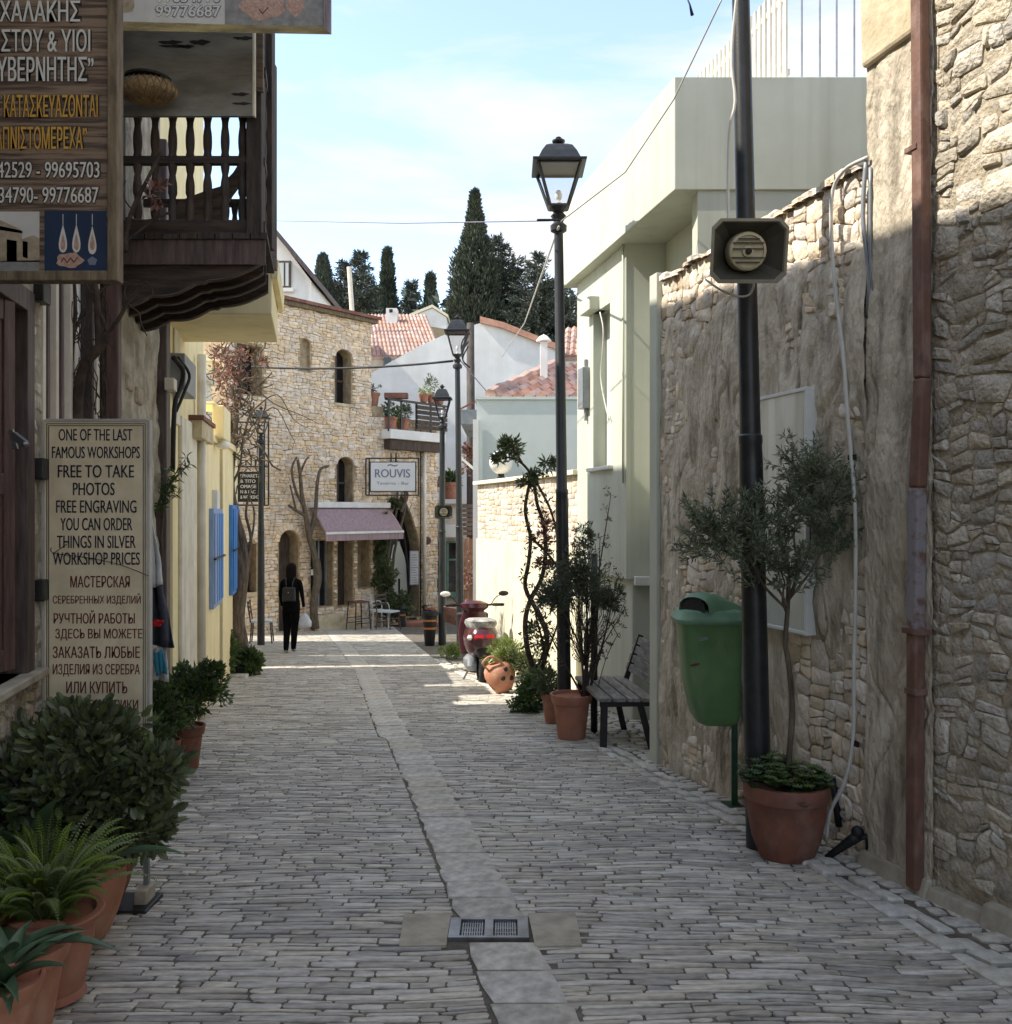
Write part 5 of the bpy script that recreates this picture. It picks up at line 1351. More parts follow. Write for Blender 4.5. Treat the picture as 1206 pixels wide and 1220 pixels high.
mb = MB(); a = P(133,-120,Yh); mb.bar((a.x-.35,Yh+.05,a.z),(a.x+1.2,Yh+.05,a.z),.03,.03); obj('hanger', mb, M['iron'], s2)
# standing workshop board
ws = thing('workshop_board', 'tall cream standing board with navy English and dark red Russian lettering', 'sign', G(165,4.38))
Yw = 4.38; X0,X1 = P(51,0,Yw).x, P(178,0,Yw).x; Z0, Z1 = P(0,1010,Yw).z, P(0,500,Yw).z
Z0 = P(0,905,Yw).z
mb = MB(); mb.box(X0,X1,Yw,Yw+.02,Z0,Z1); obj('board', mb, M['sign_cream'], ws)
for a in ((X0-.004,X0+.010,Z0,Z1),(X1-.010,X1+.004,Z0,Z1),(X0+.010,X1-.010,Z1-.010,Z1+.004),(X0+.010,X1-.010,Z0-.004,Z0+.010)):
    mb = MB(); mb.box(a[0],a[1],Yw-.005,Yw+.03,a[2],a[3]); obj('frame_bar', mb, M['sign_edge'], ws, bevel=.002)
mb = MB()
for o_ in (.018,.027):
    w = .003
    for a in ((X0+o_,X0+o_+w,Z0,Z1-o_),(X1-o_-w,X1-o_,Z0,Z1-o_),(X0+o_,X1-o_,Z1-o_-w,Z1-o_)): mb.box(a[0],a[1],Yw-.002,Yw,a[2],a[3])
obj('border_line', mb, M['ink_navy'], ws)
WS = Frame((0,Yw,0),(1,0,0),(0,-1,0))
rows = [("ONE OF THE LAST",70,511,158,525),("FAMOUS WORKSHOPS",62,532,167,546),("FREE TO TAKE",69,554,160,569),("PHOTOS",87,575,137,590),("FREE ENGRAVING",67,596,163,611),("YOU CAN ORDER",72,617,158,632),("THINGS IN SILVER",68,638,162,653),("WORKSHOP PRICES",63,658,167,673)]
rows2 = [("МАСТЕРСКАЯ",84,686,155,700),("СЕРЕБРЕННЫХ ИЗДЕЛИЙ",63,707,168,721),("РУЧТНОЙ РАБОТЫ",64,727,161,743),("ЗДЕСЬ ВЫ МОЖЕТЕ",66,749,170,763),("ЗАКАЗАТЬ ЛЮБЫЕ",63,770,167,784),("ИЗДЕЛИЯ ИЗ СЕРЕБРА",63,791,167,806),("ИЛИ КУПИТЬ",79,812,152,826),("ПО ЦЕНЕ ФАБРИКИ",66,833,165,847)]
for rw, m_ in ((rows,'ink_navy'),(rows2,'ink_red')):
    for s,x0,y0,x1,y1 in rw: line(ws, WS, Yw, s, x0,y0,x1,y1, M[m_], .002, off=.012)
c = P(173,1065,4.38)
for xx in (X0+.02, X1-.025):
    mb = MB(); mb.box(xx-.012,xx+.012,Yw+.021,Yw+.045,gz(Yw),Z1-.02); obj('leg', mb, M['metal_grey'], ws)
    mb = MB(); mb.box(xx-.03,xx+.03,Yw-.05,Yw+.07,gz(Yw)-.01,gz(Yw)+.085); obj('foot_block', mb, M['concrete'], ws, bevel=.008)
mb = MB(); mb.box(X1-.16,X1+.03,Yw-.12,Yw+.1,gz(Yw)-.01,gz(Yw)+.02); obj('base_plate', mb, M['iron'], ws, bevel=.005)
mb = MB(); mb.tube(smooth_path([P(61,652,Yw-.01),P(64,659,Yw-.01),P(100,664,Yw-.012),P(140,672,Yw-.01),P(177,686,Yw-.01)]), .0018, 5); mb.tube([P(64,659,Yw-.01),P(80,648,Yw-.01)], .0018, 5)
tag(obj('string', mb, M['black'], None, loc=P(64,659,Yw)), 'thin dark string sagging across the middle of the cream workshop board', 'string')

# ---------------------------------------------------------------- bare wisteria
vn = thing('bare_vine', 'bare twisted grey vine climbing from behind the cream board over the balcony', 'vine', G(95,5.1))
mb = MB(); YV = 5.0
def vp(l, Yd=YV): return [P(x,y,Yd+ (z[0] if z else 0)) for x,y,*z in l]
vl = [([(96,900),(94,780),(96,640),(92,560),(92,500),(95,460),(101,435),(118,415),(126,402),(128,398)],.055,.04),
      ([(118,415),(117,390),(116,360),(113,330),(116,300)],.032,.026),([(126,402),(138,385),(146,372),(152,360),(166,345),(175,335)],.022,.013),
      ([(128,398),(122,380),(108,350),(98,330)],.018,.012),([(96,500),(84,470),(86,420),(90,370),(88,330)],.02,.014),([(92,500),(80,480),(79,440),(88,400),(100,365)],.014,.01),
      ([(150,362),(165,372),(168,385),(175,400)],.008,.004),([(116,360),(122,345),(140,335),(160,340),(172,338)],.01,.005),([(128,398),(110,405),(92,400),(80,388)],.007,.004),
      ([(152,360),(148,350),(150,340)],.008,.005),([(175,335),(182,348),(178,356)],.007,.005),
      ([(150,300),(150,280),(158,250),(170,225),(185,195),(192,180)],.03,.012),([(150,260),(162,262),(180,262),(205,252)],.014,.01),([(145,292),(170,272),(190,258),(205,252)],.013,.01),
      ([(170,225),(160,215),(162,205)],.007,.004),([(158,250),(150,240),(146,225),(150,215)],.009,.005),([(185,252),(178,240),(176,225)],.012,.009)]
for k,(l,a_,b__) in enumerate(vl):
    Yd = YV if k < 11 else 5.75
    pts = smooth_path(vp(l, Yd)); mb.tube(pts, tap(len(pts), a_*.62, b__*.62), 7)
for _ in range(70):
    x, y = r.uniform(60,125), r.uniform(335,470); a = P(x,y,YV+r.uniform(-.05,.08)); w = wiggle(a, a+Vector((r.uniform(-.1,.1),r.uniform(-.05,.05),r.uniform(-.3,.1))), 4, .08, r); mb.tube(smooth_path(w,2), .003, 4)
obj('stems', mb, M['vine_bark'], vn, smooth=True)
lf = MB(); crown(lf, P(182,228,5.72), (.07,.04,.08), 5, 10, .06, .03, r, .5, .2, .4); o = obj('dry_leaves', lf, M['leaf_red'], vn)
# clothes hanging at the shop door
def cloth(root, nm, pts, Yd, m, depth=.06):
    mb = MB(); vs = []; fs = []; rows_ = len(pts); NC = 16
    for j,(yy,xa,xb) in enumerate(pts):
        for i in range(NC+1):
            t = i/NC; x = xa+(xb-xa)*t; vs.append(P(x, yy + 2*math.sin(t*5+j), Yd + depth*math.sin(t*math.pi*5+j*.4)*(.3+.7*j/rows_)))
    for j in range(rows_-1):
        for i in range(NC): a = j*(NC+1)+i; fs.append((a,a+1,a+NC+2,a+NC+1))
    mb.add(vs, fs); o = obj(nm, mb, m, root, smooth=True)
    sd = o.modifiers.new('thick','SOLIDIFY'); sd.thickness = .008
    return o
def pl_rows(l, k=4):
    o = []
    for (a,b) in zip(l, l[1:]):
        for i in range(k): t = i/k; o.append(tuple(p+(q-p)*t for p,q in zip(a,b)))
    o.append(l[-1]); return o
g = thing('hanging_shirt', 'dark slate blue shirt with a red print hanging beside the cream board', 'shirt', P(190,770,6.6))
cloth(g, 'shirt_body', pl_rows([(640,170,181),(660,170,186),(697,168,192),(735,168,201),(770,168,208)]), 6.6, M['cloth_navy'])
cloth(g, 'pale_sleeve', pl_rows([(608,172,180),(640,172,186),(670,174,191),(698,176,193)]), 6.57, M['cloth_white'], .02)
mb = MB()
for k in range(7): q = P(183+k*1.6, 742+3*math.sin(k*2), 6.5); mb.sphere(tuple(q), .018, 8, 6, (1,.2,.7))
obj('red_print', mb, M['red_lens'], g)
g = thing('hanging_towel', 'white towel with teal and blue fish print below the dark shirt', 'towel', P(190,825,6.6))
cloth(g, 'towel_cloth', pl_rows([(772,168,198),(790,168,200),(812,169,200)]), 6.62, M['cloth_white'], .05)
cloth(g, 'fish_print', pl_rows([(776,183,194),(790,184,198),(803,188,198)]), 6.54, M['cloth_teal'], .02)

# ================================================================ LEFT: yellow house
r = random.Random(71)
yh = thing('yellow_house', 'pale yellow house with projecting slab and meter box beyond the timber balcony', 'house', LF.P(9.5, gz(9.5)))
mb = MB()
# doorway 7.75..8.1
lwall(mb,7.64,7.80,-1.2,6.9,.0,-.5); lwall(mb,7.80,8.28,2.35,6.9,0,-.5); lwall(mb,8.28,10.4,-1.2,6.9,0,-.5); lwall(mb,7.64,10.4,-1.2,6.9,-.51,-4)
obj('wall', mb, M['yellow'], yh)
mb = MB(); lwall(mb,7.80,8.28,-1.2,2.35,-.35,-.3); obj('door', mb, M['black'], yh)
mb = MB(); lwall(mb,8.6,9.6,-1.0,CAMZ+.9,.035,.0); lwall(mb,8.28,8.6,2.4,4.2,.02,.0); obj('white_pilaster', mb, M['offwhite'], yh, bevel=.01)
mb = MB(); lwall(mb,10.4,12.02,-1.4,2.45,.0,-3); obj('low_wall', mb, M['yellow'], yh)
mb = MB(); lwall(mb,10.7,12.1,2.45,2.53,.04,-3); obj('coping', mb, M['yellow'], yh)
# projecting slab
ZS = CAMZ+(610-408)/F*9.0
mb = MB(); a = [LF.P(7.72,ZS,-.1),LF.P(7.72,ZS,0),LF.P(9.0,ZS,0)]
xo0 = P(324,0,7.72).x; xo1 = P(331,0,9.0).x
i0 = LF.P(7.72,ZS,-.1); i1 = LF.P(9.0,ZS,-.1)
mb.hexa([i0,(xo0,7.72,ZS),(xo1,9.0,ZS),i1,i0+Vector((0,0,.42)),(xo0,7.72,ZS+.42),(xo1,9.0,ZS+.42),i1+Vector((0,0,.42))])
obj('balcony_slab', mb, M['yellow'], yh, bevel=.01)
mb = MB(); mb.hexa([(xo0+.003,7.70,ZS+.30),(xo0+.05,7.70,ZS+.30),(xo1+.05,9.02,ZS+.30),(xo1+.003,9.02,ZS+.30),(xo0+.003,7.70,ZS+.45),(xo0+.06,7.70,ZS+.45),(xo1+.06,9.02,ZS+.45),(xo1+.003,9.02,ZS+.45)]); obj('slab_moulding', mb, M['yellow'], yh)
mb = MB(); p = lambda px,py,n=0: LF.P(ly(px), lz(px,py), n)
lwall(mb, ly(197), ly(212), lz(205,470), lz(205,428), .16, .0); obj('meter_box', mb, M['metal_grey'], yh, bevel=.008)
mb = MB(); mb.tube(smooth_path([p(191,425,.1),p(194,440,.16),p(195,460,.14),p(193,485,.1),p(194,560,.08)]), .022, 6); mb.tube(smooth_path([p(194,425,.12),p(198,445,.19),p(197,465,.16),p(195,490,.1)]), .014, 6); obj('cable_bundle', mb, M['black'], yh, smooth=True)
mb = MB(); mb.tube([LF.P(ly(232),-.7,.07),LF.P(ly(232),ZS+.0,.07)], .045, 10); obj('downpipe', mb, M['offwhite'], yh, smooth=True)
mb = MB(); mb.tube([LF.P(ly(238),lz(238,720),.05),LF.P(ly(238),ZS,.05)], .018, 8); obj('conduit', mb, M['offwhite'], yh, smooth=True)
mb = MB(); lwall(mb, ly(225), ly(240), lz(237,528), lz(237,508), .13, .0); o = obj('lintel_box', mb, M['stone_yellow'], yh, bevel=.008)
mb = MB(); lwall(mb, ly(225)-.03, ly(240)+.03, lz(237,508), lz(237,503), .15, .0); obj('lintel_cap', mb, M['terracotta_dark'], o, bevel=.005)
mb = MB(); lwall(mb, 11.2, 12.0, 2.50, 2.90, .14, .0); lwall(mb, 11.2, 12.0, 2.90, 2.94, .04, -.3); obj('eave_box', mb, M['yellow'], yh, bevel=.015)
mb = MB(); mb.sphere(tuple(p(256,530,.1)), .09, 12, 8, (1,1,.6)); obj('white_lamp', mb, M['globe'], yh, smooth=True)
def blue_sh(ya, yb, z0, z1, root, n=.06):
    mb = MB(); lwall(mb, ya, yb, z0, z1, n+.035, n-.02); o = obj('blue_shutter', mb, M['blue'], root, bevel=.005)
    k = 4
    for i in range(k):
        a = ya+(yb-ya)*(i+.12)/k; b = ya+(yb-ya)*(i+.88)/k; g = MB(); lwall(g, a, b, z0+.06, z1-.06, n+.05, n+.03); obj('plank', g, M['blue'], o)
    g = MB(); lwall(g, ya-.06, yb+.06, (z0+z1)/2-.012, (z0+z1)/2+.012, n+.07, n+.04); obj('bar', g, M['iron'], o)
blue_sh(10.9, 11.85, lz(254,722), lz(254,606), yh, .02)
mb = MB(); lwall(mb, 11.2, 11.5, lz(254,606), lz(254,584), .06, .0); obj('white_box', mb, M['white_metal'], yh)
y2 = thing('yellow_annexe', 'low yellow house front with a blue shutter half hidden by the bare tree', 'house', LF.P(13.5, gz(13.5)))
mb = MB(); lwall(mb,12.4,14.55,-1.6,2.5,.0,-3); obj('wall', mb, M['yellow'], y2)
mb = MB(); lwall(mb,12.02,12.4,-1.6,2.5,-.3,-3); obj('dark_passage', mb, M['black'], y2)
mb = MB(); lwall(mb,12.3,14.65,2.5,2.58,.04,-3); obj('coping', mb, M['yellow'], y2)
blue_sh(13.2, 14.2, lz(278,705), lz(278,602), y2, .02)
# further low houses (their gap lets a strip of sun through)
def lowhouse(xa,ya,xb,yb,h,label,m,depth=6):
    root = thing('low_house', label, 'house', (xa,ya,gz(ya)))
    mb = MB(); mb.hexa([(xa,ya,-1.7),(xb,yb,-1.7),(xb-depth,yb,-1.7),(xa-depth,ya,-1.7),(xa,ya,h),(xb,yb,h),(xb-depth,yb,h),(xa-depth,ya,h)]); obj('wall', mb, m, root)
    mb = MB(); mb.hexa([(xa+.08,ya-.03,h),(xb+.08,yb+.03,h),(xb-depth,yb+.03,h),(xa-depth,ya-.03,h),(xa+.08,ya-.03,h+.1),(xb+.08,yb+.03,h+.1),(xb-depth,yb+.03,h+.1),(xa-depth,ya-.03,h+.1)]); obj('coping', mb, m, root)
lowhouse(-4.95,14.75,-5.15,16.1,3.8,'low cream house just behind the bare tree on the left', M['offwhite'])
lowhouse(-5.25,16.5,-6.2,19.3,4.3,'low yellow house on the corner of the square behind the bare tree', M['yellow'])

# ================================================================ left plants
r = random.Random(81)
def aloe(root, c, n, L, w, r, tilt=(.2,1.0), m='aloe'):
    for k in range(n):
        a = 2*math.pi*k/n+r.uniform(-.3,.3); el = r.uniform(*tilt); l = L*r.uniform(.7,1.1)
        mb = MB(); d = Vector((math.cos(a), math.sin(a), 0)); s = Vector((-math.sin(a), math.cos(a), 0)); N = 9; vs = []; fs = []
        q = Vector(c)
        for i in range(N+1):
            t = i/N; ww = w*(1-t**2.2)*.5+.001; e = el - t*.9
            q = q + (d*math.cos(e)+Vector((0,0,1))*math.sin(e))*l/N
            vs += [q-s*ww+Vector((0,0,ww*.7)), q-Vector((0,0,.006*(1-t))), q+s*ww+Vector((0,0,ww*.7))]
        for i in range(N): fs += [(3*i,3*i+1,3*i+4,3*i+3),(3*i+1,3*i+2,3*i+5,3*i+4)]
        mb.add(vs, fs); o = obj('leaf', mb, M[m], root, smooth=True)
def frond(mb, base, d, L, r, w=.05):
    d = Vector(d); q = Vector(base); N = 34; s = d.cross(Vector((0,0,1))).normalized(); e = r.uniform(.8,1.5); pts = [q.copy()]
    hd = Vector((d.x,d.y,0)).normalized(); r_droop = r.uniform(.7,1.7)
    mb.rnd = r.random()
    for i in range(N):
        t = i/N; a = e - t*t*r_droop; q = q + (hd*math.cos(a)+Vector((0,0,1))*math.sin(a))*L/N; pts.append(q.copy())
        ww = w*math.sin(math.pi*min(1, t*.9+.14))**.7
        for sg_ in (-1,1):
            tip = q + s*sg_*ww + hd*ww*.35 - Vector((0,0,ww*.25)); up = Vector((0,0,.004)); k = hd*L/N*.42
            mb.add([q-k, q+s*sg_*ww*.5+hd*ww*.1-k*.9+up, tip, q+s*sg_*ww*.5+hd*ww*.2+k+up, q+k], [(0,1,2,3,4)])
    mb.tube(pts, tap(len(pts), .0022, .0008), 3, cap=False)
# foremost pot with aloe
def aloepot(px, Y, pr, ph, kind, m, label, n=9, L=.3, ty=None):
    c = G(px, Y); t = thing('potted_aloe', label, 'potted plant', c, 'terracotta pots along the left wall'); pot(t, c, kind, pr, ph, m); return t, c
t, c = aloepot(0, 3.0, .135, .25, 'flower', M['terracotta_pale'], 'front most terracotta pot with dark aloe leaves at the bottom left corner')
for k in range(2): aloe(t, (c.x+.02*k, c.y, c.z+.23), 8, .24, .05, r, (.3,1.3))
t, c = aloepot(19, 3.17, .18, .30, 'flower', M['terracotta_pale'], 'second pale terracotta pot with arching aloe leaves left of the fluted fern pot')
aloe(t, (c.x+.02, c.y-.06, c.z+.29), 6, .30, .06, r, (.2,.8)); 
t = thing('potted_fern', 'bright green fern in a fluted terracotta pot with flared rim', 'potted plant', G(62,3.55), 'terracotta pots along the left wall')
c = G(62,3.42); pot(t, c, 'bell', .182, .315, M['terracotta'])
for k in range(230):
    a = r.uniform(0, 2*math.pi); mb = MB(); L_ = r.uniform(.20,.46)
    b0 = (c.x+.07*math.cos(a)*r.random()-.03, c.y+.07*math.sin(a)*r.random(), c.z+.29)
    frond(mb, b0, (math.cos(a)-.22, math.sin(a), 0), L_, r, r.uniform(.018,.036)); obj('frond', mb, M['leaf_fern'], t)
t = thing('potted_agave', 'tall upright blue green agave leaves behind the fern', 'potted plant', G(40,3.95), 'terracotta pots along the left wall')
c = G(30,3.75); pot(t, c, 'bell', .16, .34, M['terracotta']); aloe(t, (c.x+.02,c.y,c.z+.33), 9, .52, .075, r, (1.1,1.5)); aloe(t, (c.x+.24,c.y+.05,c.z+.33), 7, .42, .06, r, (.6,1.3))
t = thing('clay_jar', 'rounded orange clay jar between the fern pot and the big shrub', 'pot', G(100,4.0)); c = G(103,3.98); pot(t, c, 'urn', .165, .36, M['terracotta_pale'])
aloe(t, (c.x,c.y,c.z+.33), 7, .28, .05, r, (.4,1.0))
# big shrub: 300 leaves apart, the rest joined
t = thing('potted_shrub', 'big rounded dark glossy shrub in front of the cream workshop board', 'potted shrub', G(85,4.2))
c = G(118,4.3); pot(t, c, 'urn', .17, .40, M['terracotta_dark'])
c2 = G(40,4.25); pot(t, c2, 'urn', .17, .40, M['terracotta_dark'])
br = MB(); lv = []
def shrub_leaf_sites(q, rad, n, per):
    for _ in range(n):
        d = rdir(r); s = r.uniform(.62,1.02); e = q+Vector((d.x*rad[0], d.y*rad[1], d.z*rad[2]))*s
        w = wiggle(q+Vector((0,0,-rad[2]*.6)), e, 4, .07, r); br.tube(w, tap(len(w), .006, .002), 4)
        for _ in range(per):
            a = rdir(r); lv.append((e+a*.035, (a+d*.7+Vector((0,0,.4))).normalized(), r.uniform(.045,.075)))
Ys = 4.02
shrub_leaf_sites(P(70,935,Ys), (.31,.30,.26), 235, 12); shrub_leaf_sites(P(135,935,Ys+.05), (.25,.25,.22), 170, 12); shrub_leaf_sites(P(110,880,Ys), (.22,.22,.14), 90, 12); shrub_leaf_sites(P(185,915,Ys), (.1,.12,.07), 30, 12); shrub_leaf_sites(P(20,930,Ys), (.25,.25,.22), 120, 12); shrub_leaf_sites(P(150,985,Ys), (.18,.16,.09), 60, 12)
lm = MB(); lm.rnd = .1
lm.add([(0,0,0),(.19,.30,.05),(.24,.62,.06),(.13,.93,.02),(0,1,-.03),(-.13,.93,.02),(-.24,.62,.06),(-.19,.30,.05),(0,.5,-.02)], [(0,1,8),(1,2,8),(2,3,8),(3,4,8),(4,5,8),(5,6,8),(6,7,8),(7,0,8)])
lv.sort(key=lambda t_: t_[0].y + .0*t_[0].x)
off0 = origin_of(t)
def place_m(p, d, L):
    s = d.cross(rdir(r)).normalized(); n = s.cross(d).normalized()
    return Matrix(((s.x*L,d.x*L,n.x*L,p.x),(s.y*L,d.y*L,n.y*L,p.y),(s.z*L,d.z*L,n.z*L,p.z),(0,0,0,1)))
base = obj('leaf', lm, M['leaf_dark'], None); C.objects.unlink(base); me = base.data
vis = [x for x in lv if seen_px(x[0])]
pick = set(r.sample(range(min(len(vis), 1100)), 300)); rest = MB()
pid = {id(vis[i]) for i in pick}
for x in lv:
    mt_ = place_m(*x)
    if id(x) in pid:
        o = bpy.data.objects.new('leaf', me); C.objects.link(o); o.parent = t; o.matrix_local = Matrix.Translation(-off0) @ mt_
    else:
        rest.rnd = r.random(); rest.add([mt_ @ Vector(v) for v in lm.v], lm.f)
bpy.data.objects.remove(base)
o = obj('small_leaves', rest, M['leaf_dark'], t); o['kind'] = 'stuff'
for e in (c, c2):
    for k in range(4): w = wiggle((e.x,e.y,e.z+.36),(e.x+r.uniform(-.15,.15),e.y,e.z+.75),4,.06,r); br.tube(smooth_path(w,3), .012, 6)
obj('branches', br, M['vine_bark'], t, smooth=True)
# leafy shrub in a pot past the board
t = thing('potted_shrub', 'leafy green shrub in a terracotta pot beneath the hanging shirt', 'potted shrub', G(222,7.2))
c = G(221,7.3); pot(t, c, 'flower', .155, .34, M['terracotta_dark'])
lf = MB(); br = MB()
for q,rad,n in ((P(235,820,7.2),(.25,.22,.17),70),(P(210,840,7.1),(.2,.2,.16),40),(P(192,850,6.8),(.18,.18,.18),40),(P(255,800,7.2),(.12,.1,.08),16),(P(180,880,6.4),(.14,.14,.14),22)):
    crown(lf, q, rad, n, 24, .055, .026, r, .3, .2, .6)
    for _ in range(10):
        d = rdir(r); w = wiggle(q-Vector((0,0,.2)), q+Vector((d.x*rad[0],d.y*rad[1],d.z*rad[2])), 4, .06, r); br.tube(w, .003, 4)
for a_,b_ in (((210,600),(235,560)),):
    pass
obj('foliage', lf, M['leaf_mid'], t); obj('branches', br, M['vine_bark'], t)
t = thing('potted_shrub', 'small dark shrub in a narrow terracotta pot tucked behind the cream board', 'potted shrub', G(190,6.6))
c = G(196,6.9); pot(t, c, 'flower', .12, .3, M['terracotta_dark']); lf = MB(); crown(lf, (c.x,c.y,c.z+.42),(.13,.13,.12), 24, 20, .05, .022, r, .3, .2, .6); obj('foliage', lf, M['leaf_dark'], t)
# oleander sprays at the yellow door
t = thing('wall_shrub', 'sparse leafy sprays reaching out beside the doorway of the yellow house', 'shrub', G(204,7.5))
lf = MB(); br = MB()
for e in ((222,545),(216,560),(206,575),(212,590),(226,552),(200,560)):
    w = smooth_path([P(192,640,7.3), P(196,590,7.3), P(*e,7.35)]); br.tube(w, tap(len(w), .008,.002), 5)
    for p_ in w[3:]:
        for _ in range(4): leaf(lf, p_, rdir(r), rdir(r), .08, .016, r)
br.tube([P(192,640,7.3), G(194,7.3)], .014, 6)
obj('stems', br, M['vine_bark'], t); obj('foliage', lf, M['leaf_mid'], t)
# bare tree with red vine leaves in front of the annexe
t = thing('bare_tree', 'leaning bare grey tree trunk with vine stems and reddish dry leaves by the blue shutters', 'tree', G(284,13.9))
mb = MB(); Yt = 13.9
for l,a_,b_ in (([(284,800),(285,770),(281,740),(284,710),(287,680),(281,650),(276,620),(272,580),(270,540),(272,500)],.155,.07),
    ([(286,700),(292,670),(288,640),(280,610),(275,570),(279,530),(281,490),(276,460)],.08,.03),([(281,740),(270,715),(268,690),(274,670),(283,655)],.025,.02),([(287,690),(296,665),(299,640),(293,610),(300,580)],.035,.015),
    ([(276,620),(266,580),(262,540),(262,510),(268,480)],.05,.03),([(283,655),(277,630),(270,605),(276,580),(286,555),(290,520),(300,490)],.03,.012),([(290,660),(300,640),(303,610),(296,590)],.02,.01)):
    pts = smooth_path(vp(l, Yt)); mb.tube(pts, tap(len(pts), a_, b_), 8)
for _ in range(190):
    x,y = r.uniform(256,308), r.uniform(412,560); a = P(x,y,Yt+r.uniform(-.2,.3)); w = wiggle(a, a+Vector((r.uniform(-.35,.35),r.uniform(-.1,.1),r.uniform(-.4,.4))), 4, .1, r); mb.tube(smooth_path(w,2), r.uniform(.006,.014), 4)
for l in ([(300,490),(330,470),(350,500),(372,512)],[(290,520),(325,485),(345,515),(352,528)],[(298,455),(325,480),(360,495),(380,505)]):
    pts = smooth_path(vp(l, Yt)); mb.tube(pts, tap(len(pts), .012, .004), 5)
obj('trunk', mb, M['bark'], t, smooth=True)
lf = MB()
for q,rad,n in ((P(274,450,Yt),(.30,.2,.45),60),(P(286,425,Yt),(.25,.2,.15),22),(P(262,420,Yt),(.15,.15,.12),14),(P(314,430,Yt),(.08,.06,.06),6),(P(272,485,Yt),(.14,.14,.2),12)): crown(lf, q, rad, n, 7, .06, .035, r, .7, .1, .3)
o = obj('foliage', lf, M['leaf_red'], t)
t = thing('garden_shrub', 'bright leafy bushes around the foot of the bare tree', 'shrub', G(284,13.6))
lf = MB()
for q,rad,n in ((P(262,785,13.4),(.2,.2,.26),44),(P(298,788,13.7),(.13,.14,.17),30),(P(268,770,13.5),(.15,.15,.3),20)): crown(lf, q, rad, n, 20, .09, .05, r, .4, .2, .6)
obj('foliage', lf, M['leaf_mid'], t)
mb = MB(); a = G(284,13.5); mb.box(a.x-.15,a.x+.17,a.y-.2,a.y-.05,a.z-.02,a.z+.06); obj('edging_stone', mb, M['slab'], t, bevel=.015)
# ================================================================ SQUARE: stone building
r = random.Random(91)
st = thing('stone_tavern', 'two storey honey coloured stone building with arched openings across the square', 'building', SF.P(3, gz(22)))
U_END = su(522); U_UP = su(443); ZTOP = 6.72; ZLOW = sz(490,500)
LEN_T = U_END
arch_defs = []   # (u0,u1,z0,z_spring,z_top,style,depth)
def op(x0,x1,yb,yt,style='flat',rise=.0):
    xm = (x0+x1)/2; return (su(x0), su(x1), sz(xm,yb), sz(xm,yt)-rise, sz(xm,yt), style)
OPS = {'window_left': op(281,306,706,648), 'niche': op(359,370,442,404,'round',.12), 'upper_window': op(400,419,481,417,'round',.2), 'mid_window': op(402,421,598,545,'round',.2),
       'arch_door': op(333,356,753,632,'round',.28), 'glass_door': op(371,397,723,644), 'side_window': op(403,421,722,640), 'blind_niche': op(427,441,700,640), 'big_arch': op(455,500,737,588,'pointed',1.7), 'dark_opening': op(283,313,470,411)}
def outline(o, k=14, m=0.0):
    u0,u1,z0,zs_,zt_,sty = o; u0 -= m; u1 += m; zt_ += m; z0 -= m; c = (u0+u1)/2; h = (u1-u0)/2
    pts = [(u0,z0),(u1,z0)]
    if sty == 'flat': return pts+[(u1,zt_),(u0,zt_)]
    for i in range(k+1):
        t = i/k; a = math.pi*t
        if sty == 'round': pts.append((c+h*math.cos(a), zs_+(zt_-zs_)*math.sin(a)))
        else:
            s = 1-abs(1-2*t)  # pointed
            x = c + h*(1-s**1.25) * (1 if t < .5 else -1) if True else 0
            pts.append((x, zs_+(zt_-zs_)*s**.8))
    return pts
def inside(o, u, z, m=0.0):
    u0,u1,z0,zs_,zt_,sty = o; c = (u0+u1)/2; h = (u1-u0)/2+m
    if not (u0-m < u < u1+m and z0-m < z < zt_+m): return False
    if sty == 'flat' or z < zs_: return True
    if sty == 'round': return ((u-c)/h)**2 + ((z-zs_)/(zt_-zs_+m))**2 < 1
    t = (z-zs_)/(zt_-zs_+m); s = t**(1/.8); return abs(u-c) < h*(1-s**1.25)
DEPTH = {'niche': .12, 'blind_niche': .35, 'dark_opening': .5}
mb = MB()
poly = [(0,-1.9),(U_END,-1.9),(U_END,ZLOW),(U_UP,ZLOW),(U_UP,ZTOP),(0,ZTOP)]
mb.prism([SF.P(u,z,-.02) for u,z in poly], -SF.N*.6)
wall = obj('wall', mb, M['tavern_mortar'], st, recalc=True)
dg = None
cut = MB()
for k,o in OPS.items():
    dpt = DEPTH.get(k, .42)
    pl_ = outline(o); cut.prism([SF.P(u,z,.1) for u,z in pl_], -SF.N*(dpt+.1))
co = obj('cutter', cut, M['tavern_mortar'], None, recalc=True)
bm_ = wall.modifiers.new('cut', 'BOOLEAN'); bm_.operation = 'DIFFERENCE'; bm_.object = co; bm_.solver = 'EXACT'; bm_.use_self = True
dg = bpy.context.evaluated_depsgraph_get(); dg.update()
me = bpy.data.meshes.new_from_object(wall.evaluated_get(dg)); wall.modifiers.clear(); wall.data = me
bpy.data.objects.remove(co)
mb = MB(); mb.hexa([SF.P(0,-1.9,-.63),SF.P(U_END,-1.9,-.63),SF.P(U_END,-1.9,-6),SF.P(0,-1.9,-6),SF.P(0,ZLOW,-.63),SF.P(U_END,ZLOW,-.63),SF.P(U_END,ZLOW,-6),SF.P(0,ZLOW,-6)])
mb.hexa([SF.P(0,ZLOW,-.63),SF.P(U_UP,ZLOW,-.63),SF.P(U_UP,ZLOW,-6),SF.P(0,ZLOW,-6),SF.P(0,ZTOP,-.63),SF.P(U_UP,ZTOP,-.63),SF.P(U_UP,ZTOP,-6),SF.P(0,ZTOP,-6)])
obj('rear_wall', mb, M['tavern_mortar'], st)
OL = list(OPS.values())
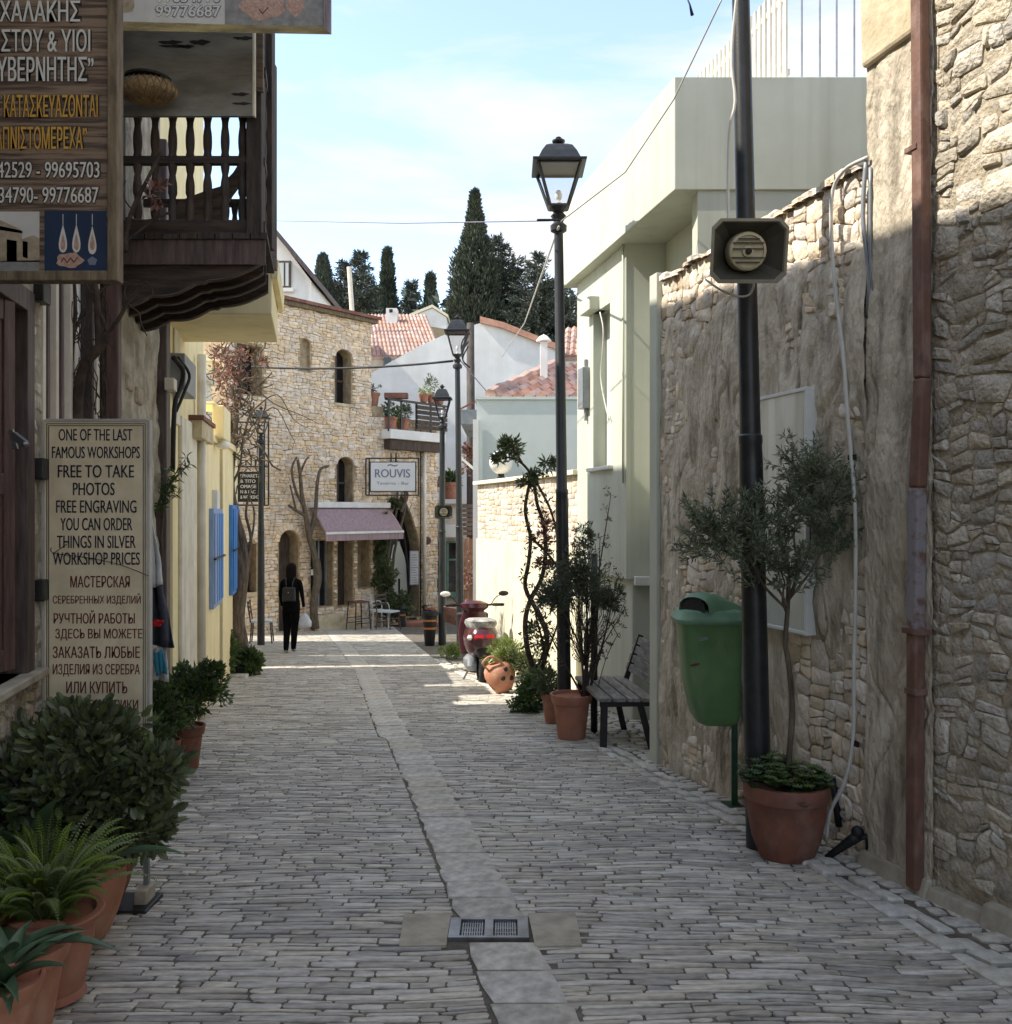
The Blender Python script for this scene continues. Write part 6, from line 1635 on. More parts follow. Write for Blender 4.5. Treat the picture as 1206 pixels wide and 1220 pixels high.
keep = lambda u,z: not any(inside(o,u,z,.03) for o in OL)
cells = []; zz = -1.75
m_ = MB(); m_.fbox(SF, U_UP+.005, su(457), ZLOW-.02, sz(450,484), -.5, -.0); obj('terrace_pier', m_, M['tavern_mortar'], st)
polys = []; hs = []
while zz < ZTOP-.03:
    dz = r.uniform(.06,.115); u = r.uniform(-.3,0)
    um = U_UP if zz > ZLOW-.1 else U_END
    while u < um:
        w = r.uniform(.08,.30); c_ = (max(u,0.0), min(u+w, um), zz, min(zz+dz, ZTOP if zz > ZLOW-.1 else ZLOW)); u += w
        if c_[1]-c_[0] < .04 or c_[3]-c_[2] < .03: continue
        subs = [c_]
        if r.random() < .22: h_ = (c_[2]+c_[3])/2; subs = [(c_[0],c_[1],c_[2],h_),(c_[0],c_[1],h_,c_[3])]
        for c2_ in subs:
            p_ = cell_poly(c2_, .005, .05, 3.3, 4.4, r, corner=r.uniform(.1,.3))
            cx = sum(q[0] for q in p_)/8; cy = sum(q[1] for q in p_)/8
            if not keep(cx,cy): continue
            q2 = []
            for x,y in p_:
                for _ in range(8):
                    if keep(x,y): break
                    x += (cx-x)*.2; y += (cy-y)*.2
                q2.append((min(max(x,0),um),y))
            polys.append(q2); hs.append(r.uniform(.015,.04))
    zz += dz
lay_stones(st, 'stone', SF, polys, hs, M['tavern_stone'], r, n0=-.022, inset=.16, minpx=9)
# arch stones round the openings
for k in ('upper_window','mid_window','arch_door','big_arch'):
    o = OPS[k]; a = outline(o, 12, .01)[2:]; b = outline(o, 12, .17 if k != 'big_arch' else .22)[2:]
    for i in range(len(a)-1):
        m_ = MB(); q = [a[i],b[i],b[i+1],a[i+1]]; g_ = .12
        cx = sum(p[0] for p in q)/4; cy = sum(p[1] for p in q)/4
        q = [(x+(cx-x)*g_, y+(cy-y)*g_) for x,y in q]
        m_.rnd = r.random(); m_.prism([SF.P(x,y,.035) for x,y in q], -SF.N*.05); obj('arch_stone', m_, M['tavern_stone'], st)
# joinery
def fill(k, m, depth, nm, part=None, inset=0.0):
    o = OPS[k]; m_ = MB(); pl_ = outline(o); m_.prism([SF.P(u,z,-depth) for u,z in pl_], -SF.N*.03); return obj(nm, m_, m, st)
for k in ('upper_window','mid_window'):
    w_ = fill(k, M['glass_dark'], .34, 'window'); o = OPS[k]; m_ = MB(); uu = (o[0]+o[1])/2
    m_.fbox(SF, uu-.03, uu+.03, o[2], o[4]-.05, -.34, -.30); m_.fbox(SF, o[0]+.02, o[1]-.02, (o[2]+o[3])/2, (o[2]+o[3])/2+.05, -.34, -.30); obj('frame', m_, M['wood_brown'], w_)
    m_ = MB(); m_.fbox(SF, o[0]-.05, o[1]+.05, o[2]-.07, o[2], -.4, .05); obj('sill', m_, M['stone_yellow'], w_)
fill('niche', M['tavern_mortar'], .11, 'niche_back')
fill('arch_door', M['wood_dark'], .36, 'arched_door'); fill('dark_opening', M['black'], .45, 'dark_opening')
w_ = fill('window_left', M['glass_dark'], .3, 'window'); o = OPS['window_left']; m_ = MB()
for t_ in (0,.25,.5,.75,.96): m_.fbox(SF, o[0]+(o[1]-o[0])*t_, o[0]+(o[1]-o[0])*t_+.05, o[2], o[4], -.3,-.26)
obj('frame', m_, M['wood_brown'], w_); m_ = MB(); m_.fbox(SF, o[0]-.1, o[1]+.1, o[2]-.1, o[2], -.3, .07); obj('sill', m_, M['stone_yellow'], w_, bevel=.01)
w_ = fill('glass_door', M['glass_dark'], .3, 'glass_door'); o = OPS['glass_door']; m_ = MB()
for a,b in ((0,.12),(.42,.5),(.6,.66),(.94,1)): m_.fbox(SF, o[0]+(o[1]-o[0])*a, o[0]+(o[1]-o[0])*b, o[2], o[4], -.3,-.25)
obj('frame', m_, M['metal_grey'], w_)
m_ = MB(); m_.fbox(SF, o[0]+.04, o[0]+.34, sz(378,686), sz(378,679), -.25,-.24); obj('notice', m_, M['white_metal'], w_)
fill('side_window', M['wood_dark'], .36, 'side_window')
w_ = fill('big_arch', M['glass_dark'], .36, 'arched_window'); o = OPS['big_arch']
m_ = MB(); cc = [(su(a_),sz(a_,b_)) for a_,b_ in ((472,716),(496,716),(497,690),(493,665),(486,645),(479,650),(473,680))]
m_.add([SF.P(u,z,-.345) for u,z in cc], [tuple(range(len(cc)))]); obj('drape', m_, M['glass_pale'], w_)
m_ = MB(); 
for u_ in (su(460),su(486)): m_.bar(SF.P(u_,o[2],-.34), SF.P(u_,sz(487,690) if u_>su(470) else o[3],-.34), .06, .05)
m_.bar(SF.P(su(498),sz(498,735),-.33), SF.P(su(495),sz(495,670),-.33), .09, .05); m_.bar(SF.P(su(495),sz(495,670),-.33), SF.P(su(486),sz(486,610),-.33), .09, .05); m_.fbox(SF, o[0], o[1], sz(477,718), sz(477,714), -.36, -.28); obj('frame', m_, M['wood_dark'], w_)
m_ = MB(); m_.fbox(SF, su(486), su(497)-.05, sz(490,697), sz(490,657), -.02, .0); m_.v = m_.v
mn = thing('menu_board', 'tall pale grey menu board hung in the reveal of the big pointed arch', 'menu board', SF.P(su(492), sz(490,698), .1))
Mq = MB(); a = SF.P(su(484.5), 0, .12); fm = Frame((a.x,a.y,0),(1,.25,0),(.25,-1,0)); wq = 11/F*a.y
zb_, zt_ = CAMZ-(697-610)/F*a.y, CAMZ-(656-610)/F*a.y
Mq.fbox(fm, .0, wq, zb_, zt_, 0, .03); obj('board', Mq, M['ink_grey'], mn); Mq = MB(); Mq.fbox(fm, .02, wq-.02, zb_+.02, zt_-.02, .03, .034); obj('sheet', Mq, M['print_sky'], mn)
Mq = MB()
for k in range(12): z_ = zb_+.06+(zt_-zb_-.12)*k/12; Mq.fbox(fm, .04, wq-.04-.03*(k%3), z_, z_+.015, .034, .036)
obj('print_lines', Mq, M['ink_grey'], mn)
# cornice and tiled eave
m_ = MB(); m_.fbox(SF, -.1, U_UP+.12, ZTOP, ZTOP+.10, -6, .12); obj('cornice', m_, M['wood_frame'], st)
m_ = MB(); m_.hexa([SF.P(-.1,ZTOP+.10,.2),SF.P(U_UP+.2,ZTOP+.10,.2),SF.P(U_UP+.2,ZTOP+.6,-3),SF.P(-.1,ZTOP+.6,-3),SF.P(-.1,ZTOP+.18,.2),SF.P(U_UP+.2,ZTOP+.18,.2),SF.P(U_UP+.2,ZTOP+.72,-3),SF.P(-.1,ZTOP+.72,-3)]); obj('roof_tiles', m_, M['terracotta_dark'], st)
# end wall quoins & downpipe
m_ = MB(); m_.tube([SF.P(su(503),-1.6,.1), SF.P(su(503),ZLOW-.3,.1)], .055, 8); obj('downpipe', m_, M['offwhite'], st, smooth=True)
m_ = MB(); m_.tube([SF.P(su(499),-1.4,.08), SF.P(su(499),ZLOW-.3,.08)], .02, 6); obj('conduit', m_, M['ink_black'], st, smooth=True)
m_ = MB(); m_.lathe([(.12,0),(.12,.03),(.001,.05)], (0,0,0), 14, 'Y'); m_.v = [tuple(Vector(v)+SF.P(su(506),sz(506,644),.1)) for v in m_.v]; obj('round_vent', m_, M['rust'], st)
m_ = MB()
for k,(a,b,h_) in enumerate(((368,400,.35),(398,425,.18))): m_.fbox(SF, su(a), su(b), -1.7, sz((a+b)/2,748)+h_, .0, .25)
obj('step', m_, M['stone_yellow'], st, bevel=.02)
# terrace balcony with planters
tb_ = thing('terrace_balcony', 'small terrace balcony with white slab edge and dark slatted railing on the stone building', 'balcony', SF.P(su(490), sz(488,525), .3))
ub0, ub1 = su(455), su(521); zb_ = sz(480,525)
m_ = MB(); m_.fbox(SF, ub0, ub1, zb_, zb_+.26, -.6, .35); obj('slab', m_, M['render_white'], tb_, bevel=.01)
m_ = MB(); m_.fbox(SF, ub0+.08, ub1-.05, zb_-.28, zb_-.005, -.6, .26); obj('slab_shadow', m_, M['wood_dark'], tb_)  # dark block added below the slab to stand for the shadow under it
for k in range(5): m_ = MB(); z_ = zb_+.34+k*.14; m_.fbox(SF, su(488), ub1+.1, z_, z_+.11, .29, .32); obj('slat', m_, M['wood_dark'], tb_)
for px in (455,470,488,505,521): m_ = MB(); u_ = su(px); m_.fbox(SF, u_-.03, u_+.03, zb_+.2, zb_+1.08, .26, .29); obj('post', m_, M['iron'], tb_)
m_ = MB(); m_.fbox(SF, ub0-.1, ub1+.1, zb_+1.05, zb_+1.1, .22, .34); obj('rail', m_, M['iron'], tb_)
def potplant(c, pr, ph, lf_m, lab, rad=(.2,.2,.2), n=14, L=.1, mpot='terracotta', kind='flower', grp='pots on the terrace balcony', nm='potted_plant', up=.15):
    t = thing(nm, lab, 'potted plant', c, grp); pot(t, c, kind, pr, ph, M[mpot]); lf = MB()
    crown(lf, (c[0],c[1],c[2]+ph+up), rad, n, 14, L, L*.4, r, .5, .2, .5); obj('foliage', lf, M[lf_m], t); return t
c = SF.P(su(450), sz(450,484)+.005, -.2)
potplant(tuple(c), .22, .36, 'leaf_dark', 'red pot with small dark plant on the wall end left of the terrace', (.22,.2,.08), 8)
for px,h_,m_n,lab in ((463,.0,'leaf_mid','green bushy plant in the leftmost pot on the terrace floor'),(478,.0,'leaf_olive','pale green plant in the second pot on the terrace floor')):
    c = SF.P(su(px), zb_+.26, .1); potplant(tuple(c), .2, .33, m_n, lab, (.24,.2,.24), 26)
for px,lab,m_n in ((497,'terracotta trough pot with yellow green plant on the terrace rail, left of three','leaf_lime'),(506,'middle terracotta pot with tall pale shrub on the terrace rail','leaf_olive'),(516,'rightmost small terracotta pot on the terrace rail','leaf_lime')):
    c = SF.P(su(px), zb_+1.11, .28); potplant(tuple(c), .15, .24, m_n, lab, (.13,.13,.13) if px != 506 else (.2,.15,.3), 8 if px != 506 else 16, .08, up=.1 if px != 506 else .35)
for px,w_ in ((501,'left'),(511,'middle'),(520,'right')):
    c = SF.P(su(px), zb_+1.11, .10); t = thing('empty_pot', w_+' one of three small bare terracotta pots on the terrace rail', 'pot', tuple(c), 'bare pots on the terrace rail'); pot(t, tuple(c), 'flower', .13, .22, M['terracotta'])
c = SF.P(su(465), zb_+1.11, .28); m_ = MB(); m_.box(c.x-.35,c.x+.3,c.y-.12,c.y+.12,c.z,c.z+.16); tag(obj('planter_box', m_, M['terracotta_dark'], None, loc=c, bevel=.02), 'long dark red planter box on the left of the terrace rail', 'planter')
# ROUVIS sign
rv = thing('tavern_sign', 'white hanging sign reading ROUVIS in a thin dark iron frame', 'sign', P(468,590,24.7))
Yr = 24.7
m_ = MB()
for a,b in (((436,546),(499,546)),((499,546),(499,590)),((499,590),(436,590)),((436,590),(436,546)),((440,546),(440,590)),((466,540),(466,550)),((472,540),(472,550))): m_.bar(P(*a,Yr),P(*b,Yr),.035,.035,(0,1,0))
obj('iron_frame', m_, M['iron'], rv)
a = P(441,586,Yr); b = P(496,550,Yr); m_ = MB(); m_.box(a.x,b.x,Yr-.03,Yr+.03,a.z,b.z); obj('board', m_, M['ink_black'], rv)
m_ = MB(); m_.box(a.x+.025,b.x-.025,Yr-.036,Yr+.036,a.z+.025,b.z-.025); obj('panel', m_, M['render_white'], rv)
RV = Frame((0,Yr-.036,0),(1,0,0),(0,-1,0))
def ln2(root, fr, s, x0,y0,x1,y1, Yd, m, off=0, n=.004):
    a = P(x0,y1,Yd); b = P(x1,y0,Yd); m_ = MB(); write(m_, s, fr, a.x,b.x,a.z,b.z,n,off); obj('lettering', m_, m, root)
ln2(rv, RV, "ROUVIS", 447,559,489,569, Yr, M['ink_grey'], .004); ln2(rv, RV, "Taverna - Bar", 449,574,488,577.5, Yr, M['ink_grey']); ln2(rv, RV, "~", 462,553,474,556, Yr, M['ink_grey'])
# awning
aw = thing('awning', 'faded pink striped awning over the door of the stone building', 'awning', SF.P(su(415), 1.2, .4))
u0,u1 = su(368), su(461); za = CAMZ+.0+(610-604)/F*23.5; zd = za-.66; pr_ = .55
NS = 16
m_ = MB(); vs = []; fs = []
for i in range(NS*2+1):
    t_ = i/(NS*2); u_ = u0+(u1-u0)*t_; 
    for j in range(7):
        s_ = j/6; vs.append(SF.P(u_+.05*s_, za+(zd-za)*s_-.05*math.sin(math.pi*s_)*0+.03*math.sin(math.pi*s_), .04+pr_*s_))
for i in range(NS*2):
    for j in range(6): a_ = i*7+j; fs.append((a_,a_+7,a_+8,a_+1))
m_.add(vs, fs); oo = obj('canopy', m_, M['awning'], aw, smooth=True); sd = oo.modifiers.new('t','SOLIDIFY'); sd.thickness = .012
m_ = MB(); m_.add([SF.P(u0,za,.04),SF.P(u0+.05,zd,.04+pr_),SF.P(u0+.05,zd-.02,.04+pr_),SF.P(u0,za-.04,.04)], [(0,1,2,3)]); obj('side', m_, M['awning'], aw)
m_ = MB(); m_.fbox(SF, u0+.05, u1+.05, zd-.03, zd+.03, pr_+.01, pr_+.07); obj('front_bar', m_, M['white_metal'], aw)
m_ = MB(); m_.fbox(SF, u0+.05, u1+.05, zd-.2, zd-.03, pr_+.03, pr_+.045); obj('valance', m_, M['awning'], aw)
m_ = MB(); m_.fbox(SF, u0-.05, u1+.03, za-.02, za+.13, .0, .14); obj('cassette', m_, M['white_metal'], aw, bevel=.02)
# creeper and climbing trunk on the facade
t = thing('ivy', 'dense green ivy and potted bushes climbing the left side of the pointed arch', 'ivy', SF.P(su(450),gz(25),.3)); lf = MB(); br = MB()
def fp(px,py,n=.1): return SF.P(su(px), sz(px,py), n)
for q,rad,n in ((fp(449,650,.1),(.22,.16,.5),60),(fp(452,690,.2),(.3,.25,.55),80),(fp(458,720,.4),(.5,.3,.35),90),(fp(466,600,.08),(.25,.12,.25),16),(fp(453,622,.08),(.2,.15,.35),30),(fp(474,740,.5),(.3,.22,.08),20)): crown(lf, q, rad, n, 22, .11, .06, r, .35, .2, .5)
for l in ([(470,740),(458,690),(462,640),(470,600),(468,545)],[(462,740),(466,660),(480,600),(470,560)],[(474,610),(482,590),(476,575)]):
    pts = smooth_path([fp(x,y,.12) for x,y in l]); br.tube(pts, tap(len(pts), .05,.03), 6)
obj('foliage', lf, M['leaf_dark'], t); obj('stems', br, M['bark'], t)
t = thing('wall_tree', 'bare pruned trunk with stubby branches against the stone facade behind the walking woman', 'tree', SF.P(su(372),gz(24),.3)); br = MB()
for l,a_,b_ in (([(368,748),(366,720),(370,690),(367,660),(361,640),(357,615),(352,590),(350,565),(347,548)],.11,.035),([(357,615),(345,608),(336,602)],.05,.03),([(361,640),(368,610),(370,580),(374,560),(384,556)],.06,.03),([(355,605),(345,585),(340,560),(346,545)],.04,.025),([(350,565),(356,550),(360,545)],.03,.02),([(345,608),(341,590),(338,578)],.03,.02),([(366,720),(374,690),(372,665)],.05,.03)):
    pts = smooth_path([fp(x,y,.25) for x,y in l]); br.tube(pts, tap(len(pts), a_, b_), 7)
obj('trunk', br, M['bark'], t, smooth=True)
# board sign on the left
bs = thing('iron_framed_sign', 'black board with pale lettering below iron letters in a tall wrought frame', 'sign', P(300,597,20.0))
Yb = 20.0; m_ = MB()
for a,b in (((283,503),(320,503)),((320,503),(320,602)),((283,602),(320,602)),((283,503),(283,602)),((315,503),(315,602)),((296,535),(300,548)),((283,556),(320,556))): m_.bar(P(*a,Yb),P(*b,Yb),.03,.03,(0,1,0))
obj('iron_frame', m_, M['iron'], bs)
a = P(284,598,Yb); b = P(315,562,Yb); m_ = MB(); m_.box(a.x,b.x,Yb-.03,Yb+.02,a.z,b.z); obj('board', m_, M['black'], bs)
BS = Frame((0,Yb-.03,0),(1,0,0),(0,-1,0))
ln2(bs, BS, "ENTIC", 287,548,319,555, Yb, M['iron'], .01)
for k,(s_,x1_) in enumerate((("EPHARETA",311),("& TITO",305),("OMAGE",306),("N & LAC",305),("& WORKSHOP",311))): ln2(bs, BS, s_, 287,565+k*6.3,x1_,569+k*6.3, Yb, M['ink_white'], .005)

# ================================================================ background houses
def gable_tiles(root, p00, p10, p01, p11, nu, nv, m, nm='roof_tile', limit=300):
    "p00,p10 eaves; p01,p11 ridge: rows of barrel tiles as stuff"
    p00,p10,p01,p11 = map(Vector,(p00,p10,p01,p11)); mb = MB()
    n = (p10-p00).cross(p01-p00).normalized(); 
    if n.z < 0: n = -n
    mb.add([p00-n*.02,p10-n*.02,p11-n*.02,p01-n*.02,p00-n*.12,p10-n*.12,p11-n*.12,p01-n*.12],[(0,1,2,3),(4,5,6,7),(0,1,5,4),(1,2,6,5),(2,3,7,6),(3,0,4,7)])
    obj('roof', mb, m, root); mb = MB()
    for j in range(nv):
        for i in range(nu):
            u0_,u1_ = i/nu,(i+.92)/nu; v0_,v1_ = j/nv,(j+1.18)/nv
            def q(u,v): return p00.lerp(p10,u).lerp(p01.lerp(p11,u),v)
            a_,b_,c_,d_ = q(u0_,v0_),q(u1_,v0_),q(u1_*.98+u0_*.02,min(v1_,1)),q(u0_,min(v1_,1)); w = (b_-a_).length
            mb.rnd = r.random(); hh = n*w*.38; lift = n*w*.14
            mb.add([a_+lift,(a_+b_)/2+hh+lift,b_+lift,c_,(c_+d_)/2+hh,d_,a_,b_],[(0,1,4,5),(1,2,3,4),(0,6,7,2,1)])
    o = obj('small_tiles', mb, m, root); o['kind'] = 'stuff'; return o
# sage house right
sh = thing('sage_house', 'pale sage rendered house with orange tiled roof behind the stone boundary wall', 'house', G(630,16.6))
YA = 16.6; x0 = P(568,0,YA).x; x1 = 2.4; zt = P(0,476,YA).z
m_ = MB(); m_.box(x0,x1+3,YA,YA+4,-1.3,zt); obj('wall', m_, M['render_sage'], sh)
m_ = MB(); m_.box(x0-.03,x1+3,YA-.03,YA+4,zt,zt+.05); obj('coping', m_, M['render_sage'], sh)
pa = P(584,474,YA+.1); pb_ = P(760,474,YA+.1); pc_ = P(650,447,YA+4); pd_ = P(760,430,YA+4)
gable_tiles(sh, (pa.x,YA+.1,zt+.06), (pb_.x,YA+.1,zt+.06), (P(668,0,YA+3).x,YA+3,zt+1.10), (pb_.x+1,YA+3,zt+1.10), 13, 7, M['tile_roof'])
m_ = MB(); a = Vector((pa.x,YA+.1,zt+.1)); b = Vector((P(668,0,YA+3).x,YA+3,zt+1.16)); m_.tube([a.lerp(b,i/10)+Vector((0,0,.03*(i%2))) for i in range(11)], .11, 8); obj('ridge_tiles', m_, M['tile_roof'], sh)
a = P(648,455,YA+1.6); m_ = MB(); m_.box(a.x-.07,a.x+.07,a.y-.07,a.y+.07,a.z-.3,P(0,408,YA+1.6).z); ch_ = obj('chimney', m_, M['render_white'], sh); m_ = MB(); zc = P(0,408,YA+1.6).z; m_.lathe([(.15,zc+.02),(.15,zc+.04),(.08,zc+.12),(.001,zc+.16)], (a.x,a.y,0), 14); m_.lathe([(.06,zc-.02),(.06,zc+.03)], (a.x,a.y,0), 10); obj('chimney_cap', m_, M['render_white'], ch_)
# lean-to canopy and timber fence left of it
cn = thing('lean_to', 'grey lean to roof on a pale post with brown timber panels below', 'shed', G(558,17.4))
YB = 17.3
m_ = MB(); m_.box(P(549,0,YB).x,x0+.02,YB,YB+3,P(0,505,YB).z,P(0,488,YB).z); obj('beam', m_, M['metal_grey'], cn)
m_ = MB(); m_.hexa([P(549,488,YB),P(570,478,YB),P(570,478,YB+3),P(549,488,YB+3),P(549,486,YB),P(570,475,YB),P(570,475,YB+3),P(549,486,YB+3)]); obj('roof', m_, M['terracotta_dark'], cn)
a = P(567,0,16.5); m_ = MB(); m_.box(a.x-.05,a.x+.05,16.45,16.58,-1.1,P(0,500,16.5).z); obj('post', m_, M['render_white'], cn)
for k in range(5):
    a = P(550+k*3.2,0,18.2); m_ = MB(); m_.box(a.x,a.x+.048,18.2,18.23,gz(18.2),P(0,640,18.2).z-.03*(k%2)); obj('plank', m_, M['fence_brown'], cn)
for k in range(7):
    m_ = MB(); z_ = P(0,640,18.3).z+.04+k*.09; m_.box(P(549,0,18.3).x,P(566,0,18.3).x,18.3,18.32,z_,z_+.07); obj('slat', m_, M['wood_brown'], cn)
m_ = MB(); m_.bar(P(549,545,18.5),P(566,560,18.5),.05,.05); obj('brace', m_, M['render_white'], cn)
lf = MB(); crown(lf, P(558,540,18.8), (.12,.1,.6), 20, 14, .09, .04, r, .6, .1, .4); crown(lf, P(558,690,18.0), (.12,.1,.6), 16, 14, .07, .04, r, .6, .1, .4)
tag(obj('hedge_plant', lf, M['leaf_red'], None, loc=G(558,18.1)), 'thin brownish climbing plant in front of the timber panels', 'plant')
# big white gable house
wh = thing('white_house', 'large white gabled house wall beyond the square with a shop front below', 'house', G(560,33))
YC = 33.0
prof = [(437,620),(437,448),(455,437),(500,412),(540,394),(572,385),(600,392),(640,408),(700,432),(700,620)]
m_ = MB(); m_.prism([P(x,y,YC) for x,y in prof], (0,3,0)); obj('gable_wall', m_, M['render_white'], wh)
pts = [P(x,y,YC) for x,y in prof[1:-1]]
m_ = MB()
for a_,b_ in zip(pts[4:], pts[5:]): m_.hexa([a_+Vector((0,-.15,0)),b_+Vector((0,-.15,0)),b_+Vector((0,3,0)),a_+Vector((0,3,0)),a_+Vector((0,-.15,.22)),b_+Vector((0,-.15,.22)),b_+Vector((0,3,.22)),a_+Vector((0,3,.22))])
obj('verge_tiles', m_, M['tile_roof'], wh)
YD = 27.6
m_ = MB(); m_.box(P(503,0,YD).x,P(585,0,YD).x,YD+.3,YD+1.2,-1.8,P(0,600,YD).z); obj('shop_wall', m_, M['rubble_warm'], wh)
m_ = MB(); m_.box(P(503,0,YD).x,P(585,0,YD).x,YD+.1,YD+1.2,P(0,600,YD).z,P(0,595,YD).z); obj('terrace_edge', m_, M['render_white'], wh)
for a_,b_ in ((519,530),(533,544),(547,558)):
    m_ = MB(); m_.box(P(a_,0,YD).x,P(b_,0,YD).x,YD+.24,YD+.28,P(0,712,YD).z,P(0,645,YD).z); w_ = obj('shop_window', m_, M['glass_dark'], wh)
    m_ = MB(); xa,xb,za_,zb2 = P(a_,0,YD).x,P(b_,0,YD).x,P(0,712,YD).z,P(0,645,YD).z
    for q in ((xa-.03,xa+.03,za_,zb2),(xb-.03,xb+.03,za_,zb2),(xa,xb,zb2-.05,zb2),(xa,xb,za_,za_+.15),(xa,xb,za_+1.1,za_+1.15)): m_.box(q[0],q[1],YD+.19,YD+.24,q[2],q[3])
    obj('frame', m_, M['teal_paint'], w_)
m_ = MB(); m_.box(P(530,0,YD).x,P(546,0,YD).x,YD-.2,YD+.2,P(0,640,YD).z,P(0,625,YD).z); obj('awning_box', m_, M['render_white'], wh)
for k,(px,lab,lm_) in enumerate(((512,'dark leafy plant on the low terrace right of the stone building','leaf_mid'),(538,'green plant in terracotta pot between the two lamp posts on the terrace edge','leaf_mid'))):
    c = P(px,595,YD+.5); potplant(tuple(c), .3, .5, lm_, lab, (.35,.3,.35) if k == 0 else (.3,.3,.2), 24, .16, grp='pots on the far terrace')
# tiled house behind the stone building
th_ = thing('tiled_house', 'low house with weathered orange tile roof and chimney behind the stone building', 'house', G(485,38))
gable_tiles(th_, P(400,424,36), P(528,424,36), P(400,375,44), P(508,375,44), 26, 11, M['tile_roof'])
m_ = MB(); a = P(400,470,36); b = P(530,424,36); m_.box(a.x,b.x,36.1,44,-1.5,b.z-.05); obj('wall', m_, M['rubble_warm'], th_)
for a_,b_ in ((458,466),(475,488)):
    m_ = MB(); q0 = P(a_,436,36); q1 = P(b_,426,36); m_.box(q0.x,q1.x,35.9,36.15,q0.z,q1.z); obj('window', m_, M['glass_dark'], th_)
c0 = P(460,376,42); c1 = P(473,367,42); m_ = MB(); m_.box(c0.x,c1.x,42,42.6,c0.z-1,c1.z); ch_ = obj('chimney', m_, M['render_white'], th_); m_ = MB(); m_.box(c0.x+.15,c0.x+.3,41.98,42.0,c1.z-.2,c1.z-.05); obj('flue_hole', m_, M['black'], ch_)
t2 = thing('far_house', 'small pale gabled roof peeping between the tile roof and the cypress', 'house', P(520,375,50))
m_ = MB(); m_.prism([P(x,y,50) for x,y in ((490,385),(490,377),(515,367),(532,378),(532,392))], (0,5,0)); obj('gable_wall', m_, M['render_white'], t2)
m_ = MB()
for a_,b_ in (((488,377),(515,366)),((515,366),(534,378))): a=P(*a_,49.9); b=P(*b_,49.9); m_.hexa([a,b,b+Vector((0,5,0)),a+Vector((0,5,0)),a+Vector((0,0,.15)),b+Vector((0,0,.15)),b+Vector((0,5,.15)),a+Vector((0,5,.15))])
obj('roof', m_, M['render_cream'], t2)
t3_ = thing('red_roof_house', 'house with red tiled roof slopes behind the second lamp post', 'house', P(680,400,24))
gable_tiles(t3_, P(671,424,24), P(760,424,24), P(674,392,28), P(760,380,28), 12, 5, M['tile_roof']); m_ = MB(); a = P(669,470,24); m_.box(a.x,a.x+6,24.1,28,-1.3,P(0,425,24).z); obj('wall', m_, M['render_white'], t3_)
# white gabled house upper left
gh = thing('gabled_house', 'white gabled house with brown eaves and a small window above the stone building', 'house', P(340,360,31))
YE2 = 31
m_ = MB(); m_.prism([P(x,y,YE2) for x,y in ((255,420),(255,330),(300,250),(328,277),(371,335),(371,420))], (0,6,0)); obj('gable_wall', m_, M['render_white'], gh)
m_ = MB(); a = P(300,246,YE2-.4); b = P(374,334,YE2-.4); m_.hexa([a,b,b+Vector((0,6.5,0)),a+Vector((0,6.5,0)),a+Vector((0,0,.22)),b+Vector((0,0,.22)),b+Vector((0,6.5,.22)),a+Vector((0,6.5,.22))]); obj('roof', m_, M['wood_brown'], gh)
q0 = P(329,344,YE2); q1 = P(347,311,YE2); m_ = MB(); m_.box(q0.x,q1.x,YE2-.06,YE2,q0.z,q1.z); w_ = obj('window', m_, M['wood_brown'], gh); m_ = MB(); m_.box(q0.x+.07,(q0.x+q1.x)/2+.02,YE2-.08,YE2-.06,q0.z+.08,q1.z-.08); m_.box((q0.x+q1.x)/2+.08,q1.x-.07,YE2-.08,YE2-.06,q0.z+.08,q1.z-.08); obj('pane', m_, M['glass_pale'], w_)
m_ = MB(); m_.box(q0.x-.1,q1.x+.1,YE2-.15,YE2,q0.z-.12,q0.z); obj('sill', m_, M['render_white'], w_)

# ================================================================ trees far behind
r = random.Random(101)
def cypress(px, Y, ytop, ybase, halfw, label, m='leaf_cypress'):
    g = P(px,0,Y); zt_ = P(0,ytop,Y).z; t = thing('cypress_tree', label, 'tree', (g.x,Y,-1.5)); H = zt_+1.5; w = halfw/F*Y
    mb = MB(); mb.tube([(g.x,Y,-1.6),(g.x+.1,Y,H*.5),(g.x,Y,zt_-.5)], [.35,.2,.04], 7); obj('trunk', mb, M['bark'], t)
    lf = MB(); n = int(1300*halfw/32)+500; s = Y/60
    for _ in range(n):
        k = r.uniform(.3,1)**.8; z = -1.5+.5+(H-.5)*k; rr = w*(min(1,(1-k)*1.75)**1.1)*(1 if k > .12 else .8)*r.uniform(.55,1.06)*(1+.16*math.sin(k*17+px)+.1*math.sin(k*41))
        a = r.uniform(0,2*math.pi); p = Vector((g.x+rr*math.cos(a), Y+rr*math.sin(a), z))
        for _ in range(7): leaf(lf, p+rdir(r)*.2*s, Vector((math.cos(a)*.5,math.sin(a)*.5,1))+rdir(r)*.5, rdir(r), .34*s, .10*s, r)
    obj('crown', lf, M[m], t); return t
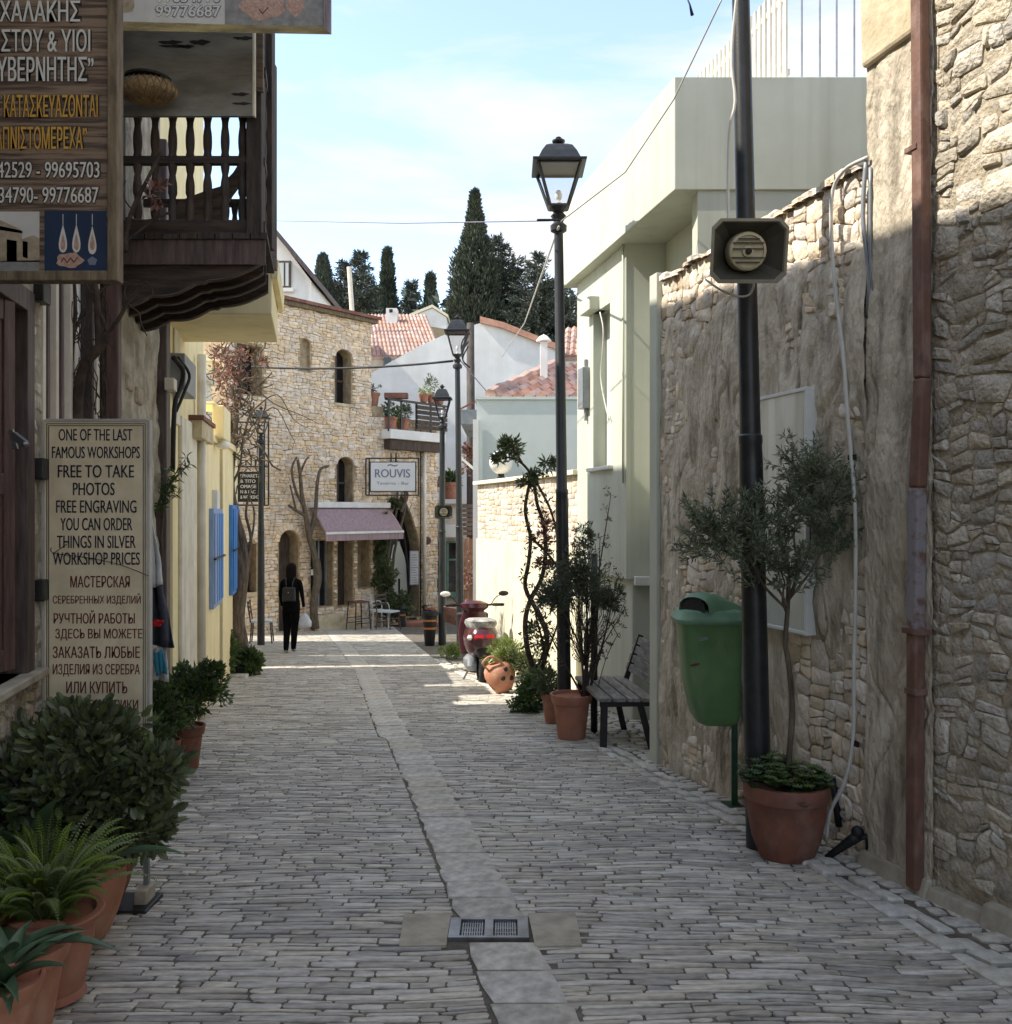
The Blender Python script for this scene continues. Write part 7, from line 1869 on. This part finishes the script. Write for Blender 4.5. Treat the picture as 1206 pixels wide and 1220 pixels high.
def conifer(px, Y, ytop, halfw, label, seed, droop=.25, lev=34, m='leaf_pine'):
    rr_ = random.Random(seed); halfw *= 2.7; g = P(px,0,Y); zt_ = P(0,ytop,Y).z; t = thing('conifer_tree', label, 'tree', (g.x,Y,-1.5)); H = zt_+1.5; w = halfw/F*Y
    tr = MB(); tr.tube([(g.x,Y,-1.6),(g.x,Y,zt_)], [.3,.03], 6); lf = MB(); s = Y/60
    for j in range(lev):
        k = j/lev; z = H*.45+(H*.55)*k-1.5; k = .25+.75*k; L = w*(1-k)**.9*rr_.uniform(.55,1.2)+.18
        for b in range(8):
            a = rr_.uniform(0,2*math.pi); d = Vector((math.cos(a),math.sin(a),0)); base = Vector((g.x,Y,z)); e = base+d*L+Vector((0,0,L*rr_.uniform(-.05,.5)))
            tr.tube([base, e], [.035*s,.01*s], 3, cap=False); n = max(3, int(L/.22/s))
            for i in range(n):
                q = base.lerp(e, (i+.6)/n)
                for _ in range(5): leaf(lf, q+rdir(rr_)*.13*s, d*.8+rdir(rr_)*.8+Vector((0,0,.3)), rdir(rr_), .36*s, .09*s, rr_)
    obj('trunk', tr, M['bark'], t); obj('crown', lf, M[m], t)
cypress(566,62,231,400,62,'tallest broad cypress rising behind the white gable')
cypress(462,70,300,400,32,'slim dark cypress standing alone above the tile roof')
cypress(513,85,330,400,24,'smallest thin cypress between the two dark tree groups')
conifer(594,64,280,52,'ragged dark conifer touching the right side of the tallest cypress', 1)
conifer(610,66,320,40,'shorter dark conifer right of the tallest cypress', 2)
conifer(578,66,300,34,'broad dark conifer filling the space just behind the tallest cypress', 9)
conifer(622,68,345,40,'low bushy conifer between the tallest cypress and the second lamp post', 10)
conifer(655,64,335,34,'bushy conifer directly behind the second lamp post', 11)
conifer(398,66,335,34,'low bushy conifer nearest the white gabled house', 12)
conifer(447,74,340,26,'low bushy conifer left beside the slim cypress', 13)
conifer(642,60,300,44,'dark conifer just left of the second lamp post', 3)
conifer(668,60,330,34,'dark conifer partly hidden by the second lamp post and green house', 4)
conifer(545,70,335,26,'small conifer at the left foot of the tallest cypress', 5)
conifer(490,80,334,22,'small open conifer just right of the slim cypress', 6)
conifer(430,60,298,30,'tall spiky conifer left of the slim cypress', 7)
conifer(410,62,310,28,'spiky conifer second from the left edge of the tree line', 8)
cypress(385,60,308,400,62,'dense dark rounded conifer beside the white gabled house', 'leaf_pine')
lf = MB()
for _ in range(700):
    px = r.uniform(370,1000); c = P(px, r.uniform(362,425), r.uniform(72,90)); 
    for _ in range(7): leaf(lf, c+rdir(r)*.9, rdir(r), rdir(r), 1.2, .5, r)
o = obj('far_wood', lf, M['leaf_pine'], None, loc=P(600,420,80)); o['kind'] = 'stuff'; o['label'] = 'dark mass of far trees behind the roofs'; o['category'] = 'trees'

# poles and wires
up_ = MB(); a = P(562,0,24); up_.tube([(a.x,24,-1.56),(a.x-.03,24,P(0,385,24).z)], [.13,.1], 10)
pt_ = thing('utility_pole', 'brown wooden utility pole standing behind the lamp with cables', 'pole', (a.x,24,-1.5)); obj('post', up_, M['wood_dark'], pt_, smooth=True)
m_ = MB(); zc = P(0,440,24).z
for k in range(4): m_.tube(smooth_path([P(558,395+k*6,23.8),P(550+k,410+k*4,23.8),P(552,430,23.8),P(560,438,23.8)]), .02, 5)
obj('cable_coil', m_, M['black'], pt_, smooth=True)
m_ = MB(); c = P(417,350,40); c2 = P(420,378,40); m_.tube([P(416,318,40), c2], .1, 8); tag(obj('mast', m_, M['offwhite'], None, loc=c2), 'thin pale roof mast in front of the conifers left of the slim cypress', 'mast')
def wire(pts, rad, lab, m='black', sag=.0):
    P0 = [Vector(p) for p in pts]; out_ = []
    for a_,b_ in zip(P0, P0[1:]):
        for i in range(12): t_ = i/12; out_.append(a_.lerp(b_,t_)-Vector((0,0,sag*4*t_*(1-t_))))
    out_.append(P0[-1]); mb = MB(); mb.tube(out_, rad, 5); tag(obj('overhead_cable', mb, M[m], None, smooth=True, loc=P0[0]), lab, 'cable', None)
wire([P(300,437,18.5),P(540,430,17.0)], .022, 'thick dark cable running from the red leaved tree to the lamp behind the scooter', sag=.08)
wire([P(330,263,14),P(480,266,11),P(655,263,8.6)], .006, 'thin cable crossing the sky to the top of the second lamp post', 'ink_grey')
wire([P(668,264,8.6),P(745,205,8),P(803,118,7.6),P(862,-5,7.0)], .007, 'pale sagging cable from the second lamp post up past the flat roof corner', 'cable_pale')
wire([P(668,262,8.6),P(640,262,8.55)], .012, 'short black cable end at the neck of the second lamp post')
m_ = MB(); m_.tube([P(817,-6,6),P(822,5,6),P(825,18,6)], [.005,.006,.012], 6); tag(obj('cable_end', m_, M['print_blue'], None, smooth=True, loc=P(822,5,6)), 'loose dark blue cable end dangling against the sky at the top', 'cable')
wire([P(549,430,17),P(583,470,18),P(600,480,20)], .01, 'thin cable falling from the scooter lamp to the sage house roof', 'ink_grey')
wire([P(598,425,30),P(625,385,22),P(666,270,8.7)], .012, 'pale cable rising from the white gable to the second lamp', 'cable_pale')

# ================================================================ furniture on the square
def chair(c, rz, label, kind='wood', name='chair', group=None):
    t = thing(name, label, 'chair', c, group)
    mw = {'wood':M['wood_brown'],'white':M['white_metal'],'stool':M['wood_dark']}[kind]
    s = .21; hs_ = .45 if kind != 'stool' else .70
    def O(nm, mb, mm): 
        mb.v = [(v[0]+c[0],v[1]+c[1],v[2]+c[2]) for v in mb.v]; return obj(nm, mb, mm, t)
    for a in (-1,1):
        for b in (-1,1):
            m_ = MB(); m_.tube([(a*s*1.08,b*s*1.08,0),(a*s*.9,b*s*.9,hs_)], .016, 6); O('leg', m_, mw)
    m_ = MB(); m_.box(-s,s,-s,s,hs_,hs_+.035); O('seat', m_, M['cloth_white'] if kind != 'stool' else M['cloth_brown'])
    for z in (.18,.3):
        m_ = MB(); m_.bar((-s,-s,z),(s,-s,z),.015,.02); m_.bar((-s,s,z),(s,s,z),.015,.02); O('stretcher', m_, mw)
    if kind != 'stool':
        for a in (-1,1): m_ = MB(); m_.tube([(a*s,s,hs_),(a*s*1.02,s*1.3,hs_+.45)], .016, 6); O('back_post', m_, mw)
        m_ = MB()
        for z in (.2,.32,.42): m_.bar((-s,s*1.2,hs_+z),(s,s*1.2,hs_+z),.015,.05)
        O('backrest', m_, mw)
    if kind == 'white':
        for a in (-1,1): m_ = MB(); m_.tube(smooth_path([(a*s*1.15,-s,0),(a*s*1.2,-s*1.05,.62),(a*s*1.2,0,.68),(a*s*1.1,s*1.1,.62)]), .014, 6); O('armrest', m_, mw)
    t.rotation_euler = (0,0,R(rz)); return t
c = G(312,19.6); chair(tuple(c), 100, 'small brown wooden chair with pale seat beside the left lamp post')
def NS_(px, n):   # spot on the square in front of the facade
    q = SF.P(su(px), 0, n); return (q.x,q.y,gz(q.y))
chair(NS_(404,.75), 40, 'dark stool with brown padded seat left of the white armchair', 'stool', 'bar_stool')
chair(NS_(428,.7), 120, 'white metal armchair beside the ivy under the awning', 'white', 'armchair')
chair(NS_(422,1.3), 60, 'second dark low chair tucked behind the white armchair', 'wood', 'chair')
for px,lab in ((455,'black bollard left of the pair in front of the pointed arch'),(482,'black bollard right of the pair in front of the pointed arch')):
    c = NS_(px,.8); t = thing('bollard', lab, 'bollard', c, 'bollards before the pointed arch'); m_ = MB(); m_.lathe([(.085,c[2]),(.085,c[2]+.4),(.06,c[2]+.42),(.055,c[2]+.46),(.09,c[2]+.48),(.085,c[2]+.53),(.03,c[2]+.57)], (c[0],c[1],0), 14); obj('post', m_, M['iron'], t, smooth='auto')
    m_ = MB(); m_.lathe([(.088,c[2]+.3),(.088,c[2]+.34)], (c[0],c[1],0), 14); obj('band', m_, M['orange'], t)
c = G(512,18.9); t = thing('black_bin', 'tapered black bin with orange bands left of the lamp on the square', 'bin', c)
m_ = MB(); m_.lathe([(.09,c.z),(.1,c.z+.02),(.15,c.z+.6),(.17,c.z+.62),(.17,c.z+.7),(.14,c.z+.71),(.13,c.z+.6),(.001,c.z+.58)], (c.x,c.y,0), 16); obj('bin_body', m_, M['black'], t, smooth='auto')
for z in (.34,.5): m_ = MB(); q = .1+.05*(z/.6); m_.lathe([(q+.012,c.z+z),(q+.016,c.z+z+.04)], (c.x,c.y,0), 16); obj('band', m_, M['orange'], t)
m_ = MB(); m_.sphere((c.x+.06,c.y,c.z+.74), .06, 8, 6); m_.sphere((c.x-.05,c.y,c.z+.75), .05, 8, 6); obj('rubbish', m_, M['terracotta_dark'], t)
c = P(537,733,17.6); t = thing('lamp_crate', 'dark red crate hanging behind the scooter beside the lamp post', 'crate', c)
m_ = MB(); m_.hexa([(c.x-.13,c.y,c.z-.12),(c.x+.12,c.y,c.z-.2),(c.x+.12,c.y+.2,c.z-.2),(c.x-.13,c.y+.2,c.z-.12),(c.x-.14,c.y,c.z+.16),(c.x+.13,c.y,c.z+.12),(c.x+.13,c.y+.2,c.z+.12),(c.x-.14,c.y+.2,c.z+.16)]); obj('crate_body', m_, M['cloth_brown'], t)
m_ = MB(); c = NS_(470,.9); m_.box(c[0]-.5,c[0]+.6,c[1]-.3,c[1]+.3,c[2]-.0,c[2]+.14); tag(obj('flower_bed', m_, M['terracotta'], None, loc=c, bevel=.03), 'low red planting kerb at the foot of the ivy', 'planter')

# ================================================================ walking woman
wm_c = G(347,17.3)
wm = thing('person', 'woman with long dark hair in black clothes walking away and carrying a white bag', 'person', tuple(wm_c))
def skin_body(nodes, edges, root_i=0, sub=2):
    me = bpy.data.meshes.new('body'); me.from_pydata([n[0] for n in nodes], edges, []); o = bpy.data.objects.new('body', me); C.objects.link(o)
    sk = o.modifiers.new('s','SKIN'); sk.use_smooth_shade = True
    for i,n in enumerate(nodes):
        me.skin_vertices[0].data[i].radius = n[1] if hasattr(n[1],'__len__') else (n[1],n[1]); me.skin_vertices[0].data[i].use_root = (i == root_i)
    sb = o.modifiers.new('u','SUBSURF'); sb.levels = sub
    dg = bpy.context.evaluated_depsgraph_get(); dg.update(); m2 = bpy.data.meshes.new_from_object(o.evaluated_get(dg)); bpy.data.objects.remove(o); return m2
N_ = [((0,0,.90),(.150,.105)), ((0,0,1.02),(.130,.09)), ((0,0,1.18),(.135,.09)), ((0,.0,1.32),(.135,.085)), ((0,.01,1.40),(.07,.06)), ((0,.02,1.46),(.045,.045)), ((0,.03,1.53),(.07,.08)), ((0,.03,1.60),(.068,.078)),
      ((-.09,0,.84),(.092,.095)), ((-.085,.04,.48),(.072,.075)), ((-.07,-.10,.13),(.058,.055)), ((-.07,-.12,.05),(.038,.045)), ((-.07,-.02,.035),(.036,.028)),
      ((.09,0,.84),(.092,.095)), ((.06,.02,.48),(.072,.075)), ((.03,.06,.10),(.056,.055)), ((.03,.06,.045),(.038,.042)), ((.03,.17,.035),(.036,.028)),
      ((-.165,.0,1.34),(.05,.05)), ((-.20,-.02,1.10),(.04,.042)), ((-.19,.08,.90),(.03,.03)), ((-.185,.10,.84),(.022,.03)),
      ((.165,.0,1.34),(.05,.05)), ((.215,-.05,1.10),(.04,.042)), ((.235,-.01,.88),(.03,.03)), ((.24,.0,.81),(.022,.03))]
E_ = [(0,1),(1,2),(2,3),(3,4),(4,5),(5,6),(6,7),(0,8),(8,9),(9,10),(10,11),(11,12),(0,13),(13,14),(14,15),(15,16),(16,17),(3,18),(18,19),(19,20),(20,21),(3,22),(22,23),(23,24),(24,25)]
bmz = skin_body(N_, E_)
mbf = MB(); mbf.v = [tuple(v.co) for v in bmz.vertices]; mbf.f = [list(p.vertices) for p in bmz.polygons]; mbf.r = [.5]*len(mbf.f)
mbf.mi = 0
for f_ in mbf.f:
    c_ = sum((Vector(mbf.v[i]) for i in f_), Vector())/len(f_)
    mbf.m.append(1 if (c_.z > 1.43 or (c_.z < .86 and abs(c_.x) > .165 and c_.z > .7)) else (2 if c_.z < .06 else 0))
for sx, (hx,hy,hz) in ((-1,(-.185,.10,.83)),(1,(.24,.0,.80))):   # fingers and thumb
    mbf.mi = 1
    for k,(dy,l_) in enumerate(((.026,.052),(.009,.060),(-.008,.056),(-.024,.044))):
        mbf.tube([(hx,hy+dy,hz),(hx+sx*.006,hy+dy,hz-l_*.5),(hx-sx*.010,hy+dy,hz-l_*.9),(hx-sx*.022,hy+dy,hz-l_*.8)], [.009,.0085,.008,.006], 6)
    mbf.tube([(hx,hy+.03,hz+.015),(hx-sx*.01,hy+.045,hz-.01),(hx-sx*.018,hy+.04,hz-.03)], [.010,.009,.007], 6)
# face (turned away): nose, ears
mbf.mi = 1; mbf.tube([(0,.105,1.575),(0,.125,1.545),(0,.11,1.535)], [.008,.013,.01], 6)
for sx in (-1,1): mbf.sphere((sx*.072,.03,1.56), .02, 8, 6, (.4,.8,1.2))
def wob_(mb): mb.v = [(x+wm_c.x,y+wm_c.y,z+wm_c.z) for x,y,z in mb.v]; return mb
obj('body', wob_(mbf), [M['cloth_black'], M['skin'], M['cloth_grey']], wm, smooth=True)
for sx in (-1,1):
    m_ = MB(); m_.sphere((sx*.026,.104,1.575), .009, 8, 6); obj('eye', wob_(m_), M['globe'], wm)
m_ = MB(); m_.tube([(-.02,.108,1.512),(0,.113,1.514),(.02,.108,1.512)], .005, 5); obj('mouth', wob_(m_), M['ink_red'], wm)
m_ = MB(); m_.loft([(0,-.02,1.28,.07,.025),(0,-.02,1.34,.095,.05),(0,-.015,1.44,.10,.07),(0,.0,1.52,.098,.085),(0,.01,1.58,.098,.10),(0,.02,1.63,.088,.098),(0,.025,1.67,.055,.065),(0,.025,1.685,.02,.025)], n=22, e=1.0); obj('hair', wob_(m_), M['hair'], wm, smooth=True)
m_ = MB(); m_.loft([(0,.0,.74,.155,.12),(0,0,.82,.168,.13),(0,0,.92,.165,.125),(0,0,1.04,.150,.112),(0,0,1.2,.150,.11),(0,0,1.34,.14,.10),(0,0,1.41,.08,.07)], n=22, e=.95); obj('jumper', wob_(m_), M['cloth_black'], wm, smooth=True)
bp_ = thing('backpack', 'small dark leather backpack on the back of the walking woman', 'backpack', tuple(wm_c+Vector((0,-.14,1.0))))
m_ = MB(); m_.loft([(0,-.165,.98,.11,.035),(0,-.175,1.0,.125,.05),(0,-.175,1.14,.12,.055),(0,-.165,1.22,.11,.05),(0,-.16,1.24,.09,.04)], n=20, e=.45); obj('bag_body', wob_(m_), M['leather'], bp_, smooth='auto')
m_ = MB(); m_.box(-.112,.112,-.235,-.228,1.13,1.22); obj('flap', wob_(m_), M['leather'], bp_)
m_ = MB(); m_.sphere((0,-.236,1.15), .012, 8, 6); obj('buckle', wob_(m_), M['steel'], bp_)
for sx in (-1,1): m_ = MB(); m_.tube(smooth_path([(sx*.05,-.16,1.22),(sx*.07,-.12,1.36),(sx*.09,-.0,1.42),(sx*.11,.1,1.3)]), .009, 6); obj('strap', wob_(m_), M['leather'], bp_)
sb_ = thing('shopping_bag', 'crumpled white plastic bag held in the right hand of the walking woman', 'bag', tuple(wm_c+Vector((.26,0,.45))))
m_ = MB(); m_.loft([(.26,-.01,.47,.05,.03),(.26,-.01,.49,.115,.06),(.265,0,.58,.12,.07),(.255,0,.68,.075,.045),(.25,0,.74,.035,.022)], n=20, e=.9); m_.v = [(x+.012*math.sin(z*60+x*40), y+.012*math.cos(z*50+x*70), z) for x,y,z in m_.v]; obj('bag_body', wob_(m_), M['bag_white'], sb_, smooth=True)
m_ = MB(); m_.tube(smooth_path([(.235,0,.73),(.238,0,.78),(.25,0,.795),(.26,0,.77),(.262,0,.73)]), .006, 6); obj('handle', wob_(m_), M['bag_white'], sb_)
